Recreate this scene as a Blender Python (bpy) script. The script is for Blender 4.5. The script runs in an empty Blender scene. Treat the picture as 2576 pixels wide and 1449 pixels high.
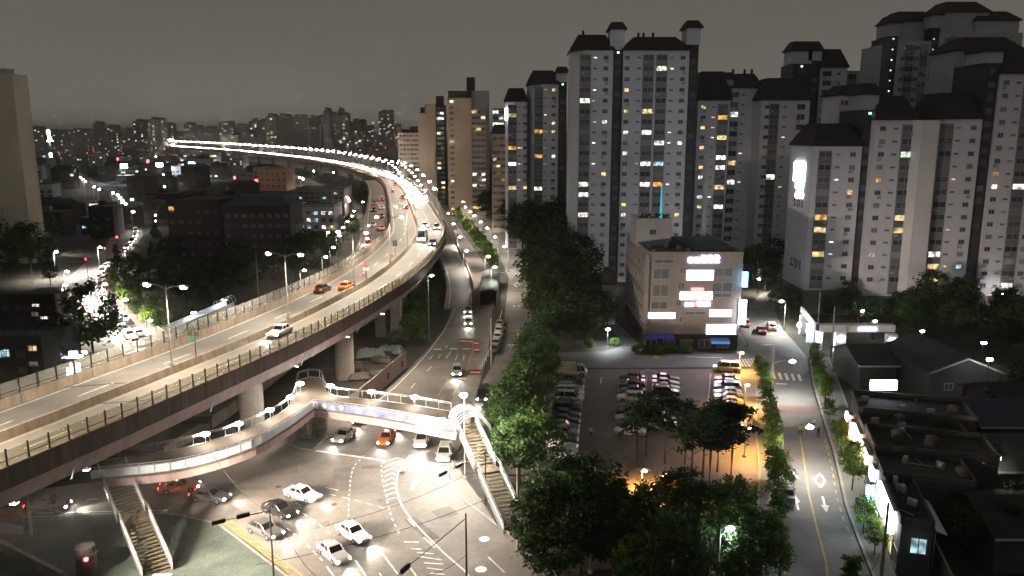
import bpy, bmesh, math, random
from mathutils import Vector, Matrix
R = math.radians
sc = bpy.context.scene
col = sc.collection
rng = random.Random(7)

# ---------------------------------------------------------------- camera, sky, exposure
EYE = 43.0                      # a window about fifteen storeys up
FPX = 2000.0; CX, CY = 1288.0, 724.5; HORIZON = 332.0
pit = math.atan((CY - HORIZON) / FPX); pc, ps = math.cos(pit), math.sin(pit)
cam = bpy.data.cameras.new('camera')
cam.sensor_width = 36.0; cam.lens = 36.0 * FPX / 2576.0
cam.clip_start = 0.5; cam.clip_end = 12000
camo = bpy.data.objects.new('camera', cam); col.objects.link(camo)
camo.location = (0, 0, EYE); camo.rotation_euler = (R(90) - pit, 0, 0)
sc.camera = camo

world = bpy.data.worlds.new('World'); sc.world = world; world.use_nodes = True
wn = world.node_tree.nodes; wl = world.node_tree.links
for n in list(wn): wn.remove(n)
tc = wn.new('ShaderNodeTexCoord'); sep = wn.new('ShaderNodeSeparateXYZ')
ramp = wn.new('ShaderNodeValToRGB'); bg = wn.new('ShaderNodeBackground'); wo = wn.new('ShaderNodeOutputWorld')
mx = wn.new('ShaderNodeMath'); mx.operation = 'MAXIMUM'; mx.inputs[1].default_value = 0.0
wl.new(tc.outputs['Generated'], sep.inputs[0]); wl.new(sep.outputs['Z'], mx.inputs[0]); wl.new(mx.outputs[0], ramp.inputs[0])
cn = wn.new('ShaderNodeTexNoise'); cn.inputs['Scale'].default_value = 3.0; cn.inputs['Detail'].default_value = 5.0; cn.inputs['Roughness'].default_value = .55
cm_ = wn.new('ShaderNodeMapping'); cm_.inputs['Scale'].default_value = (1, 1, 3.5); wl.new(tc.outputs['Generated'], cm_.inputs['Vector']); wl.new(cm_.outputs[0], cn.inputs['Vector'])
cr2 = wn.new('ShaderNodeMapRange'); cr2.inputs['From Min'].default_value = .3; cr2.inputs['From Max'].default_value = .7; cr2.inputs['To Min'].default_value = .965; cr2.inputs['To Max'].default_value = 1.035
wl.new(cn.outputs['Fac'], cr2.inputs['Value']); csx = wn.new('ShaderNodeVectorMath'); csx.operation = 'SCALE'; wl.new(ramp.outputs[0], csx.inputs[0]); wl.new(cr2.outputs[0], csx.inputs['Scale'])   # low cloud lit from below, slightly uneven
wl.new(csx.outputs[0], bg.inputs['Color']); wl.new(bg.outputs[0], wo.inputs['Surface'])
cr = ramp.color_ramp                        # city glow under cloud: paler and browner low down
cr.elements[0].position = 0.0; cr.elements[0].color = (0.061, 0.056, 0.048, 1)
cr.elements[1].position = 1.0; cr.elements[1].color = (0.034, 0.0335, 0.0285, 1)
e = cr.elements.new(0.10); e.color = (0.047, 0.0445, 0.038, 1)
e = cr.elements.new(0.24); e.color = (0.034, 0.0335, 0.0285, 1)
bg.inputs['Strength'].default_value = 1.08

sc.view_settings.view_transform = 'Standard'; sc.view_settings.look = 'None'
sc.view_settings.exposure = 1.42; sc.view_settings.gamma = 1.0; sc.view_settings.use_curve_mapping = False
cy = sc.cycles
cy.use_denoising = True
try: cy.denoiser = 'OPENIMAGEDENOISE'
except Exception: pass
cy.max_bounces = 4; cy.diffuse_bounces = 2; cy.glossy_bounces = 2; cy.transmission_bounces = 2
cy.transparent_max_bounces = 8; cy.volume_bounces = 0
cy.sample_clamp_indirect = 2.0; cy.sample_clamp_direct = 0.0
cy.caustics_reflective = False; cy.caustics_refractive = False

UNDER, CORNER, HAZE = 56000, 9000, 0.00019   # watts of the added under-deck lamps and the corner lamp, density of the night haze

# ---------------------------------------------------------------- picture-to-place geometry
def ray(px, py):
    a = (px - CX) / FPX; b = (CY - py) / FPX
    return (a, pc + b * ps, -ps + b * pc)
def G(px, py, z=0.0):                       # where the sight line meets height z
    d = ray(px, py); k = (z - EYE) / d[2]
    return Vector((d[0] * k, d[1] * k, z))
def W(px, py, y):                           # where it meets the plane at distance y
    d = ray(px, py); k = y / d[1]
    return Vector((d[0] * k, y, EYE + d[2] * k))
def WX(px, py, x):                          # where it meets a wall plane at x
    d = ray(px, py); k = x / d[0]
    return Vector((x, d[1] * k, EYE + d[2] * k))
def Z7(zx, zy): return ((2100 + zx / 1.705) * .6289, (50 + zy / 1.705) * .6289)
def Z2(zx, zy): return ((1536 + zx / 2.516) * .6289, (256 + zy / 2.516) * .6289)
def Q(i, j, zx, zy): return (644.0 * i + zx / 4, 362.25 * j + zy / 4)

# ---------------------------------------------------------------- naming helpers
ORD = ['first', 'second', 'third', 'fourth', 'fifth', 'sixth', 'seventh', 'eighth', 'ninth', 'tenth', 'eleventh', 'twelfth', 'thirteenth',
       'fourteenth', 'fifteenth', 'sixteenth', 'seventeenth', 'eighteenth', 'nineteenth']
TENS = {2: 'twenty', 3: 'thirty', 4: 'forty', 5: 'fifty', 6: 'sixty', 7: 'seventy'}
TENTH = {2: 'twentieth', 3: 'thirtieth', 4: 'fortieth', 5: 'fiftieth', 6: 'sixtieth', 7: 'seventieth'}
def nth(i):                                 # 0 -> first
    n = i + 1
    if n < 20: return ORD[i]
    t, u = divmod(n, 10)
    return TENTH[t] if u == 0 else TENS[t] + '-' + ORD[u - 1]
def tag(o, label=None, cat=None, group=None, kind=None):
    if label: o['label'] = label
    if cat: o['category'] = cat
    if group: o['group'] = group
    if kind: o['kind'] = kind
    return o
def thing(name, label, cat, loc=(0, 0, 0), rz=0.0, group=None):
    o = bpy.data.objects.new(name, None); col.objects.link(o)
    o.location = loc; o.rotation_euler = (0, 0, rz); o.empty_display_size = 0.3
    return tag(o, label, cat, group)
def copy_tree(o, parent=None):
    c = o.copy(); col.objects.link(c); c.parent = parent
    for ch in list(o.children): copy_tree(ch, c)
    return c

# ---------------------------------------------------------------- mesh collector
class MB:
    def __init__(s): s.v = []; s.f = []; s.m = []
    def face(s, pts, m=0):
        b = len(s.v); s.v.extend([tuple(p) for p in pts]); s.f.append(list(range(b, b + len(pts)))); s.m.append(m); return s
    def hexa(s, b4, t4, m=0):               # bottom ring and top ring, both counter-clockwise from above
        i = len(s.v); s.v.extend([tuple(p) for p in b4]); s.v.extend([tuple(p) for p in t4]); n = len(b4)
        s.f.append([i + k for k in reversed(range(n))]); s.m.append(m)
        s.f.append([i + n + k for k in range(n)]); s.m.append(m)
        for k in range(n):
            l = (k + 1) % n
            s.f.append([i + k, i + l, i + n + l, i + n + k]); s.m.append(m)
        return s
    def box(s, x0, x1, y0, y1, z0, z1, m=0):
        return s.hexa([(x0, y0, z0), (x1, y0, z0), (x1, y1, z0), (x0, y1, z0)], [(x0, y0, z1), (x1, y0, z1), (x1, y1, z1), (x0, y1, z1)], m)
    def prism(s, poly, z0, z1, m=0):
        if area(poly) < 0: poly = list(reversed(poly))
        return s.hexa([(p[0], p[1], z0) for p in poly], [(p[0], p[1], z1) for p in poly], m)
    def sheet(s, poly, z, m=0):
        if area(poly) < 0: poly = list(reversed(poly))
        return s.face([(p[0], p[1], z) for p in poly], m)
    def tube(s, pts, rad, n=6, m=0, cap=True):
        pts = [Vector(p) for p in pts]; rs = rad if isinstance(rad, (list, tuple)) else [rad] * len(pts)
        i0 = len(s.v)
        for k, p in enumerate(pts):
            d = (pts[min(k + 1, len(pts) - 1)] - pts[max(k - 1, 0)])
            if d.length < 1e-6: d = Vector((0, 0, 1))
            d.normalize()
            a = d.cross(Vector((0, 0, 1)))
            if a.length < 1e-3: a = Vector((1, 0, 0))
            a.normalize(); b = d.cross(a)
            for q in range(n):
                t = 2 * math.pi * q / n
                s.v.append(tuple(p + (a * math.cos(t) + b * math.sin(t)) * rs[k]))
        for k in range(len(pts) - 1):
            for q in range(n):
                r_ = (q + 1) % n
                s.f.append([i0 + k * n + q, i0 + k * n + r_, i0 + (k + 1) * n + r_, i0 + (k + 1) * n + q]); s.m.append(m)
        if cap:
            s.f.append([i0 + q for q in range(n)]); s.m.append(m)
            e0 = i0 + (len(pts) - 1) * n
            s.f.append([e0 + q for q in reversed(range(n))]); s.m.append(m)
        return s
    def beam(s, a, b, w, h, m=0):           # rectangular bar from a to b, w wide, h tall, a/b at its middle
        a, b = Vector(a), Vector(b); d = (b - a).normalized(); sd = Vector((-d.y, d.x, 0))
        if sd.length < 1e-4: sd = Vector((1, 0, 0))
        sd.normalize(); up = d.cross(sd) * -1; up = sd.cross(d) * -1 if up.z < 0 else up
        sd *= w / 2; up *= h / 2
        ring = lambda p: [p - sd - up, p + sd - up, p + sd + up, p - sd + up]
        r0, r1 = ring(a), ring(b); i = len(s.v); s.v.extend([tuple(p) for p in r0 + r1])
        for k in range(4):
            l = (k + 1) % 4; s.f.append([i + k, i + 4 + k, i + 4 + l, i + l]); s.m.append(m)
        s.f.append([i, i + 1, i + 2, i + 3]); s.m.append(m); s.f.append([i + 7, i + 6, i + 5, i + 4]); s.m.append(m)
        return s
    def ball(s, c, r, m=0, nu=8, nv=5, sz=1.0):
        i0 = len(s.v); c = Vector(c)
        for a in range(1, nv):
            th = math.pi * a / nv
            for b in range(nu):
                ph = 2 * math.pi * b / nu
                s.v.append((c.x + r * math.sin(th) * math.cos(ph), c.y + r * math.sin(th) * math.sin(ph), c.z + r * sz * math.cos(th)))
        t = len(s.v); s.v.append((c.x, c.y, c.z + r * sz)); s.v.append((c.x, c.y, c.z - r * sz))
        for a in range(nv - 2):
            for b in range(nu):
                d = (b + 1) % nu
                s.f.append([i0 + a * nu + b, i0 + (a + 1) * nu + b, i0 + (a + 1) * nu + d, i0 + a * nu + d]); s.m.append(m)
        for b in range(nu):
            d = (b + 1) % nu
            s.f.append([t, i0 + b, i0 + d]); s.m.append(m)
            s.f.append([t + 1, i0 + (nv - 2) * nu + d, i0 + (nv - 2) * nu + b]); s.m.append(m)
        return s
    def mesh(s, name, mats, smooth=False):
        me = bpy.data.meshes.new(name); me.from_pydata(s.v, [], s.f)
        for mt in (mats if isinstance(mats, (list, tuple)) else [mats]): me.materials.append(M[mt] if isinstance(mt, str) else mt)
        me.polygons.foreach_set('material_index', s.m)
        if smooth: me.polygons.foreach_set('use_smooth', [True] * len(me.polygons))
        me.update(); return me
    def build(s, name, mats, parent=None, smooth=False):
        o = bpy.data.objects.new(name, s.mesh(name, mats, smooth)); col.objects.link(o); o.parent = parent
        return o
def area(p): return sum(p[k][0] * p[(k + 1) % len(p)][1] - p[(k + 1) % len(p)][0] * p[k][1] for k in range(len(p))) / 2
def put(name, me, parent=None, loc=(0, 0, 0), rot=(0, 0, 0), scale=None):
    o = bpy.data.objects.new(name, me); col.objects.link(o); o.parent = parent; o.location = loc; o.rotation_euler = rot
    if scale: o.scale = scale
    return o
def remat(o, slot, mat):                    # another material on this copy only
    sl = o.material_slots[slot]; sl.link = 'OBJECT'; sl.material = M[mat]

class Path:                                 # smooth plan curve with height, by distance along it
    def __init__(s, pts, step=4.0):
        pts = [Vector(p) for p in pts]; out = []
        for k in range(len(pts) - 1):
            p0, p1, p2, p3 = pts[max(k - 1, 0)], pts[k], pts[k + 1], pts[min(k + 2, len(pts) - 1)]
            n = max(2, int((p2 - p1).length / step))
            for q in range(n):
                t = q / n
                out.append(.5 * ((2 * p1) + (p2 - p0) * t + (2 * p0 - 5 * p1 + 4 * p2 - p3) * t * t + (3 * p1 - p0 - 3 * p2 + p3) * t ** 3))
        out.append(pts[-1]); s.p = out
        s.t = []; s.d = [0.0]
        for k in range(len(out)):
            d = out[min(k + 1, len(out) - 1)] - out[max(k - 1, 0)]; d.z = 0; s.t.append(d.normalized())
            if k: s.d.append(s.d[-1] + (out[k] - out[k - 1]).length)
        s.len = s.d[-1]
    def at(s, d, u=0.0, z=0.0):             # u metres to the left of travel, z up; returns point and heading
        d = min(max(d, 0), s.len - 1e-4); lo, hi = 0, len(s.d) - 1
        while hi - lo > 1:
            m = (lo + hi) // 2
            if s.d[m] <= d: lo = m
            else: hi = m
        t = (d - s.d[lo]) / (s.d[hi] - s.d[lo]); p = s.p[lo].lerp(s.p[hi], t); tg = s.t[lo].lerp(s.t[hi], t).normalized()
        return p + Vector((-tg.y, tg.x, 0)) * u + Vector((0, 0, z)), math.atan2(tg.y, tg.x)
    def dist_y(s, y):                       # distance along at which the path reaches world y
        for k in range(len(s.p) - 1):
            if s.p[k].y <= y <= s.p[k + 1].y or s.p[k].y >= y >= s.p[k + 1].y:
                return s.d[k] + (s.d[k + 1] - s.d[k]) * abs((y - s.p[k].y) / ((s.p[k + 1].y - s.p[k].y) or 1))
        return s.len
    def samples(s, d0, d1):
        r = [d0] + [d for d in s.d if d0 + .3 < d < d1 - .3] + [d1]; return r
    def sweep(s, mb, prof, d0=0, d1=None, m=0, closed=True):   # profile: list of (u,z)
        d1 = s.len if d1 is None else d1
        ds = s.samples(d0, d1); i0 = len(mb.v); n = len(prof)
        for d in ds:
            for (u, z) in prof: mb.v.append(tuple(s.at(d, u, z)[0]))
        for k in range(len(ds) - 1):
            for q in range(n if closed else n - 1):
                r_ = (q + 1) % n
                mb.f.append([i0 + k * n + q, i0 + k * n + r_, i0 + (k + 1) * n + r_, i0 + (k + 1) * n + q]); mb.m.append(m)
        if closed:
            mb.f.append([i0 + q for q in range(n)]); mb.m.append(m)
            e0 = i0 + (len(ds) - 1) * n; mb.f.append([e0 + q for q in reversed(range(n))]); mb.m.append(m)
        return mb
    def ribbon(s, mb, u0, u1, d0, d1, z, m=0): return s.sweep(mb, [(u1, z), (u0, z)], d0, d1, m, closed=False)

# ---------------------------------------------------------------- materials
M = {}
def mat(name, base, rough=.7, metal=0.0, noise=None, bump=0.0, spec=.4, emit=None, es=0.0, rand=0.0, stretch=None):
    m = bpy.data.materials.new(name); m.use_nodes = True; nt = m.node_tree; b = nt.nodes['Principled BSDF']
    b.inputs['Base Color'].default_value = (*base, 1); b.inputs['Roughness'].default_value = rough; b.inputs['Metallic'].default_value = metal
    b.inputs['Specular IOR Level'].default_value = spec
    src = None
    if noise:                               # list of (scale, amount, detail): grain, stains and wear
        tcn = nt.nodes.new('ShaderNodeTexCoord'); geo = nt.nodes.new('ShaderNodeNewGeometry'); prev = None
        for (scale, amt, det) in noise:
            nz = nt.nodes.new('ShaderNodeTexNoise'); nz.inputs['Scale'].default_value = scale; nz.inputs['Detail'].default_value = det
            nz.inputs['Roughness'].default_value = .6
            if stretch:
                mp = nt.nodes.new('ShaderNodeMapping'); mp.inputs['Scale'].default_value = stretch; nt.links.new(geo.outputs['Position'], mp.inputs['Vector']); nt.links.new(mp.outputs[0], nz.inputs['Vector'])
            else: nt.links.new(geo.outputs['Position'], nz.inputs['Vector'])
            mr = nt.nodes.new('ShaderNodeMapRange'); mr.inputs['From Min'].default_value = .3; mr.inputs['From Max'].default_value = .7
            mr.inputs['To Min'].default_value = 1 - amt; mr.inputs['To Max'].default_value = 1 + amt
            nt.links.new(nz.outputs['Fac'], mr.inputs['Value'])
            if prev is None: prev = mr.outputs[0]
            else:
                mm = nt.nodes.new('ShaderNodeMath'); mm.operation = 'MULTIPLY'
                nt.links.new(prev, mm.inputs[0]); nt.links.new(mr.outputs[0], mm.inputs[1]); prev = mm.outputs[0]
        src = prev
        if bump:
            bp = nt.nodes.new('ShaderNodeBump'); bp.inputs['Strength'].default_value = bump; bp.inputs['Distance'].default_value = .05
            nt.links.new(src, bp.inputs['Height']); nt.links.new(bp.outputs[0], b.inputs['Normal'])
    if rand:
        oi = nt.nodes.new('ShaderNodeObjectInfo'); mr = nt.nodes.new('ShaderNodeMapRange')
        mr.inputs['To Min'].default_value = 1 - rand; mr.inputs['To Max'].default_value = 1 + rand
        nt.links.new(oi.outputs['Random'], mr.inputs['Value'])
        if src is None: src = mr.outputs[0]
        else:
            mm = nt.nodes.new('ShaderNodeMath'); mm.operation = 'MULTIPLY'; nt.links.new(src, mm.inputs[0]); nt.links.new(mr.outputs[0], mm.inputs[1]); src = mm.outputs[0]
    if src is not None:
        sc_ = nt.nodes.new('ShaderNodeVectorMath'); sc_.operation = 'SCALE'; sc_.inputs[0].default_value = base
        nt.links.new(src, sc_.inputs['Scale']); nt.links.new(sc_.outputs[0], b.inputs['Base Color'])
    if emit:
        b.inputs['Emission Color'].default_value = (*emit, 1); b.inputs['Emission Strength'].default_value = es
    M[name] = m; return m
def lamp_mat(name, c, s, sample=True):
    m = mat(name, (.05, .05, .05), .4, emit=c, es=s)
    if not sample: m.cycles.emission_sampling = 'NONE'
    return m
mat('earth', (.035, .034, .026), .95, noise=[(.15, .4, 4), (2, .3, 3)])
mat('asphalt', (.160, .148, .135), .68, noise=[(.05, .28, 3), (.22, .22, 6), (1.6, .14, 4), (9, .12, 2)], bump=.15)
mat('asphalt_road', (.12, .118, .115), .72, noise=[(.06, .24, 3), (.3, .2, 6), (1.6, .12, 4), (9, .12, 2)], bump=.15)
mat('asphalt_red', (.13, .098, .088), .75, noise=[(.3, .2, 4), (6, .12, 2)])
mat('deck', (.150, .140, .128), .65, noise=[(.04, .18, 3), (.3, .18, 6), (2, .12, 4), (8, .08, 2)], bump=.1)
mat('parking', (.19, .150, .138), .75, noise=[(.12, .25, 4), (3, .18, 3)], bump=.1)
mat('paving', (.13, .13, .12), .8, noise=[(.3, .2, 4), (5, .15, 2)], bump=.15)
mat('paving_red', (.15, .105, .085), .8, noise=[(.4, .25, 4), (5, .15, 2)])
mat('paving_green', (.075, .095, .082), .85, noise=[(.25, .3, 4), (4, .2, 2)])
mat('kerb', (.24, .23, .21), .8, noise=[(.6, .2, 3)])
mat('concrete', (.27, .245, .215), .8, noise=[(.15, .15, 4), (1.4, .14, 4)], bump=.1)
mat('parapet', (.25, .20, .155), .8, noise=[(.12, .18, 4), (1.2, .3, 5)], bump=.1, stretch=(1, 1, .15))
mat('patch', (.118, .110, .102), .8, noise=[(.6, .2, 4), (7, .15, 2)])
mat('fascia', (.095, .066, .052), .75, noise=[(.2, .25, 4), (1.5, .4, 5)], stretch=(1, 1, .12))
mat('girder', (.34, .255, .25), .6, noise=[(.1, .12, 4), (.9, .22, 5)], stretch=(1, 1, .12))
mat('steel_dark', (.045, .040, .036), .5, .4)
mat('steel_pale', (.42, .42, .42), .4, .5)
mat('steel_brush', (.55, .56, .57), .32, .8, noise=[(2, .2, 3)])
mat('paint_white', (.62, .60, .57), .6, noise=[(1.2, .4, 6), (9, .3, 3)])
mat('paint_yellow', (.36, .26, .08), .6, noise=[(1.2, .3, 5), (9, .2, 3)])
mat('joint', (.022, .020, .018), .7)
mat('wall_white', (.74, .745, .85), .85, noise=[(.06, .05, 3), (.7, .05, 4)], rand=.04)
mat('wall_end', (.79, .78, .83), .85, noise=[(.06, .05, 3), (.7, .05, 4)])
mat('wall_grey', (.46, .465, .51), .85, noise=[(.08, .08, 3), (.9, .08, 4)])
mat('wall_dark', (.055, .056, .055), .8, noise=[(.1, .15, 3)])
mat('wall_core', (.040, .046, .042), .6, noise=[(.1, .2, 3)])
mat('wall_beige', (.62, .46, .34), .85, noise=[(.06, .08, 3), (.7, .06, 4)], rand=.05)
mat('wall_tan', (.74, .66, .55), .85, noise=[(.06, .08, 3), (.7, .06, 4)])
mat('wall_brick', (.034, .025, .022), .85, noise=[(.2, .2, 4), (3, .2, 3)], rand=.2)
mat('wall_far', (.20, .19, .175), .9, rand=.3)
mat('wall_low', (.085, .076, .068), .9, noise=[(.2, .2, 3)], rand=.45)
mat('balcony', (.19, .205, .25), .55, rand=.3)
mat('granite', (.16, .145, .135), .7, noise=[(1.5, .2, 4)])
mat('tile_pink', (.265, .24, .235), .7, noise=[(.3, .12, 4), (3, .1, 3)])
mat('roof_tile', (.030, .024, .024), .75, noise=[(.3, .25, 3)])
mat('roof_red', (.034, .022, .024), .75, noise=[(.3, .25, 3)])
mat('roof_blue', (.025, .042, .075), .6, noise=[(.3, .2, 3)])
mat('roof_green', (.018, .027, .024), .8, noise=[(.3, .3, 3)])
mat('roof_flat', (.055, .055, .052), .85, noise=[(.2, .3, 4)])
mat('frame', (.42, .41, .42), .6)
mat('curtain', (.30, .29, .28), .8, rand=.3); mat('glass_dark', (.095, .105, .125), .2, spec=.5, rand=.5)
mat('car_glass', (.012, .013, .015), .08, spec=.7)
mat('rubber', (.018, .018, .018), .8)
mat('rim', (.35, .35, .36), .35, .8)
mat('lens_clear', (.55, .56, .58), .12, spec=.8)
mat('lens_red', (.20, .012, .010), .2, spec=.7)
mat('cloth_dark', (.025, .026, .035), .9); mat('cloth_white', (.5, .5, .48), .9); mat('cloth_yellow', (.42, .45, .06), .9)
mat('skin', (.45, .29, .21), .7); mat('hair', (.015, .012, .010), .7)
mat('sign_red', (.40, .04, .03), .5); mat('sign_green', (.02, .10, .05), .6); mat('sign_white', (.6, .6, .58), .5); mat('sign_orange', (.5, .12, .02), .5)
mat('banner_blue', (.15, .18, .33), .5, noise=[(.7, .5, 4)])
mat('hoarding', (.52, .38, .37), .7, noise=[(.2, .1, 3)])
mat('barrier_red', (.22, .035, .03), .5)
mat('awning_blue', (.02, .03, .30), .7); mat('awning_sky', (.04, .16, .42), .7); mat('tarp', (.085, .11, .11), .7, noise=[(.5, .4, 3)])
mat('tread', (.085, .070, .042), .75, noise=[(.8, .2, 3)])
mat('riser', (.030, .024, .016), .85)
mat('bridge_floor', (.10, .076, .056), .75, noise=[(.4, .25, 4), (4, .2, 3)])
mat('bark', (.05, .038, .028), .9)
for nm, c in dict(white=(.70, .70, .69), silver=(.40, .40, .41), black=(.012, .012, .013), grey=(.10, .10, .105), taxi=(.55, .15, .02), red=(.30, .02, .02),
                  blue=(.03, .05, .14), cream=(.62, .58, .48)).items():
    m = mat('car_' + nm, c, .28, .25 if nm in ('silver', 'grey') else 0.0, spec=.6)
    m.node_tree.nodes['Principled BSDF'].inputs['Coat Weight'].default_value = .6
    m.node_tree.nodes['Principled BSDF'].inputs['Coat Roughness'].default_value = .08
lamp_mat('lit_lamp', (1, .93, .84), 40, False); lamp_mat('lit_amber', (1, .55, .16), 30, False); lamp_mat('lit_cool', (.86, .95, 1), 40, False)
lamp_mat('lit_head', (1, .95, .86), 60, False); lamp_mat('lit_tail', (1, .035, .02), 5, False); lamp_mat('lit_red', (1, .03, .03), 12, False)
lamp_mat('lit_green', (.2, 1, .7), 4, False)
lamp_mat('win_white', (1, .96, .82), .55, False); lamp_mat('win_yellow', (1, .74, .30), .36, False); lamp_mat('win_orange', (1, .46, .10), .36, False)
lamp_mat('win_blue', (.55, .88, 1), .34, False); lamp_mat('win_green', (.74, .95, .70), .4, False); lamp_mat('win_dim', (.9, .8, .55), .05, False)
lamp_mat('far_win', (1, .97, .82), .8, False); lamp_mat('far_warm', (1, .72, .35), .55, False)
lamp_mat('sign_lit', (.90, .95, 1), 5.5); lamp_mat('sign_pink', (1, .55, .78), 4.5); lamp_mat('sign_letters', (.66, .68, 1), 5); lamp_mat('sign_cyan', (.12, .62, 1), 3.0)
lamp_mat('sign_crimson', (1, .12, .12), 3.0); lamp_mat('sign_warm', (1, .80, .60), 5.0); lamp_mat('sign_street', (.92, .97, 1), 5.0)
def uneven(name, scale):                   # rooms behind panes: curtains and lamps make the glow uneven
    nt = M[name].node_tree; b = nt.nodes['Principled BSDF']; geo = nt.nodes.new('ShaderNodeNewGeometry'); nz = nt.nodes.new('ShaderNodeTexNoise'); nz.inputs['Scale'].default_value = scale; nz.inputs['Detail'].default_value = 1
    nt.links.new(geo.outputs['Position'], nz.inputs['Vector']); mr = nt.nodes.new('ShaderNodeMapRange'); mr.inputs['From Min'].default_value = .35; mr.inputs['From Max'].default_value = .65
    es = b.inputs['Emission Strength'].default_value; mr.inputs['To Min'].default_value = es * .25; mr.inputs['To Max'].default_value = es * 1.6; nt.links.new(nz.outputs['Fac'], mr.inputs['Value']); nt.links.new(mr.outputs[0], b.inputs['Emission Strength'])
for nm in ('win_white', 'win_yellow', 'win_orange', 'win_blue', 'win_green', 'win_dim'): uneven(nm, .9)
# see-through screens: acrylic panels of the fences
def screen_mat(name, c, clear):
    m = bpy.data.materials.new(name); m.use_nodes = True; nt = m.node_tree; out = nt.nodes['Material Output']; b = nt.nodes['Principled BSDF']
    b = nt.nodes.new('ShaderNodeBsdfDiffuse'); b.inputs['Color'].default_value = (*c, 1)
    t = nt.nodes.new('ShaderNodeBsdfTransparent'); t.inputs[0].default_value = (.96, .94, .86, 1); mixn = nt.nodes.new('ShaderNodeMixShader'); mixn.inputs[0].default_value = clear
    nt.links.new(b.outputs[0], mixn.inputs[1]); nt.links.new(t.outputs[0], mixn.inputs[2]); nt.links.new(mixn.outputs[0], out.inputs['Surface']); M[name] = m
screen_mat('acrylic', (.60, .55, .44), .74); screen_mat('acrylic_dull', (.42, .42, .40), .58); screen_mat('glass_screen', (.68, .77, .90), .28)
# foliage: leaf faces with some light passing through
def leaf_mat(name, c, var=.45):
    m = bpy.data.materials.new(name); m.use_nodes = True; nt = m.node_tree; out = nt.nodes['Material Output']; b = nt.nodes['Principled BSDF']
    b.inputs['Roughness'].default_value = .6; b.inputs['Specular IOR Level'].default_value = .3
    geo = nt.nodes.new('ShaderNodeNewGeometry'); nz = nt.nodes.new('ShaderNodeTexNoise'); nz.inputs['Scale'].default_value = .55; nz.inputs['Detail'].default_value = 2
    nt.links.new(geo.outputs['Position'], nz.inputs['Vector'])
    oi = nt.nodes.new('ShaderNodeObjectInfo'); mr = nt.nodes.new('ShaderNodeMapRange'); mr.inputs['To Min'].default_value = .7; mr.inputs['To Max'].default_value = 1.3
    nt.links.new(oi.outputs['Random'], mr.inputs['Value'])
    m2 = nt.nodes.new('ShaderNodeMapRange'); m2.inputs['From Min'].default_value = .3; m2.inputs['From Max'].default_value = .7; m2.inputs['To Min'].default_value = 1 - var; m2.inputs['To Max'].default_value = 1 + var
    nt.links.new(nz.outputs['Fac'], m2.inputs['Value'])
    mm = nt.nodes.new('ShaderNodeMath'); mm.operation = 'MULTIPLY'; nt.links.new(mr.outputs[0], mm.inputs[0]); nt.links.new(m2.outputs[0], mm.inputs[1])
    sv = nt.nodes.new('ShaderNodeVectorMath'); sv.operation = 'SCALE'; sv.inputs[0].default_value = c; nt.links.new(mm.outputs[0], sv.inputs['Scale'])
    nt.links.new(sv.outputs[0], b.inputs['Base Color'])
    tr = nt.nodes.new('ShaderNodeBsdfTranslucent'); nt.links.new(sv.outputs[0], tr.inputs['Color'])
    mixn = nt.nodes.new('ShaderNodeMixShader'); mixn.inputs[0].default_value = .3
    nt.links.new(b.outputs[0], mixn.inputs[1]); nt.links.new(tr.outputs[0], mixn.inputs[2]); nt.links.new(mixn.outputs[0], out.inputs['Surface']); M[name] = m
leaf_mat('leaf', (.070, .140, .024)); leaf_mat('leaf_dark', (.038, .078, .022)); leaf_mat('leaf_pine', (.016, .036, .017)); leaf_mat('leaf_street', (.105, .165, .022))

# ---------------------------------------------------------------- lights that belong to lamps
LIGHTS = {}
def spot(parent, loc, power, colr=(1, .84, .65), cone=150, rad=.25, rot=(0, 0, 0), blend=.5):
    key = (power, colr, cone, rad)
    if key not in LIGHTS:
        l = bpy.data.lights.new('lamp_light', 'SPOT'); l.energy = power; l.color = colr; l.spot_size = R(cone); l.spot_blend = blend; l.shadow_soft_size = rad
        LIGHTS[key] = l
    o = bpy.data.objects.new('lamp_light', LIGHTS[key]); col.objects.link(o); o.parent = parent; o.location = loc; o.rotation_euler = rot
    return o

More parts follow.
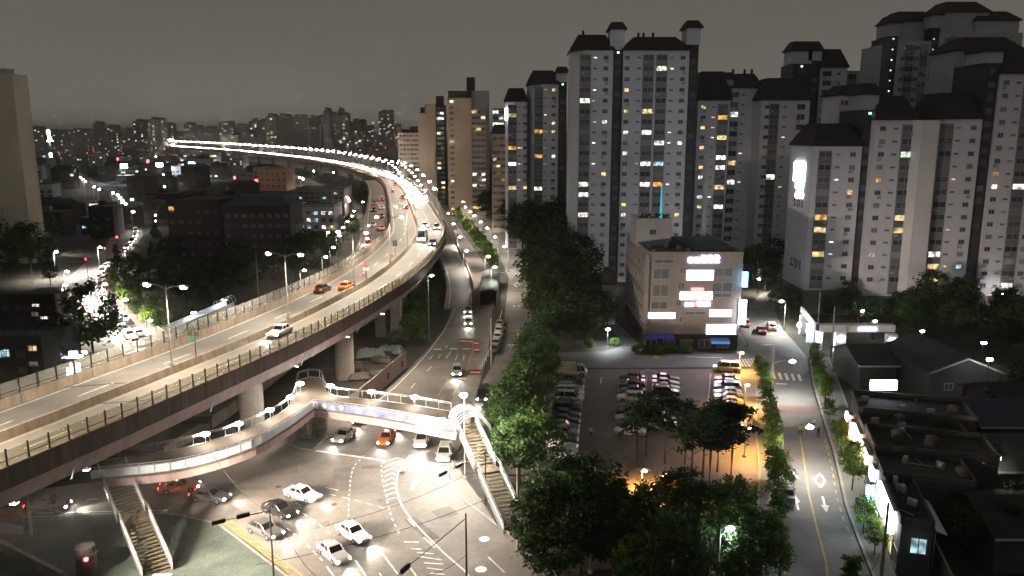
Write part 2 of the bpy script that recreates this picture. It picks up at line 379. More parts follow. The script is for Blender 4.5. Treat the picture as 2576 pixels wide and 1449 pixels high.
# ================================================================ GROUND, ROADS, PAVEMENTS
def struct(name, mb, mats, parent=None, smooth=False):
    o = mb.build(name, mats, parent, smooth)
    if parent is None: o['kind'] = 'structure'
    return o
def gpoly(pts, z=0.0): return [G(x, y, z) for x, y in pts]
struct('ground', MB().sheet([(-6500, -250), (6500, -250), (6500, 9200), (-6500, 9200)], 0), 'earth')
def sheet(name, pts, lvl, m, world=False):
    z = .012 + .004 * lvl
    return struct(name, MB().sheet(pts if world else gpoly(pts), z), m)
def pave(name, pts, m='paving', h=.13, world=False):
    p = [Vector((q[0], q[1], 0)) for q in (pts if world else gpoly(pts))]
    if area(p) < 0: p.reverse()
    mb = MB(); n = len(p)
    # the walking surface with a pale kerb stone along its edge
    inner = []
    for k in range(n):
        a, b, c_ = p[k - 1], p[k], p[(k + 1) % n]
        d1 = (b - a).normalized(); d2 = (c_ - b).normalized(); nn = Vector((-(d1 + d2).y, (d1 + d2).x, 0))
        inner.append(b + (nn.normalized() if nn.length > 1e-4 else Vector((-d1.y, d1.x, 0))) * .3)
    mb.face([(q.x, q.y, h - .01) for q in inner], 0)
    for k in range(n):
        l = (k + 1) % n
        mb.face([(p[k].x, p[k].y, h), (p[l].x, p[l].y, h), (inner[l].x, inner[l].y, h), (inner[k].x, inner[k].y, h)], 1)
        mb.face([(p[k].x, p[k].y, 0), (p[l].x, p[l].y, 0), (p[l].x, p[l].y, h), (p[k].x, p[k].y, h)], 1)
        mb.face([(inner[k].x, inner[k].y, h), (inner[l].x, inner[l].y, h), (inner[l].x, inner[l].y, h - .01), (inner[k].x, inner[k].y, h - .01)], 1)
    return struct(name, mb, [m, 'kerb'])

road_x = sheet('intersection_road', [(-900, 1245), (60, 1235), (300, 1205), (420, 1120), (560, 1080), (700, 1060), (830, 1010), (900, 985), (969, 979), (1031, 924), (1081, 874), (1119, 824), (1138, 774),
    (1192, 772), (1238, 772), (1236, 830), (1224, 900), (1208, 960), (1188, 1030), (1170, 1090), (1150, 1140), (1132, 1175), (1128, 1195), (1140, 1225), (1172, 1262), (1225, 1300), (1290, 1348), (1345, 1400),
    (1420, 1475), (1700, 1760), (-900, 1760)], 0, 'asphalt')
road_f = sheet('frontage_road', [(1186, 1030), (1206, 975), (1240, 915), (1264, 840), (1272, 770), (1280, 700), (1255, 640), (1215, 590), (1180, 550), (1155, 515), (1125, 475), (1090, 440), (1104, 440), (1150, 480), (1192, 520), (1230, 552), (1275, 590),
    (1312, 640), (1334, 700), (1338, 770), (1336, 830), (1320, 880), (1290, 950), (1262, 1010), (1244, 1065), (1205, 1075)], 1, 'asphalt')
sheet('service_lane', [(1188, 778), (1244, 778), (1232, 700), (1205, 640), (1172, 590), (1150, 560), (1132, 535), (1118, 505), (1090, 470), (1082, 470), (1105, 512), (1120, 545), (1148, 600), (1172, 655), (1186, 720)], 2, 'asphalt_red')
road_r = sheet('shop_street', [(1965, 1760), (1966, 1440), (1962, 1290), (1956, 1180), (1944, 1060), (1934, 960), (1915, 905), (1886, 872), (1862, 830), (1858, 800), (1880, 770), (1915, 740), (1945, 715), (1962, 715), (1962, 745), (1948, 780),
    (1968, 826), (2000, 862), (2030, 900), (2041, 970), (2072, 1074), (2090, 1130), (2104, 1187), (2122, 1272), (2157, 1367), (2190, 1450), (2310, 1760)], 1, 'asphalt_road')
sheet('cross_street', [(1385, 905), (1398, 888), (1520, 884), (1562, 872), (1560, 852), (1500, 800), (1540, 800), (1600, 858), (1640, 884), (1860, 876), (1890, 870), (1940, 905), (1940, 930), (1878, 923), (1400, 927)], 3, 'asphalt_road')
lot = sheet('parking_lot', [(1393, 930), (1895, 928), (1905, 1000), (1900, 1100), (1910, 1220), (1700, 1330), (1480, 1330), (1400, 1190), (1345, 1175)], 2, 'parking')
avenue = sheet('avenue', [(330, 905), (225, 805), (165, 742), (170, 700), (215, 660), (268, 620), (288, 570), (288, 520), (272, 482), (215, 455), (170, 425), (140, 410), (150, 409), (186, 426), (232, 450), (302, 480), (320, 510), (347, 550),
    (360, 590), (332, 632), (278, 670), (268, 700), (266, 740), (302, 800), (372, 865), (420, 905)], 1, 'asphalt')
sheet('avenue_crossing', [(168, 702), (264, 702), (266, 742), (180, 758), (166, 742)], 3, 'asphalt_red')
sheet('left_service_road', [(700, 760), (860, 660), (905, 610), (905, 560), (890, 520), (870, 490), (880, 488), (905, 515), (922, 560), (925, 620), (905, 680), (800, 780)], 1, 'asphalt')
pave('corner_pavement', [(1131, 1190), (1134, 1172), (1152, 1142), (1172, 1120), (1260, 1180), (1330, 1330), (1400, 1449), (1440, 1520), (1410, 1480), (1342, 1405), (1288, 1352), (1223, 1304), (1169, 1264), (1139, 1228)])
pave('plaza_pavement', [(70, 1302), (250, 1294), (420, 1292), (450, 1296), (552, 1318), (728, 1452), (900, 1640), (-400, 1640), (-120, 1330)], 'paving_green')
pave('island_pavement', [(725, 1120), (750, 1092), (800, 1090), (826, 1098), (788, 1134), (757, 1131)], 'paving_green')
pave('shop_pavement', [(2036, 905), (2045, 968), (2076, 1074), (2094, 1130), (2108, 1187), (2126, 1272), (2161, 1367), (2194, 1450), (2314, 1760), (2500, 1760), (2330, 1450), (2260, 1300), (2190, 1150), (2140, 1040), (2110, 960), (2085, 900)])
pave('park_pavement', [(1898, 935), (1928, 960), (1938, 1060), (1950, 1180), (1957, 1290), (1961, 1440), (1961, 1700), (1905, 1700), (1900, 1330), (1908, 1180), (1898, 1080), (1902, 1000)], 'paving')
pave('avenue_pavement', [(374, 864), (304, 799), (270, 740), (272, 702), (282, 690), (300, 740), (350, 790), (440, 850)], 'paving_red')
pave('building_pavement', [(1598, 890), (1640, 888), (1848, 879), (1880, 868), (1860, 834), (1845, 826), (1842, 860), (1640, 878)], 'paving')
pave('tree_strip', [(1150, 552), (1196, 600), (1232, 650), (1256, 698), (1242, 702), (1206, 650), (1172, 602), (1140, 556)], 'earth')
pave('hedge_strip', [(1340, 850), (1392, 905), (1385, 960), (1345, 1160), (1300, 1180), (1255, 1120), (1250, 1068), (1296, 955), (1326, 882)], 'earth', .1)

# painted markings: every stroke is a thin sheet laid on its road
MARKZ = .040
def stroke(mb, pts, w=.16, z=MARKZ):
    p = [G(x, y, 0) for x, y in pts]
    for k in range(len(p) - 1):
        d = (p[k + 1] - p[k]).normalized(); s_ = Vector((-d.y, d.x, 0)) * w / 2
        mb.face([(q.x, q.y, z) for q in (p[k] - s_, p[k + 1] - s_, p[k + 1] + s_, p[k] + s_)])
def line(road, pts, w=.16, m='paint_white', name='lane_line'):
    mb = MB(); stroke(mb, pts, w); return mb.build(name, m, road)
def dashes(road, pts, on, off, w=.16, m='paint_white', name='dash_line'):
    pa = Path([G(x, y, 0) for x, y in pts], 1.0); d = 0.0
    while d < pa.len - .2:
        mb = MB(); pa.ribbon(mb, -w / 2, w / 2, d, min(d + on, pa.len), MARKZ); mb.build(name, m, road); d += on + off
q2 = lambda *a: [Q(1, 3, x, y) for x, y in a]
line(road_x, q2((600, 190), (950, 240), (1290, 290)), .45, name='stop_line')
line(road_x, q2((1510, 290), (1950, 330)), .45, name='stop_line')
line(road_x, q2((1550, 230), (1480, 340), (1420, 440), (1410, 560), (1440, 680), (1480, 760), (1560, 880), (1700, 1030), (1890, 1220), (2100, 1400), (2300, 1640)), .2)
line(road_x, q2((1530, 880), (1600, 955)), .2); line(road_x, q2((1690, 1065), (1800, 1165)), .2)
dashes(road_x, q2((1270, 290), (1262, 390), (1280, 520), (1310, 650), (1340, 780), (1390, 920), (1450, 1040)), .7, .8)
dashes(road_x, q2((1090, 240), (1000, 330), (960, 430), (945, 550), (935, 700), (930, 880)), .6, .7)
dashes(road_x, q2((700, 560), (830, 590)), 3, 1); dashes(road_x, q2((740, 630), (1000, 690), (1290, 770)), .9, .9)
dashes(road_x, q2((30, 800), (110, 830)), .9, .8)
dashes(road_x, q2((470, 820), (630, 930), (790, 1060)), .9, .9); dashes(road_x, q2((310, 970), (480, 1110), (690, 1320)), .8, .8)
for a in (((710, 1355), (860, 1560)), ((1000, 1295), (1180, 1560)), ((1270, 1225), (1500, 1530)), ((1525, 1330), (1660, 1520)), ((2335, 1260), (2500, 1415)), ((1240, 1420), (1330, 1560)), ((400, 720), (450, 740))):
    line(road_x, q2(*a), .17)
for k in range(9):                                      # chevrons in the painted island
    t = k / 8; xl = 1275 + 40 * t; xr = [1525, 1475, 1435, 1412, 1408, 1412, 1425, 1440, 1455][k]; y = 260 + 400 * t
    line(road_x, q2((xl, y + 55 - 30 * t), ((xl + xr) / 2 + 20, y), (xr, y + 40 - 20 * t)), .18, name='chevron')
for a in (((1490, 1110), (1640, 1112)), ((1560, 1175), (1665, 1182)), ((1620, 1215), (1785, 1228)), ((1640, 1255), (1870, 1290)), ((1690, 1320), (1885, 1332)), ((1720, 1370), (1885, 1392)), ((1750, 1425), (1900, 1435))):
    line(road_x, q2(*a), .2, name='hatch_line')
am = MB(); stroke(am, q2((1560, 590), (1612, 480)), .5); stroke(am, q2((1545, 490), (1640, 505)), .45); stroke(am, q2((1590, 470), (1655, 480)), .5); am.build('arrow_marking', 'paint_white', road_x)
for c in ((2300, 1080), (2265, 1385)):                   # pale manhole lids
    g = G(*Q(1, 3, *c)); mb = MB(); mb.face([(g.x + .55 * math.cos(a * .524), g.y + .55 * math.sin(a * .524), .042) for a in range(12)]); mb.build('manhole_lid', 'steel_pale', road_x)
for k in range(8):                                      # yellow hatching along the plaza corner
    t = k / 8
    line(road_x, [(560 + 160 * t, 1312 + 128 * t), (586 + 160 * t, 1316 + 128 * t)], .25, 'paint_yellow', 'hatch_line')
line(road_x, [(556, 1309), (735, 1449), (860, 1560)], .16, 'paint_yellow'); line(road_x, [(580, 1309), (760, 1449), (880, 1560)], .16, 'paint_yellow')
line(road_x, [(82, 1292), (250, 1288), (420, 1284)], .16); line(road_x, [(215, 1260), (245, 1255)], .2)
q4 = lambda *a: [Q(1, 2, x, y) for x, y in a]
for a in (((1925, 580), (1910, 610)), ((1860, 670), (1830, 710)), ((1780, 680), (1745, 720)), ((1765, 790), (1720, 840)), ((1600, 960), (1560, 1010)), ((1960, 640), (1910, 710)), ((2030, 670), (2005, 730)), ((2095, 670), (2085, 730))):
    line(road_x, q4(*a), .2)
for a in (((1790, 615), (1870, 620)), ((1950, 612), (2030, 615)), ((2080, 612), (2160, 615))): line(road_x, q4(*a), .9, name='road_lettering')
line(road_x, q4((2040, 0), (2020, 150), (1980, 270), (1880, 450), (1740, 640), (1580, 820), (1400, 1000), (1200, 1160)), .2)
line(road_x, q4((2165, 0), (2170, 200), (2195, 420), (2180, 640), (2110, 860), (1980, 1080)), .2, 'paint_yellow')
line(road_x, q4((1960, 850), (1900, 970), (1830, 1090)), .2, 'paint_yellow')
for (x, y, w, l, a) in ((700, 1190, 5, 1.6, .3), (860, 1205, 2.2, 7, .2), (980, 1260, 2.6, 2.0, .5), (1060, 1330, 1.4, 6, .6), (760, 1330, 6, 1.3, .4), (940, 1175, 3, 1.2, .1), (1120, 1290, 2.4, 2.4, .6), (600, 1230, 7, 1.1, .1), (1130, 1000, 1.3, 9, .0), (1100, 900, 2.4, 3.5, -.2)):
    g = G(x, y); mb = MB(); ca, sa = math.cos(a), math.sin(a); mb.face([(g.x + u * ca - v * sa, g.y + u * sa + v * ca, .028) for u, v in ((-w / 2, -l / 2), (w / 2, -l / 2), (w / 2, l / 2), (-w / 2, l / 2))]); mb.build('asphalt_patch', 'patch', road_x)
for (x, y) in ((840, 1270), (1010, 1190), (700, 1225)):
    g = G(x, y); mb = MB(); mb.face([(g.x + .4 * math.cos(q * .524), g.y + .4 * math.sin(q * .524), .044) for q in range(12)]); mb.build('manhole_lid', 'steel_dark', road_x)
# right street
q7 = lambda *a: [Q(3, 3, x, y) for x, y in a]
line(road_r, q7((320, 30), (360, 280), (410, 620), (500, 1000), (580, 1300), (600, 1449), (640, 1700)), .2, 'paint_yellow')
line(road_r, q7((180, 1080), (165, 1449)), .16, 'paint_yellow')
dashes(road_r, q7((570, 80), (640, 350), (690, 640), (760, 880), (850, 1080)), 1.2, 1.2, .2, 'paint_yellow')
line(road_r, q7((520, 420), (575, 490), (530, 560), (465, 485), (520, 420)), .28, name='diamond_marking')
for base, tip in (((305, 790), (275, 640)), ((548, 650), (590, 815))):
    a, b = G(*Q(3, 3, *base)), G(*Q(3, 3, *tip)); d = (b - a).normalized(); s_ = Vector((-d.y, d.x, 0)); mb = MB(); mid = a.lerp(b, .55)
    mb.face([(q.x, q.y, MARKZ) for q in (a - s_ * .14, mid - s_ * .14, mid + s_ * .14, a + s_ * .14)]); mb.face([(q.x, q.y, MARKZ) for q in (mid - s_ * .45, b, mid + s_ * .45)])
    mb.build('arrow_marking', 'paint_white', road_r)
mb = MB(); stroke(mb, q7((215, 450), (245, 400), (305, 470)), .25); mb.build('arrow_marking', 'paint_white', road_r)
for k in range(5):                                      # zebra crossing
    x = 45 + 65 * k; line(road_r, [Q(3, 2, x, 850 + 5 * k), Q(3, 2, x + 25, 918 + 5 * k)], .5, name='zebra_bar')
line(road_r, [Q(3, 2, 80, 965), Q(3, 2, 190, 968)], .4, name='stop_line')
line(road_r, [Q(3, 2, -70, 575), Q(3, 2, 80, 572)], .3, name='stop_line')
for k in range(8): line(road_r, [(1846 + 7 * k, 905 - .5 * k), (1852 + 8.5 * k, 922)], .35, name='zebra_bar')
for k in range(6): line(road_r, [(1788 + k * 2, 868 + 3.2 * k), (1836 + k * 4, 866 + 3.4 * k)], .3, name='zebra_bar')
sheet('speed_table', [(1950, 1020), (2055, 1022), (2066, 1042), (1952, 1040)], 4, 'paving_red')
# frontage road marks
q1 = lambda *a: [Q(1, 1, x, y) for x, y in a]
line(road_f, [(1300, 722), (1308, 717), (1300, 711), (1293, 717), (1300, 722)], .3, name='diamond_marking')
for k in range(4): line(road_f, [(1291 + 12 * k, 770), (1296 + 12 * k, 770)], 1.4, name='zebra_bar')
line(road_f, [(1288, 738), (1328, 738)], .8, 'paint_yellow', 'hatch_line'); line(road_f, [(1286, 745), (1330, 745)], .8, 'paint_yellow', 'hatch_line')
for k in range(5): line(road_f, [(1280 + 9 * k, 834), (1287 + 9 * k, 830)], .5, 'paint_yellow', 'hatch_line')
line(road_f, [(1278, 868), (1318, 868)], .9, name='road_lettering'); line(road_f, [(1302, 852), (1303, 838)], .3, name='arrow_marking')
# parking lot paint
line(lot, [Q(2, 2, 2000, 860), Q(2, 2, 1965, 1240)], .22, name='bay_line'); line(lot, [Q(2, 2, 1358, 905), Q(2, 2, 1340, 1080), Q(2, 2, 1325, 1230)], .2, name='bay_line')
line(lot, [Q(2, 2, 1280, 862), Q(2, 2, 1360, 822), Q(2, 2, 1530, 865)], .2, name='bay_line'); line(lot, [Q(2, 2, 1465, 1090), Q(2, 2, 1440, 1200)], .15, name='bay_line')
line(lot, [Q(2, 2, 1615, 1125), Q(2, 2, 1605, 1165)], .15, name='bay_line')
mb = MB(); stroke(mb, [Q(2, 2, 890, 965), Q(2, 2, 900, 905), Q(2, 2, 930, 900)], .25); mb.build('arrow_marking', 'paint_white', lot)
cs = MB(); stroke(cs, [Q(2, 2, 1750, 695), Q(2, 2, 2120, 703)], .3); cs.build('stop_line', 'paint_white', lot)
cs = MB(); stroke(cs, [Q(2, 2, 1445, 672), Q(2, 2, 1455, 712)], 1.0); cs.build('yellow_patch', 'paint_yellow', lot)
# avenue paint
line(avenue, [(262, 842), (214, 790), (178, 742), (190, 712)], .3, 'paint_yellow'); line(avenue, [(200, 735), (205, 722), (222, 712)], .25)
for k in range(5): line(avenue, [(196 + 12 * k, 752 - 2 * k), (204 + 12 * k, 738 - 2 * k)], .35, name='hatch_line')

# ================================================================ ELEVATED HIGHWAY
DZ = 15.0
edge_pts = [(-76, -40), (-62, 0), (-51, 35), (-41.8, 61.6), (-38, 72), (-34.4, 83), (-31.1, 93.1), (-27.7, 104.4), (-23.8, 121), (-21.0, 137), (-19.6, 146), (-18.0, 166), (-17.5, 192), (-18.2, 214), (-20, 235), (-25, 267), (-38, 347), (-50.5, 416),
            (-64, 475), (-90, 559), (-140, 700), (-211, 860), (-305, 1033), (-432, 1255), (-560, 1448), (-690, 1656), (-905, 2200), (-1130, 2900), (-1247, 3415)]
EW = 15.6
HW = Path([(x, y, DZ) for x, y in edge_pts], 5.0)      # runs along the right-hand edge, away from the camera
hw = thing('elevated_highway', 'long curving elevated highway viaduct with lamp posts sweeping to the horizon', 'viaduct', (0, 0, 0))
D0 = 0.0; D1 = HW.len
DN = HW.dist_y(470)                                     # fine fence pieces as far as they can be told apart
mb = MB(); HW.sweep(mb, [(0.15, 0), (.15, -.45), (2.2, -.9), (EW - 2.2, -.9), (EW - .15, -.45), (EW - .15, 0)], D0, D1); mb.build('deck', 'deck', hw)
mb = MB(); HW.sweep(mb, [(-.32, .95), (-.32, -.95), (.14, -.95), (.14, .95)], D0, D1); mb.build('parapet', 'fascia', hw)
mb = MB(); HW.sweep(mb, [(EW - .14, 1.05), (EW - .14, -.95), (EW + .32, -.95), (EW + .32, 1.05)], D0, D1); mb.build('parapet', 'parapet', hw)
mb = MB(); HW.sweep(mb, [(.55, -.96), (1.3, -3.0), (3.6, -3.0), (3.6, -.92)], D0, D1); mb.build('girder', 'girder', hw)
mb = MB(); HW.sweep(mb, [(EW - 3.6, -.92), (EW - 3.6, -3.0), (EW - 1.3, -3.0), (EW - .55, -.96)], D0, D1); mb.build('girder', 'girder', hw)
MED = EW / 2
mb = MB(); HW.sweep(mb, [(MED - .32, .004), (MED - .14, .9), (MED + .14, .9), (MED + .32, .004)], D0, D1); mb.build('median_barrier', 'parapet', hw)
for u in (.75, MED - .8, MED + .8, EW - .75):           # edge lines, the inner ones yellow
    mb = MB(); HW.ribbon(mb, u - .09, u + .09, D0, D1, .006); mb.build('edge_line', 'paint_yellow' if abs(u - MED) < 1 else 'paint_white', hw)
for u in (4.05, EW - 4.05):
    d = 8.0; far = MB(); n = 0
    while d < D1 - 8:
        if n < 34: mb = MB(); HW.ribbon(mb, u - .09, u + .09, d, d + 5, .006); mb.build('lane_dash', 'paint_white', hw)
        else: HW.ribbon(far, u - .09, u + .09, d, d + 5, .006)
        d += 13; n += 1
    tag(far.build('far_lane_dashes', 'paint_white', hw), kind='stuff')
for u0, u1, yy in ((MED + .4, EW - .2, 82.5), (.2, MED - .4, 79.5)):   # expansion joints
    a = HW.at(HW.dist_y(yy + 2.2), u0, .008)[0]; b = HW.at(HW.dist_y(yy - 2.2 + .0), u1, .008)[0]
    d = (b - a).normalized(); mb = MB(); s_ = Vector((-d.y, d.x, 0)) * .16
    mb.face([a - s_, b - s_, b + s_, a + s_]); mb.build('expansion_joint', 'joint', hw)
for k, yy in enumerate(range(48, 250, 9)):             # joints between the edge units, with a drain pipe at every other one
    d = HW.dist_y(yy); p, h = HW.at(d, -.325, 0); j = put('edge_joint', MB().box(-.03, .03, -.012, .0, -.94, .94).mesh('edge_joint', 'joint'), hw, p, (0, 0, h))
    p, h = HW.at(d, EW - .143, 0); put('edge_joint', MB().box(-.03, .03, -.012, .0, .01, 1.04).mesh('edge_joint', 'joint'), hw, p, (0, 0, h))
    if k % 2 == 0: p, h = HW.at(d + 2, .35, 0); put('drain_pipe', MB().tube([(0, 0, -.97), (0, -.25, -1.4), (0, .6, -3.2)], .08, 6).mesh('drain_pipe', 'steel_pale'), hw, p, (0, 0, h))
# near fence: post, rails and clear panel every two metres
fence = thing('parapet_fence', 'dark post fence with clear panels along the near edge of elevated highway', 'fence')
ffar = thing('noise_fence', 'translucent screen fence along the far edge of elevated highway', 'fence')
post_me = MB().box(-.06, .06, -.06, .06, 0, 1.45).box(-.10, .10, -.10, .10, -.02, .05).mesh('post', 'steel_dark')
panel_me = MB().box(0, 1, -.015, .015, .1, 1.3).mesh('panel', 'acrylic')
panel2_me = MB().box(0, 1, -.015, .015, .1, 1.55).mesh('panel', 'acrylic_dull')
rail_me = MB().box(0, 1, -.025, .025, .42, .48).mesh('rail', 'steel_dark')
post2_me = MB().box(-.07, .07, -.07, .07, 0, 1.65).mesh('post', 'steel_dark')
dS = HW.dist_y(56)
def run_fence(par, u, z, d0, d1, step, pm, gm, rails=True):
    d = d0
    while d < d1:
        p, h = HW.at(d, u, z); q, _ = HW.at(d + step, u, z); v = q - p; a = math.atan2(v.y, v.x)
        put('post', pm, par, p, (0, 0, a))
        g = put('panel', gm, par, p + v.normalized() * .08, (0, 0, a), (v.length - .16, 1, 1))
        if rails: put('rail', rail_me, par, p + v.normalized() * .06, (0, 0, a), (v.length - .12, 1, 1))
        d += step
run_fence(fence, -.09, .955, dS, HW.dist_y(262), 2.0, post_me, panel_me)
run_fence(ffar, EW + .09, 1.055, HW.dist_y(66), HW.dist_y(190), 2.4, post2_me, panel2_me)
for par, u, y0 in ((fence, -.09, 262), (ffar, EW + .09, 190)):
    mb = MB(); d = HW.dist_y(y0) + 2
    HW.sweep(mb, [(u - .02, 2.25), (u - .02, .96), (u + .02, .96), (u + .02, 2.25)], d, HW.dist_y(700)); tag(mb.build('far_panels', 'acrylic_dull', par), kind='stuff')
# piers
for k, yy in enumerate((38, 103, 134.5, 165, 197, 229, 261, 293, 330, 370, 415, 460)):
    d = HW.dist_y(yy); p, h = HW.at(d, EW / 2 + .6); mb = MB(); p.z = 0
    ca, sa = math.cos(h), math.sin(h)
    rot = lambda x, y: (p.x + x * ca - y * sa, p.y + x * sa + y * ca)
    if yy < 150:
        mb.tube([(p.x, p.y, -.2), (p.x, p.y, 9.5), (p.x, p.y, 10.4)], [1.65, 1.65, 1.9], 20)
    else:
        for s_ in (-1, 1):
            mb.hexa([(*rot(-.9, s_ * 1.6 - 1.0), -.2), (*rot(.9, s_ * 1.6 - 1.0), -.2), (*rot(.9, s_ * 1.6 + 1.0), -.2), (*rot(-.9, s_ * 1.6 + 1.0), -.2)],
                    [(*rot(-.9, s_ * 1.9 - 1.1), 10.4), (*rot(.9, s_ * 1.9 - 1.1), 10.4), (*rot(.9, s_ * 1.9 + 1.1), 10.4), (*rot(-.9, s_ * 1.9 + 1.1), 10.4)])
    mb.build('pier', 'concrete', hw)
    mb = MB(); mb.hexa([(*rot(-1.1, -3.2), 10.4), (*rot(1.1, -3.2), 10.4), (*rot(1.1, 3.2), 10.4), (*rot(-1.1, 3.2), 10.4)],
                       [(*rot(-1.1, -6.8), 11.98), (*rot(1.1, -6.8), 11.98), (*rot(1.1, 6.8), 11.98), (*rot(-1.1, 6.8), 11.98)]); mb.build('pier_head', 'concrete', hw)
# far piers read as one row
mb = MB()
for yy in range(520, 2400, 70):
    p, h = HW.at(HW.dist_y(yy), EW / 2); mb.box(p.x - 1.8, p.x + 1.8, p.y - 1, p.y + 1, 0, 12.0)
tag(mb.build('far_piers', 'concrete', hw), kind='stuff')

# ramps on either side
def ramp_road(name, label, pts, w, lines=True):
    pa = Path(pts, 4.0); t = thing(name, label, 'ramp')
    mb = MB(); pa.sweep(mb, [(0, 0), (0, -.9), (w, -.9), (w, 0)]); mb.build('deck', 'asphalt', t)
    for u in (-.3, w):
        mb = MB(); pa.sweep(mb, [(u, .95), (u, -.95), (u + .3, -.95), (u + .3, .95)]); mb.build('parapet', 'parapet', t)
    for u in (.7, w - .7):
        mb = MB(); pa.ribbon(mb, u - .1, u + .1, 0, pa.len, .006); mb.build('edge_line', 'paint_white', t)
    for d in range(20, int(pa.len) - 40, 30):
        p, h = pa.at(d, w / 2)
        if p.z > 2.5: mb = MB(); mb.tube([(p.x, p.y, -.2), (p.x, p.y, p.z - .89)], .8, 12); mb.build('pier', 'concrete', t)
    return pa, t
def on_ramp(px, py, z): g = G(px, py, z); return (g.x, g.y, z)
ra = [on_ramp(1192, 775, .05), on_ramp(1190, 722, .9), on_ramp(1174, 675, 2.2), on_ramp(1150, 620, 4.6)]
ra += [(-23.2, 302, 7.0), (-28.6, 332, 9.4), (-35.2, 370, 12.0), (-42.6, 410, 14.0), (-49.2, 440, 15.0), (-58.5, 480, 15.0)]
RA, ramp_r = ramp_road('exit_ramp', 'narrow ramp curving down from elevated highway to the crossing on its right', ra, 7.0)
lb = []
for yy, zz in ((96, .3), (112, 1.6), (130, 3.4), (150, 5.4), (175, 8.0), (200, 10.4), (225, 12.4), (250, 13.8), (275, 14.7), (300, 15.0), (340, 15.0), (380, 15.0), (430, 15.0), (480, 15.0)):
    p, _ = HW.at(HW.dist_y(yy), EW + .75 + max(0, 150 - yy) * .03); lb.append((p.x, p.y, zz))
RB, ramp_l = ramp_road('entry_ramp', 'ramp with queuing red tail lights joining elevated highway from its left', lb, 7.5)

# ================================================================ APARTMENT TOWERS
FH = 2.9
def window_mesh(w, h):                      # pale frame proud of the wall, two panes set back in it
    mb = MB(); t = .09; x, z = w / 2, h / 2
    mb.box(-x, x, -.07, -.005, -z, -z + t, 0).box(-x, x, -.07, -.005, z - t, z, 0)
    mb.box(-x, -x + t, -.07, -.005, -z + t, z - t, 0).box(x - t, x, -.07, -.005, -z + t, z - t, 0)
    if w > .9: mb.box(-t / 2, t / 2, -.06, -.005, -z + t, z - t, 0)
    mb.face([(-x + t, -.02, -z + t), (x - t, -.02, -z + t), (x - t, -.02, z - t), (-x + t, -.02, z - t)], 1)
    return mb
WM = {}
def win_mesh(w, h):
    k = (round(w, 1), round(h, 1))
    if k not in WM: WM[k] = window_mesh(*k).mesh('window', ['frame', 'glass_dark'])
    return WM[k]
def dull_mesh(w, h):
    k = ('d', round(w, 1), round(h, 1))
    if k not in WM: WM[k] = window_mesh(w, h).mesh('window', ['wall_low', 'glass_dark'])
    return WM[k]
LITS = []                                   # spots in the photograph where a window is lit: (px, py, colour)
for a in ((405,597,'w'),(475,305,'w'),(470,528,'w'),(472,600,'y'),(468,745,'w'),(540,733,'w'),(537,1135,'y'),(418,1205,'w'),(400,1270,'w'),(405,1397,'w'),(467,1015,'w'),(474,883,'w'),(690,515,'y'),(690,657,'y'),(685,800,'w'),
          (680,933,'w'),(935,360,'w'),(995,368,'w'),(830,657,'y'),(828,800,'w'),(917,868,'w'),(1055,858,'w'),(830,1000,'w'),(830,1065,'o'),(820,1197,'w'),(905,1190,'o'),(975,1195,'w'),(895,997,'b'),(762,1007,'y'),(678,1320,'y'),(680,1387,'w'),
          (1040,1373,'y'),(985,803,'w'),(975,870,'w'),(745,1392,'w'),(190,525,'y'),(137,533,'y'),(137,703,'w'),(137,813,'y'),(135,915,'w'),(198,960,'w'),(195,1005,'o'),(93,1005,'o'),(140,1015,'y'),(75,1210,'w'),(93,805,'o'),(195,797,'y'),
          (1207,643,'y'),(1345,715,'o'),(1422,720,'w'),(1213,790,'y'),(1280,795,'o'),(1342,855,'y'),(1278,860,'w'),(1195,920,'y'),(1335,985,'w'),(1330,1050,'w'),(1205,1050,'y'),(1185,1117,'w'),(1335,1185,'y'),(1195,1245,'w'),(1190,1305,'y'),
          (1285,723,'w'),(1475,930,'w'),(1470,1130,'w'),(1463,1180,'w'),(1672,1097,'w'),(1765,1103,'y'),(1757,1168,'w'),(1757,1232,'w'),(1265,1250,'w'),(1385,1125,'w')): LITS.append((*Z7(a[0], a[1]), a[2]))
for a in ((570,108,'o'),(545,235,'o'),(545,750,'o'),(530,875,'y'),(535,1130,'y'),(825,478,'y'),(1395,95,'g'),(1118,340,'o'),(1360,725,'y'),(1355,855,'y'),(1070,1105,'b'),(655,1005,'w'),(655,1133,'w'),(1205,1118,'w'),(1875,372,'y'),(1835,897,'w'),
          (1685,1145,'w'),(1670,1275,'y'),(1675,1405,'y'),(1800,1280,'w'),(1785,1408,'y'),(1940,1260,'b'),(2310,345,'o'),(2415,752,'y'),(2540,470,'w'),(2525,875,'y'),(565,1000,'d')): LITS.append((*Q(3, 1, a[0], a[1]), a[2]))
for a in ((1295,535,'y'),(1297,857,'o'),(1292,980,'w'),(1362,857,'w'),(1362,980,'w'),(1425,1212,'y'),(1297,1275,'y'),(1362,1160,'w'),(1125,480,'w'),(1130,580,'w'),(1130,625,'w'),(1180,530,'b')): LITS.append((*Z2(a[0], a[1]), a[2]))
WC = dict(w='win_white', y='win_yellow', o='win_orange', b='win_blue', g='win_green', d='win_dim')
def proj(x, y, z):
    q = (x, y, z - EYE); fw = q[1] * pc - q[2] * ps; up = q[1] * ps + q[2] * pc
    return 1288 + FPX * q[0] / fw, 724.5 - FPX * up / fw
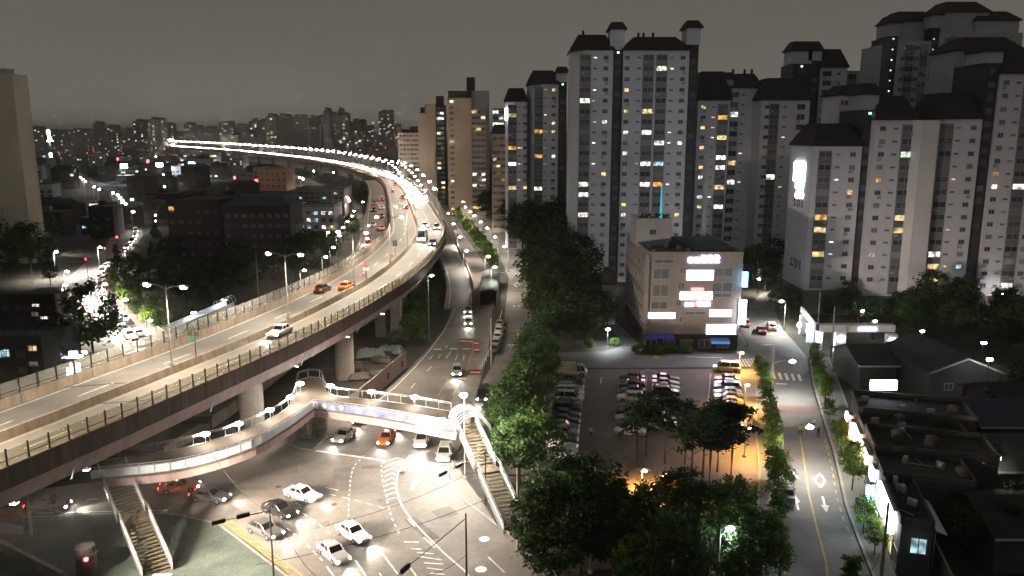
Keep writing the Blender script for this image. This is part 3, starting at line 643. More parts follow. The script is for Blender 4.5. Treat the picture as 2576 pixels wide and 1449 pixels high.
def hip_roof(mb, x0, x1, y0, y1, z, h, inset=.45, over=.5, m=0):
    x0 -= over; x1 += over; y0 -= over; y1 += over; i = min((x1 - x0) * .2, (y1 - y0) * inset); iy = (y1 - y0) * inset * .9
    mb.box(x0, x1, y0, y1, z, z + .35, m)
    mb.hexa([(x0, y0, z + .35), (x1, y0, z + .35), (x1, y1, z + .35), (x0, y1, z + .35)], [(x0 + i, y0 + iy, z + h), (x1 - i, y0 + iy, z + h), (x1 - i, y1 - iy, z + h), (x0 + i, y1 - iy, z + h)], m)
def tower(name, label, y, sections, depth=13, base=0.0, wall='wall_white', prob=.012, base_h=0.0, seed=1, group=None, roof='roof_tile', cat='apartment building'):
    """sections: dicts with px0, px1 (read at eye level or at row 'row'), eave row, kind wall/core/blank and window columns"""
    rg = random.Random(seed); t = thing(name, label, cat, (0, 0, 0), 0, group)
    for s in sections:
        row = s.get('row', HORIZON); dy = y + s.get('dy', 0)
        x0 = W(s['px'][0], row, dy).x; x1 = W(s['px'][1], row, dy).x
        ztop = W((s['px'][0] + s['px'][1]) / 2, s['eave'], dy).z; dep = s.get('depth', depth)
        kind = s.get('kind', 'wall')
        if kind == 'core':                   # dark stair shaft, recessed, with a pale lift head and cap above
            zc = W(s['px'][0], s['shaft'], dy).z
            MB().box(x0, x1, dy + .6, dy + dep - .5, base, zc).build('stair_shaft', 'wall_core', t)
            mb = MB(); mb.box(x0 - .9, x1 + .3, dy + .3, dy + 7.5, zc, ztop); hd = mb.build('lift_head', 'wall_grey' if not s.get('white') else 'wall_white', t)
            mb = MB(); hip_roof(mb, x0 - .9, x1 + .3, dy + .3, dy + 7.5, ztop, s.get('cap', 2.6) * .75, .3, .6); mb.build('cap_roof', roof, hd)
            gl = MB(); n = int((zc - base) / FH)
            pm = MB().box(-.5 * (x1 - x0) * .55, .5 * (x1 - x0) * .55, -.05, -.005, -.7, .7).mesh('stair_window', 'glass_dark')
            for k in range(1, n):
                put('stair_window', pm, t, ((x0 + x1) / 2, dy + .6, base + k * FH + 1.2))
                if s.get('dots') and k > n - 9: put('landing_lamp', LANDING, t, (x0 + .5, dy + .5, base + k * FH + 2.4))
            if s.get('exit'): put('landing_lamp', LANDING_G, t, ((x0 + x1) / 2, dy + .55, zc - .8))
            continue
        ch = s.get('chamfer')
        wm = s.get('wall', wall)
        if ch: mb = MB().prism([(x0, dy + ch * 2.0), (x0 + ch, dy), (x1, dy), (x1, dy + dep), (x0, dy + dep)], base, ztop)
        else: mb = MB().box(x0, x1, dy, dy + dep, base, ztop)
        wl_ = mb.build('wall', wm, t)
        if s.get('roof', 1) and kind != 'bulge':
            mb = MB(); rh = s.get('roof', 4.0); hip_roof(mb, x0, x1, dy, dy + dep, ztop + .003, rh, s.get('inset', .3), s.get('over', .5)); mb.build('roof', roof, t)
            if s.get('vents'):
                for vx in s['vents']:
                    X = W(vx, row, dy).x; MB().box(X - .3, X + .3, dy + dep / 2 - .3, dy + dep / 2 + .3, ztop + rh - .2, ztop + rh + 1.5).build('roof_vent', 'wall_dark', t)
        if base_h: MB().box(x0 - .06, x1 + .06, dy - .08, dy + dep + .06, base, base + base_h).build('stone_base', 'granite', t)
        nf = int((ztop - base - base_h - .5) / FH)
        for (cpx, w, h, kd) in s.get('cols', ()):
            X = W(cpx, row, dy).x
            if kd == 'balcony': MB().box(X - w / 2 - .12, X + w / 2 + .12, dy - .035, dy + .3, base + base_h + .4, ztop - 1.0).build('balcony_bay', 'balcony', t)
            me = win_mesh(w, h); off = -.04 if kd == 'balcony' else 0.0
            for k in range(nf):
                z = ztop - 1.9 - k * FH
                if z < base + base_h + 1: break
                o = put('window', me, t, (X, dy + off, z)); pr = proj(X, dy, z); lit = None
                for L in LITS:
                    if abs(L[0] - pr[0]) < max(8, w * 900 / dy) and abs(L[1] - pr[1]) < 1450.0 * FH / dy * .7: lit = WC[L[2]]; LITS.remove(L); break
                if lit is None and rg.random() < prob * (.6 if kd == 'slit' else 1): lit = rg.choice(['win_white', 'win_yellow', 'win_yellow', 'win_dim', 'win_dim', 'win_white'])
                if lit: remat(o, 1, lit)
                elif rg.random() < .22: remat(o, 1, 'curtain')
                if kd != 'slit' and dy < 300 and rg.random() < .28: put('cooling_unit', AC_ME, t, (X + rg.choice((-1, 1)) * w * .28, dy + off, z - h / 2 - .5))
    return t
LANDING = MB().box(-.22, .22, -.05, 0, -.18, .18).mesh('landing_lamp', 'win_white'); LANDING_G = MB().box(-.25, .25, -.05, 0, -.2, .2).mesh('landing_lamp', 'lit_green')
AC_ME = MB().box(-.42, .42, -.36, -.01, -.3, .3).mesh('cooling_unit', 'frame')
def zx(x): return Z7(x, 800)[0]
def z2x(x): return Z2(x, 600)[0]
def q3(x): return Q(3, 1, x, 100)[0]
B, S_, N = 'balcony', 'slit', 'plain'
tower('apartment_tower', 'tall pale apartment tower with two dark stair shafts rising behind the commercial block', 228, [
    dict(px=(zx(312), zx(590)), eave=127, chamfer=3.2, roof=4.6, cols=[(zx(405), 2.9, 1.45, B), (zx(470), 1.1, .45, S_), (zx(542), 1.35, 1.15, N)], vents=(zx(400),)),
    dict(px=(zx(592), zx(656)), eave=74, shaft=124, kind='core', white=1, exit=1, cap=3.0),
    dict(px=(zx(658), zx(1100)), eave=127, roof=4.0, vents=(zx(815), zx(880), zx(780)), cols=[(zx(685), 1.35, 1.15, N), (zx(765), 1.1, .45, S_), (zx(828), 2.9, 1.45, B), (zx(917), 2.9, 1.45, B), (zx(985), 1.1, .45, S_), (zx(1058), 1.35, 1.15, N)]),
    dict(px=(zx(1102), zx(1164)), eave=70, shaft=112, kind='core', white=1, cap=3.0)], 14, seed=3)
tower('apartment_tower', 'pale stepped apartment tower just left of the tallest one', 290, [
    dict(px=(z2x(1218), z2x(1440)), eave=256, chamfer=3.5, roof=5, cols=[(z2x(1292), 2.9, 1.45, B), (z2x(1360), 1.1, .45, S_), (z2x(1420), 1.35, 1.15, N)], dy=5),
    dict(px=(z2x(1444), z2x(1752)), eave=212, chamfer=5.0, roof=5, cols=[(z2x(1555), 2.9, 1.45, B), (z2x(1622), 1.1, .45, S_), (z2x(1705), 1.35, 1.15, N)]),
    dict(px=(z2x(1754), z2x(1835)), eave=183, shaft=206, kind='core', white=1, exit=1, cap=3)], 14, seed=5)
tower('apartment_tower', 'grey apartment slab joined to the right of the tallest tower', 238, [
    dict(px=(zx(1172), zx(1392)), eave=253, roof=8.5, cols=[(zx(1210), 1.35, 1.15, N), (zx(1278), 1.1, .45, S_), (zx(1343), 2.9, 1.45, B)]),
    dict(px=(zx(1392), zx(1600)), eave=222, roof=4.5, dy=8, cols=[(zx(1418), 2.6, 1.6, N), (zx(1475), 1.1, .45, S_)], vents=(zx(1440), zx(1520), zx(1570))),
    dict(px=(zx(1330), zx(1400)), eave=200, shaft=215, kind='core', exit=1, dy=6, cap=3),
    dict(px=(zx(1602), zx(1930)), eave=252, roof=6.5, cols=[(zx(1642), 1.35, 1.15, N), (zx(1692), 2.6, 1.6, B), (zx(1762), 1.1, .45, S_), (zx(1872), 2.4, 1.6, N)])], 14, seed=8, prob=.04)
tower('apartment_tower', 'apartment tower with a white rounded lift head left of the dark cluster', 262, [
    dict(px=(1992, 2034), eave=128, shaft=160, kind='core', white=1, exit=1, row=250, cap=4.2),
    dict(px=(2034, 2058), eave=128, shaft=152, kind='core', white=1, exit=0, row=250, cap=4.2),
    dict(px=(2060, 2126), eave=170, roof=6.0, row=250, cols=[(2076, 2.8, 1.7, N), (2106, 1.0, .8, S_)]),
    dict(px=(2126, 2162), eave=178, roof=0, row=250, dy=5, wall='wall_grey', cols=[(2140, 2.6, 1.7, B)])], 13, seed=9, prob=.02)
G102_Y = 186.0
t102 = tower('apartment_tower', 'white gabled apartment block with a bright vertical sign on its end wall', G102_Y, [
    dict(px=(2046, q3(942)), eave=368, row=387, roof=5.2, depth=15, cols=[(q3(578), 2.9, 1.45, B), (q3(705), 1.1, .45, S_), (q3(855), 1.35, 1.15, N)]),
    dict(px=(q3(944), q3(1062)), eave=238, shaft=276, row=387, kind='core', exit=1, cap=3.5)], 15, base_h=6.0, seed=11, prob=.02)
tower('apartment_tower', 'broad grey apartment block with a pale curved bay right of the gabled one', G102_Y - 2, [
    dict(px=(q3(1064), q3(1470)), eave=302, row=387, roof=5.5, cols=[(q3(1135), 1.35, 1.15, N), (q3(1265), 1.1, .45, S_), (q3(1395), 2.9, 1.45, B)]),
    dict(px=(q3(1472), q3(1700)), eave=302, row=387, roof=0, dy=-2.2, depth=8, wall='wall_end', chamfer=1.2),
    dict(px=(q3(1702), q3(2122)), eave=300, row=387, roof=6.0, cols=[(q3(1775), 2.9, 1.45, B), (q3(1890), 1.1, .45, S_), (q3(2040), 1.35, 1.15, N)]),
    dict(px=(q3(2124), q3(2250)), eave=130, shaft=158, row=387, kind='core', cap=3.5),
    dict(px=(q3(2252), q3(2800)), eave=186, row=387, roof=6, cols=[(q3(2315), 1.35, 1.15, N), (q3(2440), 1.1, .45, S_), (q3(2560), 2.9, 1.45, B), (q3(2690), 1.35, 1.15, N)])], 15, base_h=5.0, seed=13, prob=.03)
tower('apartment_tower', 'dark towering apartment cluster at upper right with columns of landing lights', 236, [
    dict(px=(2212, 2232), eave=112, row=200, roof=0, wall='wall_grey', dy=6, cols=[(2222, 1.35, 1.15, N)]),
    dict(px=(2236, 2252), eave=58, shaft=90, row=200, kind='core', dots=1, cap=3),
    dict(px=(2252, 2335), eave=103, row=200, roof=0, wall='wall_grey', cols=[(2266, 1.35, 1.15, N), (2282, 2.6, 1.6, B), (2300, 1.35, 1.15, N), (2318, 2.0, 1.6, B)]),
    dict(px=(2240, 2338), eave=54, row=200, roof=3.2, wall='wall_grey', dy=5, depth=12),
    dict(px=(2337, 2353), eave=38, shaft=70, row=200, kind='core', dots=1, cap=2),
    dict(px=(2354, 2560), eave=82, row=200, roof=0, wall='wall_grey', cols=[(2372, 1.35, 1.15, N), (2390, 2.6, 1.6, B), (2412, 1.35, 1.15, N)]),
    dict(px=(2354, 2470), eave=31, row=200, roof=3.4, wall='wall_grey', dy=4, depth=12),
    dict(px=(2440, 2548), eave=52, row=200, roof=3.0, wall='wall_grey', dy=3, depth=12)], 14, seed=17, prob=.03, roof='roof_red')
tower('apartment_tower', 'plain grey apartment end block with a red roof at the right edge', 205, [
    dict(px=(2392, 2560), eave=128, row=250, roof=3.6, wall='wall_grey', cols=[(2440, 1.2, 1.4, N)])], 12, seed=18, prob=0, roof='roof_red')
tower('apartment_block', 'low pale apartment wing with a hipped roof behind the gabled block', 214, [
    dict(px=(2108, 2206), eave=240, row=300, roof=2.8, cols=[(2116, .9, 1.4, N), (2126, .9, 1.4, N)])], 12, seed=19, prob=0)
# beige towers beside the far bend
tower('apartment_tower', 'beige apartment tower with a blank end wall and a tall rooftop box', 420, [
    dict(px=(z2x(640), z2x(708)), eave=246, roof=0, wall='wall_beige', cols=[(z2x(684), 2.0, 1.5, N)]),
    dict(px=(z2x(708), z2x(884)), eave=246, roof=0, wall='wall_beige', dy=-3),
    dict(px=(z2x(886), z2x(1030)), eave=272, roof=0, wall='wall_beige', cols=[(z2x(910), 2.6, 1.6, N), (z2x(950), 2.6, 1.6, N), (z2x(1000), 2.2, 1.5, N)]),
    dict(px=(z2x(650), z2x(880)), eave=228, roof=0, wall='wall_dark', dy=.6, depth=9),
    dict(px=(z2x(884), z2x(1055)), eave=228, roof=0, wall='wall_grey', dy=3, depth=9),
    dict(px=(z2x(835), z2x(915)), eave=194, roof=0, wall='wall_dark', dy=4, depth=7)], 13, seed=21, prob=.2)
tower('apartment_tower', 'narrow beige apartment tower with a small rooftop box nearer the horizon', 480, [
    dict(px=(z2x(345), z2x(415)), eave=285, roof=0, wall='wall_beige'),
    dict(px=(z2x(415), z2x(520)), eave=262, roof=0, wall='wall_beige', dy=-3),
    dict(px=(z2x(522), z2x(612)), eave=264, roof=0, wall='wall_brick', cols=[(z2x(552), 2.2, 1.6, N), (z2x(588), 2.2, 1.6, N)]),
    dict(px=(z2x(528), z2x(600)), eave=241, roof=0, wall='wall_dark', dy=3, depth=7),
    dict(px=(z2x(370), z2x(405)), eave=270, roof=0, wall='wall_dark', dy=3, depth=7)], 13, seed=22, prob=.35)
tower('apartment_tower', 'short beige apartment block at the outside of the highway bend', 520, [
    dict(px=(z2x(140), z2x(345)), eave=334, roof=0, wall='wall_beige', cols=[(z2x(k), 1.8, 1.3, N) for k in (170, 205, 240, 275, 305, 330)]),
    dict(px=(z2x(175), z2x(258)), eave=325, roof=0, wall='wall_brick', dy=2, depth=7), dict(px=(z2x(262), z2x(340)), eave=318, roof=0, wall='wall_brick', dy=2, depth=7)], 13, seed=23, prob=.06)
tower('apartment_tower', 'bluish apartment block with lit rooms between beige and pale towers', 400, [
    dict(px=(z2x(1095), z2x(1215)), eave=272, roof=0, wall='wall_grey', cols=[(z2x(1125), 3.0, 1.6, N), (z2x(1180), 2.4, 1.5, N)])], 13, seed=24, prob=.3)
tower('apartment_block', 'beige low apartment block with a dark roof below the bluish one', 345, [
    dict(px=(z2x(1085), z2x(1232)), eave=337, roof=4, wall='wall_beige', cols=[(z2x(k), 1.8, 1.3, N) for k in (1115, 1150, 1185, 1210)])], 13, seed=25, prob=.08)
# bluish rooftop sign beside the bluish block
s1 = W(1270, 272, 300); s2 = W(1275, 302, 300)
tag(MB().box(s1.x, s2.x, 299.4, 299.8, s2.z, s1.z).build('wall_sign', 'sign_lit'), 'thin white vertical neon sign on the corner of the stepped pale tower', 'sign')

# gable lettering of the sign-bearing block
gx = W(2046, 387, G102_Y).x
def on_gable(px, py): return WX(px, py, gx)
a, b = on_gable(2000, 407), on_gable(2025, 459)
sg = MB(); sg.box(gx - .35, gx - .02, b.y + .4, a.y - .4, b.z, a.z); sign102 = sg.build('gable_sign', 'sign_lit'); tag(sign102, 'bright white vertical lightbox high on the gabled block end wall', 'sign')
def text_mesh(txt, size, mname, mirror=True):
    cu = bpy.data.curves.new('text', 'FONT'); cu.body = txt; cu.size = size; cu.align_x = 'CENTER'; cu.align_y = 'CENTER'; cu.extrude = .02
    o = bpy.data.objects.new('tmp', cu); col.objects.link(o); bpy.context.view_layer.update()
    me = bpy.data.meshes.new_from_object(o.evaluated_get(bpy.context.evaluated_depsgraph_get())); col.objects.unlink(o); bpy.data.objects.remove(o)
    me.materials.clear(); me.materials.append(M[mname])
    if mirror:
        for v in me.vertices: v.co.x *= -1
        me.flip_normals()
    return me
mat('ink', (.04, .04, .05), .7)
RG = (R(90), 0, R(-90))
for (px, py, sz) in ((2009, 512, 2.6), (2002, 663, 3.0)):
    p = on_gable(px, py); put('building_number', text_mesh('102', sz, 'ink'), t102, (p.x - .06, p.y, p.z), RG, (1.9, 1, 1))
for k, (py0, py1) in enumerate(((464, 473), (478, 481), (485, 496))):        # lit lettering below the lightbox, too bright to read
    for j in range(3 if k != 1 else 1):
        a, b = on_gable(2002 + j * 7 + (6 if k == 1 else 0), py0), on_gable(2008 + j * 7 + (6 if k == 1 else 0), py1)
        mb = MB(); mb.box(gx - .22, gx - .03, b.y + .2, a.y - .2, b.z, a.z); mb.box(gx - .25, gx - .03, (a.y + b.y) / 2 - .2, (a.y + b.y) / 2 + .2, b.z - .25, a.z + .25); mb.build('letter', 'sign_lit', sign102)

# ================================================================ COMMERCIAL BLOCK
CY0 = 155.0; C0 = G(1624, 884); C1 = G(1846, 874)
cx0, cx1, cyf = C0.x, C1.x, C0.y; CH = W(1626, 645, cyf).z
cm = thing('commercial_building', 'five storey shop building covered in glowing signs across from the parking lot', 'building', (0, 0, 0))
MB().box(cx0, cx1, cyf, cyf + 30, 3.6, CH).build('wall', 'tile_pink', cm)
MB().box(cx0 + .1, cx1 - .1, cyf + .3, cyf + 29.8, 0, 3.6).build('ground_floor', 'wall_brick', cm)
MB().box(cx0 + .3, cx1 - .3, cyf + .3, cyf + 29.7, CH, CH + .12).build('roof', 'roof_flat', cm)
for q in ((cx0 - .05, cx1 + .05, cyf - .05, cyf + .25), (cx0 - .05, cx0 + .25, cyf + .25, cyf + 30.05), (cx1 - .25, cx1 + .05, cyf + .25, cyf + 30.05)): MB().box(*q, CH, CH + .9).build('roof_parapet', 'tile_pink', cm)
def cfx(z): return cx0 + (z - 490) / 980 * (cx1 - cx0)
def cfz(z): return CH - (z - 330) / 1000 * CH
MB().box(cfx(500) - .9, cfx(500) - .05, cyf - .5, cyf - .055, 3.6, CH + .3).build('pilaster', 'tile_pink', cm)
for (x0, x1, z0, z1) in ((540, 710, 455, 565), (540, 710, 620, 745), (530, 705, 800, 880), (815, 880, 435, 510), (805, 875, 600, 675), (790, 845, 780, 850), (830, 865, 955, 1020), (1180, 1370, 445, 540), (1160, 1375, 600, 695), (1180, 1370, 712, 755), (545, 750, 360, 405), (890, 1110, 905, 940)):
    w = cfx(x1) - cfx(x0); h = cfz(z0) - cfz(z1)
    put('window', window_mesh(w, h).mesh('window', ['frame', 'glass_dark']), cm, ((cfx(x0) + cfx(x1)) / 2, cyf, (cfz(z0) + cfz(z1)) / 2))
sw = window_mesh(2.4, 1.8).mesh('window', ['frame', 'glass_dark'])
for fl in range(4):
    for k in range(7): put('window', sw, cm, (cx0, cyf + 3.5 + k * 3.9, 5.6 + fl * 3.6), (0, 0, R(-90)))
for fl in range(5): MB().box(cx0 - .12, cx0 - .005, cyf + .3, cyf + 29.9, 4.0 + fl * 3.6 - .25, 4.0 + fl * 3.6).build('string_course', 'tile_pink', cm)
x0, z0 = W(1603, 553, cyf + 14).x, W(1603, 553, cyf + 14).z; x1 = W(1690, 553, cyf + 14).x
ph = MB().box(x0, x1, cyf + 14, cyf + 23, CH + .12, z0).build('penthouse', 'wall_grey', cm)
put('window', window_mesh(1.4, 1.2).mesh('window', ['frame', 'glass_dark']), ph, (x0 + 3.4, cyf + 14, z0 - 2.6))
MB().box(x0 - .1, x1 + .1, cyf + 13.9, cyf + 23.1, z0, z0 + .3).build('coping', 'wall_grey', ph)
mb = MB(); hip_roof(mb, cx0 + 10, cx1 - .8, cyf + 5, cyf + 26, CH + .12, 1.5, .42, .2); mb.build('pitched_roof', 'roof_blue', cm)
mb = MB()
for k in range(60):                                     # planting on the penthouse roof
    a = (x0 + .4 + rng.random() * (x1 - x0 - .8), cyf + 14.3 + rng.random() * 1.2, z0 + .3 + rng.random() * .9)
    mb.face([(a[0] - .3, a[1], a[2] - .2), (a[0] + .3, a[1] + .1, a[2] - .2), (a[0] + .1, a[1], a[2] + .35)])
tag(mb.build('roof_planting', 'leaf_dark', ph), kind='stuff')
m0 = W(1662, 548, cyf + 14.8); m1 = W(1660, 465, cyf + 14.8)
mb = MB().tube([(m0.x, m0.y, z0), (m0.x, m0.y, m1.z)], [.28, .12], 6); lamp_mat('neon_teal', (.02, .34, .42), .55, False)
tag(mb.build('neon_mast', 'neon_teal'), 'glowing teal mast standing on the roof of the shop building', 'mast')
def lightbox(name, x0, x1, z0, z1, m, label, dep=.35):
    mb = MB().box(cfx(x0), cfx(x1), cyf - dep, cyf - .06, cfz(z1), cfz(z0), 0)
    t_ = .12; X0, X1, A, Bz = cfx(x0), cfx(x1), cfz(z1), cfz(z0)
    fr = MB().box(X0 - t_, X1 + t_, cyf - dep + .05, cyf - .07, Bz, Bz + t_, 0).box(X0 - t_, X1 + t_, cyf - dep + .05, cyf - .07, A - t_, A, 0).box(X0 - t_, X0, cyf - dep + .05, cyf - .07, A, Bz, 0).box(X1, X1 + t_, cyf - dep + .05, cyf - .07, A, Bz, 0)
    o = mb.build(name, m); tag(o, label, 'sign', 'lit signs on the shop building'); fr.build('casing', 'frame', o); return o
lightbox('shop_sign', 890, 1165, 472, 570, 'sign_lit', 'white lit sign below the roofline lettering of the shop building')
lightbox('shop_sign', 830, 1165, 697, 775, 'sign_lit', 'longest white lit sign in the middle of the shop building front')
lightbox('shop_sign', 505, 785, 914, 973, 'sign_pink', 'long pink lit sign low on the left of the shop building')
lightbox('shop_sign', 1145, 1375, 882, 954, 'sign_pink', 'pinkish lit sign low on the right of the shop building')
lightbox('shop_sign', 1120, 1425, 1038, 1138, 'sign_lit', 'largest white lit sign just above the right shop front', .5)
def glyphs(name, x0, x1, z0, z1, n, ms, label, seed):
    """separate channel letters: syllable blocks of strokes"""
    rg = random.Random(seed); root = thing(name, label, 'sign', (cfx(x0), cyf, cfz(z1)), 0, 'lit signs on the shop building'); wd = (cfx(x1) - cfx(x0)) / n; ht = cfz(z0) - cfz(z1)
    for k in range(n):
        mb = MB(); X = k * wd; w = wd * .86; th = max(.14, ht * .15); sm = 1.0 if (n < 5 or k > 1) else .72; H_ = ht * sm
        mb.box(X, X + w, -.2, -.06, H_ * .02, H_ * .02 + th)
        if rg.random() < .7: mb.box(X, X + w * .62, -.2, -.06, H_ - th, H_)
        mb.box(X, X + th, -.21, -.06, H_ * .45, H_); mb.box(X + w * .62, X + w * .62 + th, -.21, -.06, H_ * .3, H_)
        mb.box(X + w * .62, X + w, -.205, -.06, H_ * .6, H_ * .6 + th); mb.box(X, X + w * .6, -.205, -.06, H_ * .42, H_ * .42 + th)
        if rg.random() < .6: mb.box(X + w * .4, X + w * .4 + th, -.215, -.06, H_ * .05, H_ * .45)
        mb.build('letter', ms[k % len(ms)], root)
    return root
glyphs('letter_sign', 900, 1235, 318, 395, 5, ['sign_letters'], 'bluish white channel letters along the top of the shop building', 3)
glyphs('letter_sign', 945, 1080, 655, 692, 4, ['sign_crimson'], 'short row of red letters above the longest white sign', 4)
glyphs('letter_sign', 888, 1155, 800, 846, 6, ['sign_lit', 'sign_lit', 'sign_crimson', 'sign_lit'], 'row of red and white letters below the longest white sign', 5)
mb = MB().box(cx1 - .1, cx1 + .9, cyf - .9, cyf - .3, cfz(640), cfz(485)); o = mb.build('blade_sign', 'sign_cyan'); tag(o, 'vertical cyan blade sign at the upper right corner of shop building', 'sign', 'lit signs on the shop building')
MB().box(cx1 - .08, cx1 + .1, cyf - .29, cyf - .06, cfz(600), cfz(520)).build('bracket', 'steel_dark', o)
root = thing('blade_sign', 'stack of three white lit boxes at the lower right corner of shop building', 'sign', (cx1, cyf, 0), 0, 'lit signs on the shop building')
for za, zb in ((1030, 950), (942, 865), (858, 775)): MB().box(-.4, .9, -1.0, -.4, cfz(za), cfz(zb)).build('lit_box', 'sign_lit', root)
MB().box(-.5, -.3, -.4, -.06, cfz(1030), cfz(775)).build('bracket', 'steel_dark', root)
for (x0, x1, z, m, lb_) in ((490, 780, 1155, 'awning_blue', 'deep blue awning over the left shop front'), (1170, 1365, 1212, 'awning_sky', 'light blue awning over the right shop front')):
    X0, X1, Zc = cfx(x0), cfx(x1), cfz(z); mb = MB(); mb.hexa([(X0, cyf - 1.3, Zc - .5), (X1, cyf - 1.3, Zc - .5), (X1, cyf + .25, Zc - .5), (X0, cyf + .25, Zc - .5)], [(X0, cyf - 1.3, Zc - .35), (X1, cyf - 1.3, Zc - .35), (X1, cyf + .25, Zc + .45), (X0, cyf + .25, Zc + .45)])
    o = mb.build('awning', m); tag(o, lb_, 'awning')
    for q in (X0 + .1, X1 - .1): MB().tube([(q, cyf - 1.2, .1), (q, cyf - 1.2, Zc - .5)], .04, 6).build('pole', 'steel_dark', o)
for k in range(5):
    X = cfx(520 + k * 190); put('shop_window', window_mesh(2.4, 1.8).mesh('shop_window', ['frame', 'glass_dark']), cm, (X + .5, cyf + .3, 1.5))
# small white annex left of it
ax0, ax1 = W(1466, 740, 176).x, W(1555, 740, 176).x; az = W(1500, 716, 176).z
an = thing('annex_building', 'low plain white annex tucked left of the shop building', 'building'); MB().box(ax0, ax1 - .6, 176, 188, 0, az).build('wall', 'wall_grey', an)
MB().box(ax0 - .1, ax1 - .5, 175.9, 188.1, az, az + .3).build('roof', 'roof_flat', an); put('window', win_mesh(1.2, 1.0), an, (ax0 + 4, 176, az - 2.4)); o = put('window', win_mesh(2.0, 1.4), an, (ax0 + 3, 176, 1.8)); remat(o, 1, 'win_dim')

# ================================================================ FOOTBRIDGE
FZ = 6.0; COOL_ = (.88, .95, 1)
fb = thing('footbridge', 'curved pedestrian footbridge with bright railings passing under the elevated highway', 'footbridge')
nearA = [(230, 1206), (315, 1197), (425, 1186), (537, 1161), (644, 1124), (706, 1088), (748, 1060), (791, 1027)]
nearB = [(791, 1027), (900, 1041), (1020, 1061), (1146, 1084)]
back = [(1136, 1035), (1043, 1019), (934, 1005), (831, 991), (806, 950), (752, 955), (744, 988), (728, 1020), (679, 1052), (600, 1087), (516, 1113), (420, 1135), (330, 1150), (240, 1160)]
PA = Path([G(x, y, FZ) for x, y in nearA], 1.5); PB = Path([G(x, y, FZ) for x, y in nearB], 1.5); PK = Path([G(x, y, FZ) for x, y in back], 1.5)
poly = [(p.x, p.y) for p in PA.p] + [(p.x, p.y) for p in PB.p[1:]] + [(p.x, p.y) for p in PK.p]
MB().prism(poly, FZ - .28, FZ).build('floor', 'bridge_floor', fb)
mb = MB(); PA.sweep(mb, [(.05, -.28), (.05, -1.15), (.45, -1.15), (.45, -.28)]); mb.build('girder', 'girder', fb)
mb = MB(); PB.sweep(mb, [(.05, -.28), (.05, -1.25), (.45, -1.25), (.45, -.28)]); mb.build('girder', 'girder', fb)
mb = MB(); PK.sweep(mb, [(.1, -.28), (.1, -1.1), (.5, -1.1), (.5, -.28)]); mb.build('girder', 'girder', fb)
rp_me = MB().box(0, 1, -.02, .02, .08, .98).mesh('rail_panel', 'glass_screen')
rpost = MB().box(-.04, .04, -.04, .04, 0, 1.25).mesh('rail_post', 'steel_brush')
def railing(par, pa, u, panels=True, step=1.6, z=0.0, d0=0, d1=None):
    d = d0; d1 = d1 or pa.len
    while d < d1 - .4:
        e = min(d + step, d1); p, h = pa.at(d, u, z); q, _ = pa.at(e, u, z); v = q - p; a = math.atan2(v.y, v.x)
        put('rail_post', rpost, par, p, (0, 0, a))
        if panels: put('rail_panel', rp_me, par, p + v.normalized() * .05, (0, -math.atan2(v.z, math.hypot(v.x, v.y)), a), (v.length - .1, 1, 1))
        d = e
    for zz, r_ in ((1.28, .055), (1.08, .03), (.05, .04)):
        mb = MB(); mb.tube([pa.at(x, u, z + zz)[0] for x in pa.samples(d0, d1)], r_, 6); mb.build('handrail', 'steel_brush', par)
railing(fb, PA, .06); railing(fb, PB, .06); railing(fb, PK, .08, False, 2.0)
mb = MB(); PB.sweep(mb, [(-.02, .95), (-.02, -.02), (.02, -.02), (.02, .95)], .6, PB.len - 3.0); mb.build('banner', 'banner_blue', fb)
for k, (u, z) in enumerate(((.35, .5), (.45, .42), (.55, .55))):          # pale figures printed on the banner
    p, h = PB.at(1.6 + k * 1.3, -.035, z); mb = MB(); mb.face([(p.x + .34 * math.cos(a * .6) * math.cos(h), p.y + .34 * math.cos(a * .6) * math.sin(h), p.z + .34 * math.sin(a * .6)) for a in range(10)]); mb.build('banner_print', 'sign_white', fb)
for px, py in ((775, 1098), (1180, 1090)):
    g = G(px, py, 0); mb = MB(); mb.tube([(g.x, g.y, 0), (g.x, g.y, FZ - 1.2)], .5, 14); mb.build('pier', 'concrete', fb)
    MB().box(g.x - 1.1, g.x + 1.1, g.y - 1.1, g.y + 1.1, .0, .3).build('plinth', 'concrete', fb)
g = G(1208, 1175, 0); MB().tube([(g.x, g.y, 0), (g.x, g.y, 3.4)], .42, 12).build('pier', 'concrete', fb)
MB().box(G(786, 1060).x, G(836, 1060).x, G(800, 1085).y, G(800, 1085).y + 1.2, 0, 3.6).build('abutment', 'concrete', fb)
# lamps set along the back rail
bl = [(516, 1093), (600, 1067), (679, 1032), (731, 1000), (755, 966), (831, 972), (934, 986), (1043, 1000)]
for k, (px, py) in enumerate(bl):
    g = G(px, py, FZ + 1.5); t = thing('bridge_lamp', nth(k) + ' bowl lamp from the left along the back rail of the footbridge', 'lamp', (g.x, g.y, FZ), 0, 'bowl lamps along the footbridge')
    MB().tube([(0, 0, 0), (0, 0, 1.5)], .05, 6).build('post', 'steel_pale', t)
    MB().ball((0, 0, 1.55), .55, nu=12, nv=6, sz=.4).build('bowl', 'lit_lamp', t, True); spot(t, (0, 0, 2.1), 50, (1, .90, .76), 165)
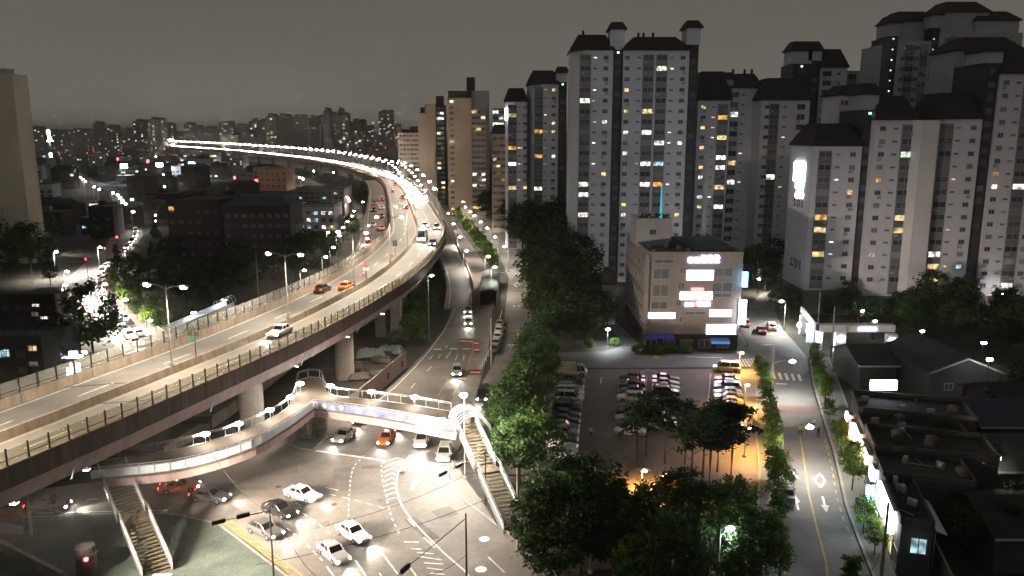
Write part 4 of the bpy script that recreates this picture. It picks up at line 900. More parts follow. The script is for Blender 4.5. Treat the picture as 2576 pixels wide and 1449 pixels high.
# stairs
def flight(par, p0, p1, w, n, zt=None):
    p0, p1 = Vector(p0), Vector(p1); d = (p1 - p0); dz = d.z; d.z = 0; L = d.length; d.normalize(); s_ = Vector((-d.y, d.x, 0)) * w / 2
    tr = MB(); ri = MB()
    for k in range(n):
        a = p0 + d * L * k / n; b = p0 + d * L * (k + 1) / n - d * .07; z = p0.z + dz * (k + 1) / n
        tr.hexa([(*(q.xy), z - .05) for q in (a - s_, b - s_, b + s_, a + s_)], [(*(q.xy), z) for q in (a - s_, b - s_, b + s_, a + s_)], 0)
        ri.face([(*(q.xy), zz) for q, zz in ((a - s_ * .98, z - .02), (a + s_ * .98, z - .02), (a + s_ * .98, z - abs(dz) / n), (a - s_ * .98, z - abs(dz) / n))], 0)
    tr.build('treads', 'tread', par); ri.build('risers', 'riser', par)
    for s2 in (-1, 1):
        a, b = p0 + s_ * s2 * 1.04, p1 + s_ * s2 * 1.04; o = Vector((0, 0, 1)); e = s_.normalized() * .04 * s2
        mb = MB(); mb.hexa([a - e - o * .45, b - e - o * .45, b + e - o * .45, a + e - o * .45], [a - e + o * .25, b - e + o * .25, b + e + o * .25, a + e + o * .25]); mb.build('stringer', 'steel_brush', par)
        m = max(3, int((b - a).length / 1.3))
        for k in range(m + 1):
            q = a.lerp(b, k / m); put('rail_post', rpost, par, q)
        for zz in (1.25, .9): MB().tube([a + o * zz, b + o * zz], .05, 6).build('handrail', 'steel_brush', par)
        mb = MB(); mb.hexa([a - e * .4 + o * .3, b - e * .4 + o * .3, b + e * .4 + o * .3, a + e * .4 + o * .3], [a - e * .4 + o * .85, b - e * .4 + o * .85, b + e * .4 + o * .85, a + e * .4 + o * .85]); mb.build('side_panel', 'glass_screen', par)
def stairs(label, top, bot, w, zmid=3.1):
    t = thing('bridge_stairs', label, 'stairs'); top, bot = Vector(top), Vector(bot); d = bot - top; dd = Vector((d.x, d.y, 0)); u = dd.normalized(); L = dd.length; land = 1.6
    m0 = top + u * (L - land) * .48; m0.z = zmid; m1 = m0 + u * land
    flight(t, top, m0, w, 14); flight(t, m1, bot, w, 15)
    s_ = Vector((-u.y, u.x, 0)) * w / 2; MB().prism([(q.x, q.y) for q in (m0 - s_, m1 - s_, m1 + s_, m0 + s_)], zmid - .2, zmid).build('landing', 'tread', t)
    for s2 in (-1, 1):
        for zz in (1.25, .9): MB().tube([m0 + s_ * s2 * 1.04 + Vector((0, 0, zz)), m1 + s_ * s2 * 1.04 + Vector((0, 0, zz))], .05, 6).build('handrail', 'steel_brush', t)
    q = m0 + u * land / 2; MB().box(q.x - .25, q.x + .25, q.y - .25, q.y + .25, 0, zmid - .2).build('support', 'concrete', t)
    return t
a = G(283, 1180, FZ); b = G(398, 1446, .13); st1 = stairs('footbridge staircase with olive treads at lower left', a, b, 2.7)
q = b; MB().box(q.x - 1.6, q.x + 1.4, q.y - 1.0, q.y + .1, .13, .2).build('foot_plate', 'sign_white', st1)
a = G(1170, 1062, FZ); b = G(1296, 1335, .13); st2 = stairs('footbridge staircase with curved hood at the right corner', a, b, 2.6, 3.2)
mb = MB(); c0 = G(1160, 1052, FZ)                       # ribbed hood over its head
for k in range(7):
    y = c0.y - .4 - k * .75; x = c0.x + .5 + k * .25
    mb.tube([(x + 2.1 * math.cos(t_), y, FZ + .2 + 1.9 * math.sin(t_)) for t_ in [math.pi * j / 8 for j in range(9)]], .07, 5)
mb.build('hood_rib', 'steel_brush', st2)
mb = MB()
for j in range(8):
    t0, t1 = math.pi * j / 8, math.pi * (j + 1) / 8; f = lambda t_, k: (c0.x + .5 + k * .25 + 2.05 * math.cos(t_), c0.y - .4 - k * .75, FZ + .2 + 1.85 * math.sin(t_))
    mb.face([f(t0, 0), f(t1, 0), f(t1, 2.6), f(t0, 2.6)])
mb.build('hood', 'glass_screen', st2)
g = G(1086, 1058, FZ + .9); fl = thing('floodlight', 'glaring twin floodlight fixed to the footbridge railing by the stairs', 'floodlight', g)
for dx in (-.9, .9): MB().box(dx - .8, dx + .8, -.35, -.05, -.35, .35).build('lamp_head', 'lit_cool', fl)
MB().box(-1.8, 1.8, -.05, .05, -.08, .08).build('bracket', 'steel_dark', fl); spot(fl, (0, -.8, .1), 4500, (1, .95, .88), 140, .4, rot=(R(62), 0, R(10)), blend=1.0)
# far-side staircase of the bridge beyond the highway
t = thing('covered_stairs', 'white canopied footbridge stairs beyond the far edge of elevated highway', 'stairs')
a, b = G(425, 838, 3.0), G(580, 772, 6.0); u = (b - a).normalized(); n2 = Vector((-u.y, u.x, 0)).normalized() * 1.5
mb = MB(); mb.face([a - n2, b - n2, b + n2, a + n2]); mb.build('flight', 'tread', t)
for s2 in (-1, 1):
    for zz in (.2, .7, 1.2): MB().tube([a + n2 * s2 + Vector((0, 0, zz)), b + n2 * s2 + Vector((0, 0, zz))], .1, 6).build('handrail', 'wall_end', t)
    mb = MB(); mb.face([a + n2 * s2, b + n2 * s2, b + n2 * s2 + Vector((0, 0, 1.1)), a + n2 * s2 + Vector((0, 0, 1.1))]); mb.build('side_panel', 'glass_screen', t)
mb = MB()
for k in range(6):
    c = a.lerp(b, .78 + k * .05); mb.tube([c + n2 * math.cos(t_) + Vector((0, 0, 1.2 + 1.2 * math.sin(t_))) for t_ in [math.pi * j / 6 for j in range(7)]], .09, 5)
mb.build('hood_rib', 'steel_brush', t); c = a.lerp(b, .9); MB().box(c.x - .5, c.x + .5, c.y - .1, c.y + .1, c.z + 2.0, c.z + 2.12).build('strip_lamp', 'lit_cool', t); spot(t, c + Vector((0, 0, 1.9)), 260, COOL_, 165); c = a.lerp(b, .4); spot(t, c + Vector((0, 0, 1.9)), 200, COOL_, 165); MB().box(c.x - .5, c.x + .5, c.y - .1, c.y + .1, c.z + 2.0, c.z + 2.12).build('strip_lamp', 'lit_cool', t)  # both strip lamps and their spots are added to brighten the pale stairs
for k in range(3):
    c = a.lerp(b, .25 + .3 * k); MB().box(c.x - .3, c.x + .3, c.y - .3, c.y + .3, 0, c.z - .1).build('support', 'concrete', t)

# pink hoarding beside the road, materials yard behind it
h0, h1, h2 = G(1022, 925), G(958, 983), G(905, 1030)
hd = thing('hoarding_wall', 'pink site hoarding standing along the left edge of the road', 'wall')
def wall_run(par, a, b, h, th, m, nm, n):
    for k in range(n):
        p, q = a.lerp(b, k / n), a.lerp(b, (k + 1) / n - .002); d = (q - p).normalized(); s_ = Vector((-d.y, d.x, 0)) * th / 2
        MB().prism([(r_.x, r_.y) for r_ in (p - s_, q - s_, q + s_, p + s_)], 0, h).build(nm, m, par)
wall_run(hd, h0, h1, 3.3, .12, 'hoarding', 'panel', 6); wall_run(hd, h1, h2, 3.3, .12, 'hoarding', 'panel', 5)
for k, f_ in enumerate((.2, .75)):
    p = h0.lerp(h1, f_); mb = MB().box(p.x - .35, p.x + .35, p.y - .16, p.y - .11, 1.0, 2.2); mb.build('notice', 'sign_red', hd)
yd = [('steel_dark', 880, 930, 5, 2.2, 2.0), ('tarp', 930, 905, 6, 2.6, 2.4), ('steel_dark', 960, 915, 4, 2, 1.6), ('tarp', 985, 895, 5, 2.4, 2.2), ('wall_low', 905, 955, 4, 2, 1.2), ('tarp', 870, 885, 3, 2.4, 2.8), ('steel_dark', 910, 895, 3.4, 2, 1.8), ('wall_low', 950, 945, 3.4, 1.6, 1.0)]
for k, (m, px, py, l, w, h) in enumerate(yd):
    g = G(px, py); mb = MB(); t = thing('material_stack', nth(k) + ' heap from the left of covered materials in the yard under the highway', 'stack', g, rng.uniform(-.5, .5), 'heaps in the yard under the highway')
    for q in range(5):
        a, b, zz = rng.uniform(-l / 2, l / 4), rng.uniform(-w / 2, w / 4), 0
        mb.box(a, a + l * rng.uniform(.25, .5), b, b + w * rng.uniform(.3, .6), 0, h * rng.uniform(.35, .8))
    mb.build('crate', 'steel_dark' if m != 'steel_dark' else 'wall_low', t)
    tm = MB(); nx, ny = 8, 5
    P = [[(-l / 2 + l * i / nx, -w / 2 + w * j / ny, h * (.75 + .3 * rng.random()) * (1 if 0 < i < nx and 0 < j < ny else .35)) for j in range(ny + 1)] for i in range(nx + 1)]
    for i in range(nx):
        for j in range(ny): tm.face([P[i][j], P[i + 1][j], P[i + 1][j + 1], P[i][j + 1]])
    tm.build('cover', m, t)
# red and white road-works barriers
for k, (px, py, w) in enumerate(((1166, 863, 1.0), (1198, 868, .5), (1200, 885, .5), (1196, 942, 1.0), (1186, 864, .5))):
    g = G(px, py); t = thing('road_barrier', ['long red plastic barrier across the middle lane of the lower road', 'small red barrier at the right of the lower road, upper one', 'small red barrier at the right of the lower road, lower one', 'red barrier beside the dark van by the crossing', 'short red barrier next to the long one on the lower road'][k], 'barrier', g, 0, 'red road-works barriers')
    MB().hexa([(-w, -.28, 0), (w, -.28, 0), (w, .28, 0), (-w, .28, 0)], [(-w, -.1, .95), (w, -.1, .95), (w, .1, .95), (-w, .1, .95)]).build('body', 'barrier_red', t); MB().box(-w * .9, w * .9, -.235, -.205, .35, .6).build('reflector', 'sign_white', t)
# underpass entrance and road edge fence
t = thing('underpass_canopy', 'green glazed canopy over the underpass mouth beside the ramp', 'canopy'); a, b = G(1203, 770), G(1252, 770); yb = G(1230, 712).y
MB().box(a.x, a.x + .3, a.y, yb, 0, 3.2).build('side_wall', 'concrete', t); MB().box(b.x - .3, b.x, a.y, yb, 0, 3.2).build('side_wall', 'concrete', t)
mb = MB()
for k in range(10):
    t0, t1 = math.pi * k / 10, math.pi * (k + 1) / 10; cxm, hw_ = (a.x + b.x) / 2, (b.x - a.x) / 2
    mb.face([(cxm - hw_ * math.cos(t0), a.y, 3.2 + .9 * math.sin(t0)), (cxm - hw_ * math.cos(t0), yb, 3.2 + .9 * math.sin(t0)), (cxm - hw_ * math.cos(t1), yb, 3.2 + .9 * math.sin(t1)), (cxm - hw_ * math.cos(t1), a.y, 3.2 + .9 * math.sin(t1))])
mb.build('roof', 'roof_green', t)
t = thing('roadside_fence', 'white railing on the strip between lower road and frontage road', 'fence')
for k in range(16):
    q = [(1262, 790), (1252, 830), (1240, 870), (1222, 910), (1205, 940)]; f_ = k / 15 * 3.999; i = int(f_); g = G(q[i][0] + (q[i + 1][0] - q[i][0]) * (f_ - i), q[i][1] + (q[i + 1][1] - q[i][1]) * (f_ - i))
    MB().box(g.x - .06, g.x + .06, g.y - .06, g.y + .06, 0, 1.1).build('post', 'wall_end', t)
for i in range(4):
    q = [(1262, 790), (1252, 830), (1240, 870), (1222, 910), (1205, 940)]; MB().beam(G(*q[i]) + Vector((0, 0, .9)), G(*q[i + 1]) + Vector((0, 0, .9)), .05, .12).build('rail', 'wall_end', t)

# ================================================================ GATE, SHOPS AND HOUSES ON THE RIGHT
gt = thing('estate_gate', 'white portal gate of the apartment estate with a sign on its beam', 'gate'); g0, g1 = G(2110, 885), G(2238, 892); GH = 5.6
for g in (g0, g1): MB().box(g.x - 1.0, g.x + 1.0, g.y - .6, g.y + .6, 0, GH - 1.4).build('column', 'wall_end', gt)
MB().box(g0.x - 4.6, g1.x + 1.3, g0.y - .7, g0.y + .9, GH - 1.4, GH).build('beam', 'wall_white', gt)
g2 = G(2018, 835); MB().hexa([(g0.x - 4.6, g0.y - .7, GH - 1.4), (g0.x - 4.6, g0.y + .9, GH - 1.4), (g2.x - .3, g2.y + .9, GH - 1.4), (g2.x - .3, g2.y - .7, GH - 1.4)][::-1], [(g0.x - 4.6, g0.y - .7, GH), (g0.x - 4.6, g0.y + .9, GH), (g2.x - .3, g2.y + .9, GH), (g2.x - .3, g2.y - .7, GH)][::-1]).build('side_beam', 'wall_white', gt)
for px, py in ((2018, 840), (2037, 862), (2056, 880)):
    g = G(px, py); MB().box(g.x - .7, g.x + .7, g.y - .5, g.y + .5, 0, GH - 1.4).build('column', 'wall_end', gt)
for k in range(6):
    X = g0.x + 3.2 + k * .62; mb = MB().box(X, X + .5, g0.y - .85, g0.y - .71, GH - .95, GH - .75).box(X + .15, X + .3, g0.y - .86, g0.y - .71, GH - 1.05, GH - .5).box(X, X + .45, g0.y - .84, g0.y - .71, GH - .6, GH - .48); mb.build('letter', 'sign_letters', gt)
for g in (g0, g1): MB().box(g.x - .55, g.x + .55, g.y - .75, g.y - .61, 2.2, 3.4).build('lantern', 'sign_lit', gt); spot(gt, (g.x, g.y - 1.2, 3.6), 90, (.96, .98, 1), 160)
for k, (px, py) in enumerate(((2010, 818), (2033, 832), (2060, 844))): g = G(px, py, 3.2); MB().ball(g, .42).build('lantern', 'lit_cool', gt); spot(gt, g + Vector((0, -.5, .2)), 120, (.92, .97, 1), 160)

SZ = 5.2
sA, sB = G(2140, 1012, SZ), G(2268, 1330, SZ); sdir = (sB - sA); sL = sdir.length; sdir.normalize(); srt = Vector((-sdir.y, sdir.x, 0))
if srt.x < 0: srt = -srt
cuts = [0, .2, .36, .55, .72, 1.0]; hs = [6.4, 5.6, 6.4, 5.8, 5.6]; deps = [14, 12, 13, 9, 2.8]
sn = ['flat roofed dark shop house with pale parapets and a rooftop lightbox', 'low dark shop house behind the orange sign', 'dark shop house behind the long slanting white sign', 'dark shop house behind the blue sign board', 'corner shop house with the big dazzling white sign and a lit window']
for k in range(5):
    p, q = sA + sdir * sL * cuts[k], sA + sdir * (sL * cuts[k + 1] - .15); p.z = q.z = 0; r_ = srt * deps[k]
    t = thing('shop_house', sn[k], 'building'); h = hs[k]
    MB().prism([(v.x, v.y) for v in (p, q, q + r_, p + r_)], 0, h).build('wall', 'wall_low', t)
    MB().prism([(v.x, v.y) for v in (p + srt * .4, q + srt * .4, q + r_ - srt * .4, p + r_ - srt * .4)], h + .003, h + .06).build('roof', 'roof_green' if k % 2 == 0 else 'roof_flat', t)
    for (a, b, w) in ((p, q, .22), (p + r_, q + r_, .22)): MB().beam(Vector((a.x, a.y, h + .35)), Vector((b.x, b.y, h + .35)), w, .7).build('roof_parapet', 'wall_low', t)
    for (a, b, w) in ((p + srt * .2, p + r_ - srt * .2, .22), (q + srt * .2, q + r_ - srt * .2, .22)): MB().beam(Vector((a.x, a.y, h + .36)), Vector((b.x, b.y, h + .36)), w, .7).build('roof_parapet', 'wall_low', t)
    n = max(2, int((q - p).length / 2.4))
    for j in range(n):
        c = p.lerp(q, (j + .5) / n) - srt * .02; o = put('shop_window', window_mesh(1.9, 2.0).mesh('shop_window', ['frame', 'glass_dark']), t, (c.x, c.y, 1.5), (0, 0, math.atan2(-srt.y, -srt.x) + R(90)))
        if (j + k) % 2 == 0: remat(o, 1, 'win_white' if k % 2 else 'win_yellow')
    if k == 4:
        c = q + srt * 4.2; o = put('window', window_mesh(1.5, 1.7).mesh('window', ['frame', 'glass_dark']), t, (c.x - 2.9, c.y - .12, 4.0), (0, 0, math.atan2(srt.y, srt.x))); remat(o, 1, 'win_blue')
def street_sign(d0, d1, z0, z1, m, label, out=.9, name='shop_sign'):
    a, b = sA + sdir * sL * d0, sA + sdir * sL * d1; a, b = a - srt * .25, b - srt * .25; o_ = srt * out
    mb = MB().hexa([(*(v.xy), z0) for v in (a, b, b - o_, a - o_)][::-1], [(*(v.xy), z1) for v in (a, b, b - o_, a - o_)][::-1]); o = mb.build(name, m); tag(o, label, 'sign', 'lit signs along the shop street')
    c = a.lerp(b, .5); MB().beam((a.x, a.y, z1 + .08), (b.x, b.y, z1 + .08), .5, .14).build('hood', 'frame', o); return o
street_sign(.23, .34, 3.6, 5.2, 'sign_warm', 'warm white shop sign beside the orange panel on the shop street'); street_sign(.24, .33, 2.5, 3.5, 'sign_orange', 'orange panel under the warm white shop sign', 1.2)
street_sign(.385, .53, 4.2, 5.3, 'sign_warm', 'long slanting white sign halfway along the shop street', .5); street_sign(.60, .645, 4.0, 5.4, 'sign_street', 'small bluish white sign above the blue board', .5)
street_sign(.655, .71, 2.6, 3.7, 'sign_cyan', 'bright blue board between two white shop signs', 1.0); street_sign(.76, .95, 3.6, 6.0, 'sign_street', 'biggest dazzling white sign at the near end of the shop street', .6)
street_sign(.03, .08, 3.0, 4.2, 'sign_street', 'far end white sign of the shop street under the trees', .5); street_sign(.12, .17, 2.6, 4.2, 'sign_crimson', 'red sign near the far end of the shop street', .5)
p = sA + srt * 3.5; mb = MB().box(p.x - .5, p.x + 3.2, p.y + 1.3, p.y + 1.7, 6.9, 8.3); o = mb.build('roof_sign', 'sign_lit'); tag(o, 'wide white lightbox standing on the flat roof of a shop house', 'sign'); MB().box(p.x + .2, p.x + .35, p.y + 1.4, p.y + 1.6, 6.3, 6.9).build('leg', 'steel_dark', o); MB().box(p.x + 2.4, p.x + 2.55, p.y + 1.4, p.y + 1.6, 6.3, 6.9).build('leg', 'steel_dark', o)
def gable_house(label, x0, x1, y0, y1, eave, ridge, wall, roof, ridge_along='y'):
    t = thing('house', label, 'house'); MB().box(x0, x1, y0, y1, 0, eave).build('wall', wall, t); o_ = .5; th = .18
    if ridge_along == 'y':
        xm = (x0 + x1) / 2; f_ = lambda x, z: [(x, y0 - o_, z), (x, y1 + o_, z)]
        MB().face([(x0, y0, eave), (x1, y0, eave), (xm, y0, ridge - .1)]).build('gable', wall, t); MB().face([(x1, y1, eave), (x0, y1, eave), (xm, y1, ridge - .1)]).build('gable', wall, t)
        for xa in (x0 - o_, x1 + o_):
            za = eave - (ridge - eave) * o_ / ((x1 - x0) / 2)
            mb = MB(); A = [(xa, y0 - o_, za), (xm, y0 - o_, ridge), (xm, y1 + o_, ridge), (xa, y1 + o_, za)]
            if xa > xm: A = A[::-1]
            mb.hexa([(q[0], q[1], q[2]) for q in A], [(q[0], q[1], q[2] + th) for q in A]); mb.build('roof', roof, t)
            MB().beam((xa, y0 - o_ - .06, za + .1), (xm, y0 - o_ - .06, ridge + .1), .1, .26).build('verge_board', 'wall_grey', t)
    else:
        ym = (y0 + y1) / 2
        for ya in (y0 - o_, y1 + o_):
            za = eave - (ridge - eave) * o_ / ((y1 - y0) / 2); A = [(x0 - o_, ya, za), (x1 + o_, ya, za), (x1 + o_, ym, ridge), (x0 - o_, ym, ridge)]
            if ya > ym: A = A[::-1]
            mb = MB(); mb.hexa(A, [(q[0], q[1], q[2] + th) for q in A]); mb.build('roof', roof, t)
        MB().face([(x0, y1, eave), (x0, y0, eave), (x0, ym, ridge - .1)]).build('gable', wall, t); MB().face([(x1, y0, eave), (x1, y1, eave), (x1, ym, ridge - .1)]).build('gable', wall, t)
        MB().beam((x0 - o_, y0 - o_ - .06, za + .05), (x1 + o_, y0 - o_ - .06, za + .05), .1, .22).build('gutter', 'wall_grey', t)
    return t
e0 = G(2342, 936, 6.0); e1 = G(2530, 944, 6.0); hg = gable_house('dark gabled house with pale verge boards at the right', e0.x, e1.x, e0.y, e0.y + 16, 6.0, 8.2, 'wall_dark', 'roof_green')
put('window', win_mesh(1.8, 1.2), hg, (e0.x + 8.5, e0.y, 3.6)); put('window', win_mesh(1.4, 1.2), hg, (e0.x + 3.0, e0.y, 3.6)); put('window', win_mesh(1.4, 1.2), hg, (e0.x + 5.6, e0.y, 1.2))
e2 = G(2165, 912, 5.0); gable_house('low dark green roofed house left of the gabled house', e2.x, e0.x - 1.2, e2.y, e2.y + 11, 4.6, 6.6, 'wall_dark', 'roof_green', 'x')
p = G(2330, 1040, 5.0); gable_house('unlit house with a blue roof right of the shop houses', p.x + 6, p.x + 22, p.y - 3, p.y + 7, 4.4, 6.4, 'wall_low', 'roof_blue', 'x')
p = G(2420, 1160, 4.0); hz_ = gable_house('unlit house with one bright lamp near the right edge', p.x, p.x + 12, p.y - 3, p.y + 8, 4.2, 6.0, 'wall_low', 'roof_flat', 'x'); 
p = G(2450, 1300, 4.0); gable_house('unlit dark house at the lower right edge', p.x, p.x + 10, p.y - 4, p.y + 6, 4.0, 5.8, 'wall_low', 'roof_green', 'x')
p = G(2500, 1030, 4.0); gable_house('unlit brick house beyond the blue roof at the right edge', p.x, p.x + 12, p.y - 3, p.y + 8, 5.0, 7.2, 'wall_brick', 'roof_tile', 'x')
for k, (px, py, z) in enumerate(((2496, 1153, 6.2), (2490, 905, 9), (2518, 741, 6), (2475, 863, 5), (2350, 868, 5))):
    g = G(px, py, z); t = thing('wall_lamp', ['bright horizontal strip lamp among the dark houses at the right edge', 'white yard lamp just above the gabled house', 'small white lamp at the foot of the broad grey block', 'white twin lamp between the gabled house and grey block', 'tiny white lamp above the low green roof'][k], 'lamp', g, 0)
    MB().box(-.9 if k == 0 else -.4, .9 if k == 0 else .4, -.15, .15, -.15, .2).build('lamp_head', 'lit_lamp', t); MB().tube([(0, .2, .1), (0, .2, -g.z)], .06, 6).build('pole', 'steel_dark', t); spot(t, (0, -.4, -.1), 60, (1, .95, .85), 150)
# lean-to with a pale sheet roof and walled yard at lower right
t = thing('lean_to', 'pale sheet roofed lean-to with a slanting edge beside the corner shop', 'shed'); a, b = G(2305, 1240, 4.0), G(2356, 1338, 4.0); n2 = Vector((1, .12, 0)) * 1.2
mb = MB(); mb.hexa([a, b, b + n2 - Vector((0, 0, .5)), a + n2 - Vector((0, 0, .5))][::-1], [v + Vector((0, 0, .1)) for v in (a, b, b + n2 - Vector((0, 0, .5)), a + n2 - Vector((0, 0, .5)))][::-1]); mb.build('roof', 'wall_end', t)
for f_ in (.05, .35, .65, .95): c = a.lerp(b, f_); MB().box(c.x - .08, c.x + .08, c.y - .08, c.y + .08, 0, 4.0).build('post', 'steel_pale', t)
t = thing('yard_wall', 'grey yard wall running down to the bottom edge beside the shop street', 'wall'); a, b = G(2318, 1335), G(2420, 1560); wall_run(t, a, b, 1.9, .25, 'concrete', 'panel', 8)
sheet('yard_paving', [(2250, 1345), (2320, 1345), (2440, 1640), (2330, 1640)], 6, 'paving_green')

# ================================================================ PEOPLE
def skin_body(verts, edges, radii):
    me = bpy.data.meshes.new('sk'); me.from_pydata(verts, edges, []); o = bpy.data.objects.new('sk', me); col.objects.link(o)
    md = o.modifiers.new('s', 'SKIN'); sv = me.skin_vertices[0].data
    for k, r_ in enumerate(radii): sv[k].radius = (r_, r_); sv[k].use_root = (k == 0)
    s2 = o.modifiers.new('d', 'SUBSURF'); s2.levels = 1; s2.render_levels = 1
    bpy.context.view_layer.update(); out = bpy.data.meshes.new_from_object(o.evaluated_get(bpy.context.evaluated_depsgraph_get()))
    bpy.data.objects.remove(o); return out
pv = [(0, 0, .95), (0, 0, 1.15), (0, 0, 1.38), (0, 0, 1.5), (.02, 0, 1.62), (.03, 0, 1.70), (0, .1, .88), (.12, .1, .50), (-.02, .1, .07), (.14, .1, .04), (0, -.1, .88), (-.06, -.1, .50), (-.2, -.1, .08), (-.06, -.1, .04),
      (0, .21, 1.40), (-.06, .25, 1.13), (.08, .25, .90), (.12, .25, .80), (0, -.21, 1.40), (.07, -.25, 1.13), (.2, -.25, .92), (.25, -.25, .83)]
pe = [(0, 1), (1, 2), (2, 3), (3, 4), (4, 5), (0, 6), (6, 7), (7, 8), (8, 9), (0, 10), (10, 11), (11, 12), (12, 13), (2, 14), (14, 15), (15, 16), (16, 17), (2, 18), (18, 19), (19, 20), (20, 21)]
pr = [.14, .14, .16, .065, .10, .09, .095, .07, .05, .045, .095, .07, .05, .045, .065, .05, .04, .045, .065, .05, .04, .045]
body_me = skin_body(pv, pe, pr)
for mname in ('cloth_dark', 'cloth_white', 'skin', 'hair'): body_me.materials.append(M[mname])
for po in body_me.polygons:
    z = po.center.z; po.use_smooth = True
    po.material_index = 3 if (z > 1.69 or (z > 1.58 and po.center.x < 0)) else 2 if z > 1.47 or (abs(po.center.y) > .2 and z < 1.0) else 1 if z > .93 else 0
for k, (px, py, top, rz, lb_) in enumerate(((2013, 1096, 'cloth_yellow', 1.6, 'person in a yellow-green vest walking on the shop street'), (2058, 1100, 'cloth_dark', 2.0, 'person in dark clothes on the pavement edge by the shops'), (2166, 1295, 'cloth_white', 4.5, 'person in a white shirt walking past the near shop signs'),
        (2156, 1282, 'cloth_dark', 4.4, 'dark haired person in black walking ahead of the one in white'), (1486, 1100, 'cloth_white', 1.2, 'person in a white top walking in the parking lot'), (1891, 1050, 'cloth_dark', 4.7, 'person in dark clothes on the amber lit pavement'), (1974, 1188, 'cloth_dark', 1.5, 'person in dark clothes under the left street trees'),
        (2045, 1078, 'cloth_white', 1.0, 'person in pale clothes standing by the speed table'))):
    g = G(px, py, .13); o = put('person', body_me, None, g, (0, 0, rz)); tag(o, lb_, 'person', 'people on foot'); remat(o, 1, top)

# ================================================================ STREET LAMPS
WARM = (1, .85, .67); NEUT = (1, .92, .80); COOL = (.88, .95, 1); AMB = (1, .50, .10)
head_me = MB().hexa([(-.75, -.24, -.10), (.75, -.24, -.10), (.75, .24, -.10), (-.75, .24, -.10)], [(-.5, -.14, .14), (.5, -.14, .14), (.5, .14, .14), (-.5, .14, .14)]).mesh('lamp_head', 'steel_pale')
def lens_mesh(r_, m): return MB().ball((0, 0, -.12), r_, nu=12, nv=6, sz=.55).mesh('lens', m, True)
LENS = {('w', .5): lens_mesh(.5, 'lit_lamp'), ('a', .4): lens_mesh(.4, 'lit_amber'), ('c', .45): lens_mesh(.45, 'lit_cool'), ('w', .42): lens_mesh(.42, 'lit_lamp'), ('w', .7): lens_mesh(.7, 'lit_lamp'), ('w', 1.1): lens_mesh(1.1, 'lit_lamp')}
def lamp_post(name, label, base, h, arms, group, kind='w', size=.5, power=2500, colr=NEUT, lit=True, pole='steel_pale', cone=150, alens=True):
    """arms: list of (dx, dy) reaches from the pole head"""
    t = thing(name, label, 'street lamp', base, 0, group)
    MB().tube([(0, 0, 0), (0, 0, h * .5), (0, 0, h)], [.11, .09, .07], 8).build('pole', pole, t)
    MB().box(-.22, .22, -.22, .22, 0, .35).build('base', pole, t)
    for (dx, dy) in arms:
        L = math.hypot(dx, dy); a = math.atan2(dy, dx)
        if L > .1: MB().tube([(0, 0, h - .4), (dx * .35, dy * .35, h), (dx * .8, dy * .8, h + .12)], [.07, .06, .05], 6).build('arm', pole, t)
        hd_ = put('lamp_head', head_me, t, (dx, dy, h + .12), (0, 0, a))
        if lit:
            put('lens', LENS[(kind, size)], hd_, (0, 0, 0))
            if power: spot(t, (dx, dy, h - .35), power, colr, cone)
    return t
# twin lamps along the highway median
ys = [62, 88, 113, 139, 166, 191, 220, 246, 270]; d = HW.dist_y(270) + 26
pos = [HW.dist_y(y) for y in ys]
while d < HW.dist_y(1950): pos.append(d); d += 28 if d < HW.dist_y(900) else 34
for k, d in enumerate(pos):
    p, h = HW.at(d, MED, .9); n = (-math.sin(h), math.cos(h)); far = k > 16; sz = .42 if k < 10 else .5 if k < 16 else .7 if k < 26 else 1.1
    lp_ = lamp_post('highway_lamp', nth(k) + ' twin-armed lamp post from the near end of the highway median', p, 9.6, [(n[0] * 2.6, n[1] * 2.6), (-n[0] * 2.6, -n[1] * 2.6)], 'twin lamp posts along the highway median',
              'w', sz, 0 if far else 4400 if k < 4 else 3900, WARM)
    if far and k % 2 == 0: spot(lp_, (0, 0, 11.1), 26000, WARM, 150)
# lamps of the ramps and roads beside the highway
def row_lamps(pts, z, h, name, phrase, group, arm, power, colr=NEUT, kind='w', size=.5, lit=True, ground=0.0):
    for k, (px, py) in enumerate(pts):
        g = G(px, py, z); lamp_post(name, nth(k) + ' ' + phrase, (g.x - arm[0], g.y - arm[1], ground), z - ground, [arm], group, kind, size, power, colr)
row_lamps([(1269, 620), (1245, 596), (1226, 574), (1209, 558), (1194, 543), (1183, 533), (1171, 521), (1165, 508), (1156, 497)], 8, 8, 'street_lamp', 'lamp from the near end along the frontage road trees', 'lamps along the frontage road', (-1.2, 0), 3600, NEUT)
row_lamps([(1245, 672), (1229, 645), (1174, 631), (1158, 596), (1141, 563), (1128, 537)], 8, 8, 'street_lamp', 'lamp from the near end beside the exit ramp', 'lamps beside the exit ramp', (1.0, 0), 3200, NEUT)
row_lamps([(1093, 475), (1080, 457), (1065, 441), (1050, 427), (1034, 417), (1018, 410), (1004, 405)], 24, 9, 'street_lamp', 'tall lamp from the near end on the outer bend of the highway', 'lamps on the outer bend of the highway', (-1.0, 0), 2000, WARM, size=.7)
row_lamps([(766, 680), (820, 646), (839, 622), (854, 593), (864, 572), (874, 557), (886, 544), (891, 531), (880, 505), (872, 487)], 8, 8, 'street_lamp', 'lamp from the near end along the road left of the highway', 'lamps on the road left of the highway', (1.2, 0), 1800, WARM)
row_lamps([(924, 600), (928, 568), (930, 541), (931, 517), (1086, 693)], 14, 8, 'street_lamp', 'lamp from the near end on the entry ramp', 'lamps along the entry ramp', (.8, 0), 700, WARM, size=.42)
row_lamps([(826, 585), (876, 498), (913, 508)], 9, 8, 'street_lamp', 'orange-lit lamp from the left beside the corner pavilion', 'lamps beside the corner pavilion', (.6, 0), 900, (1, .72, .42), size=.5)
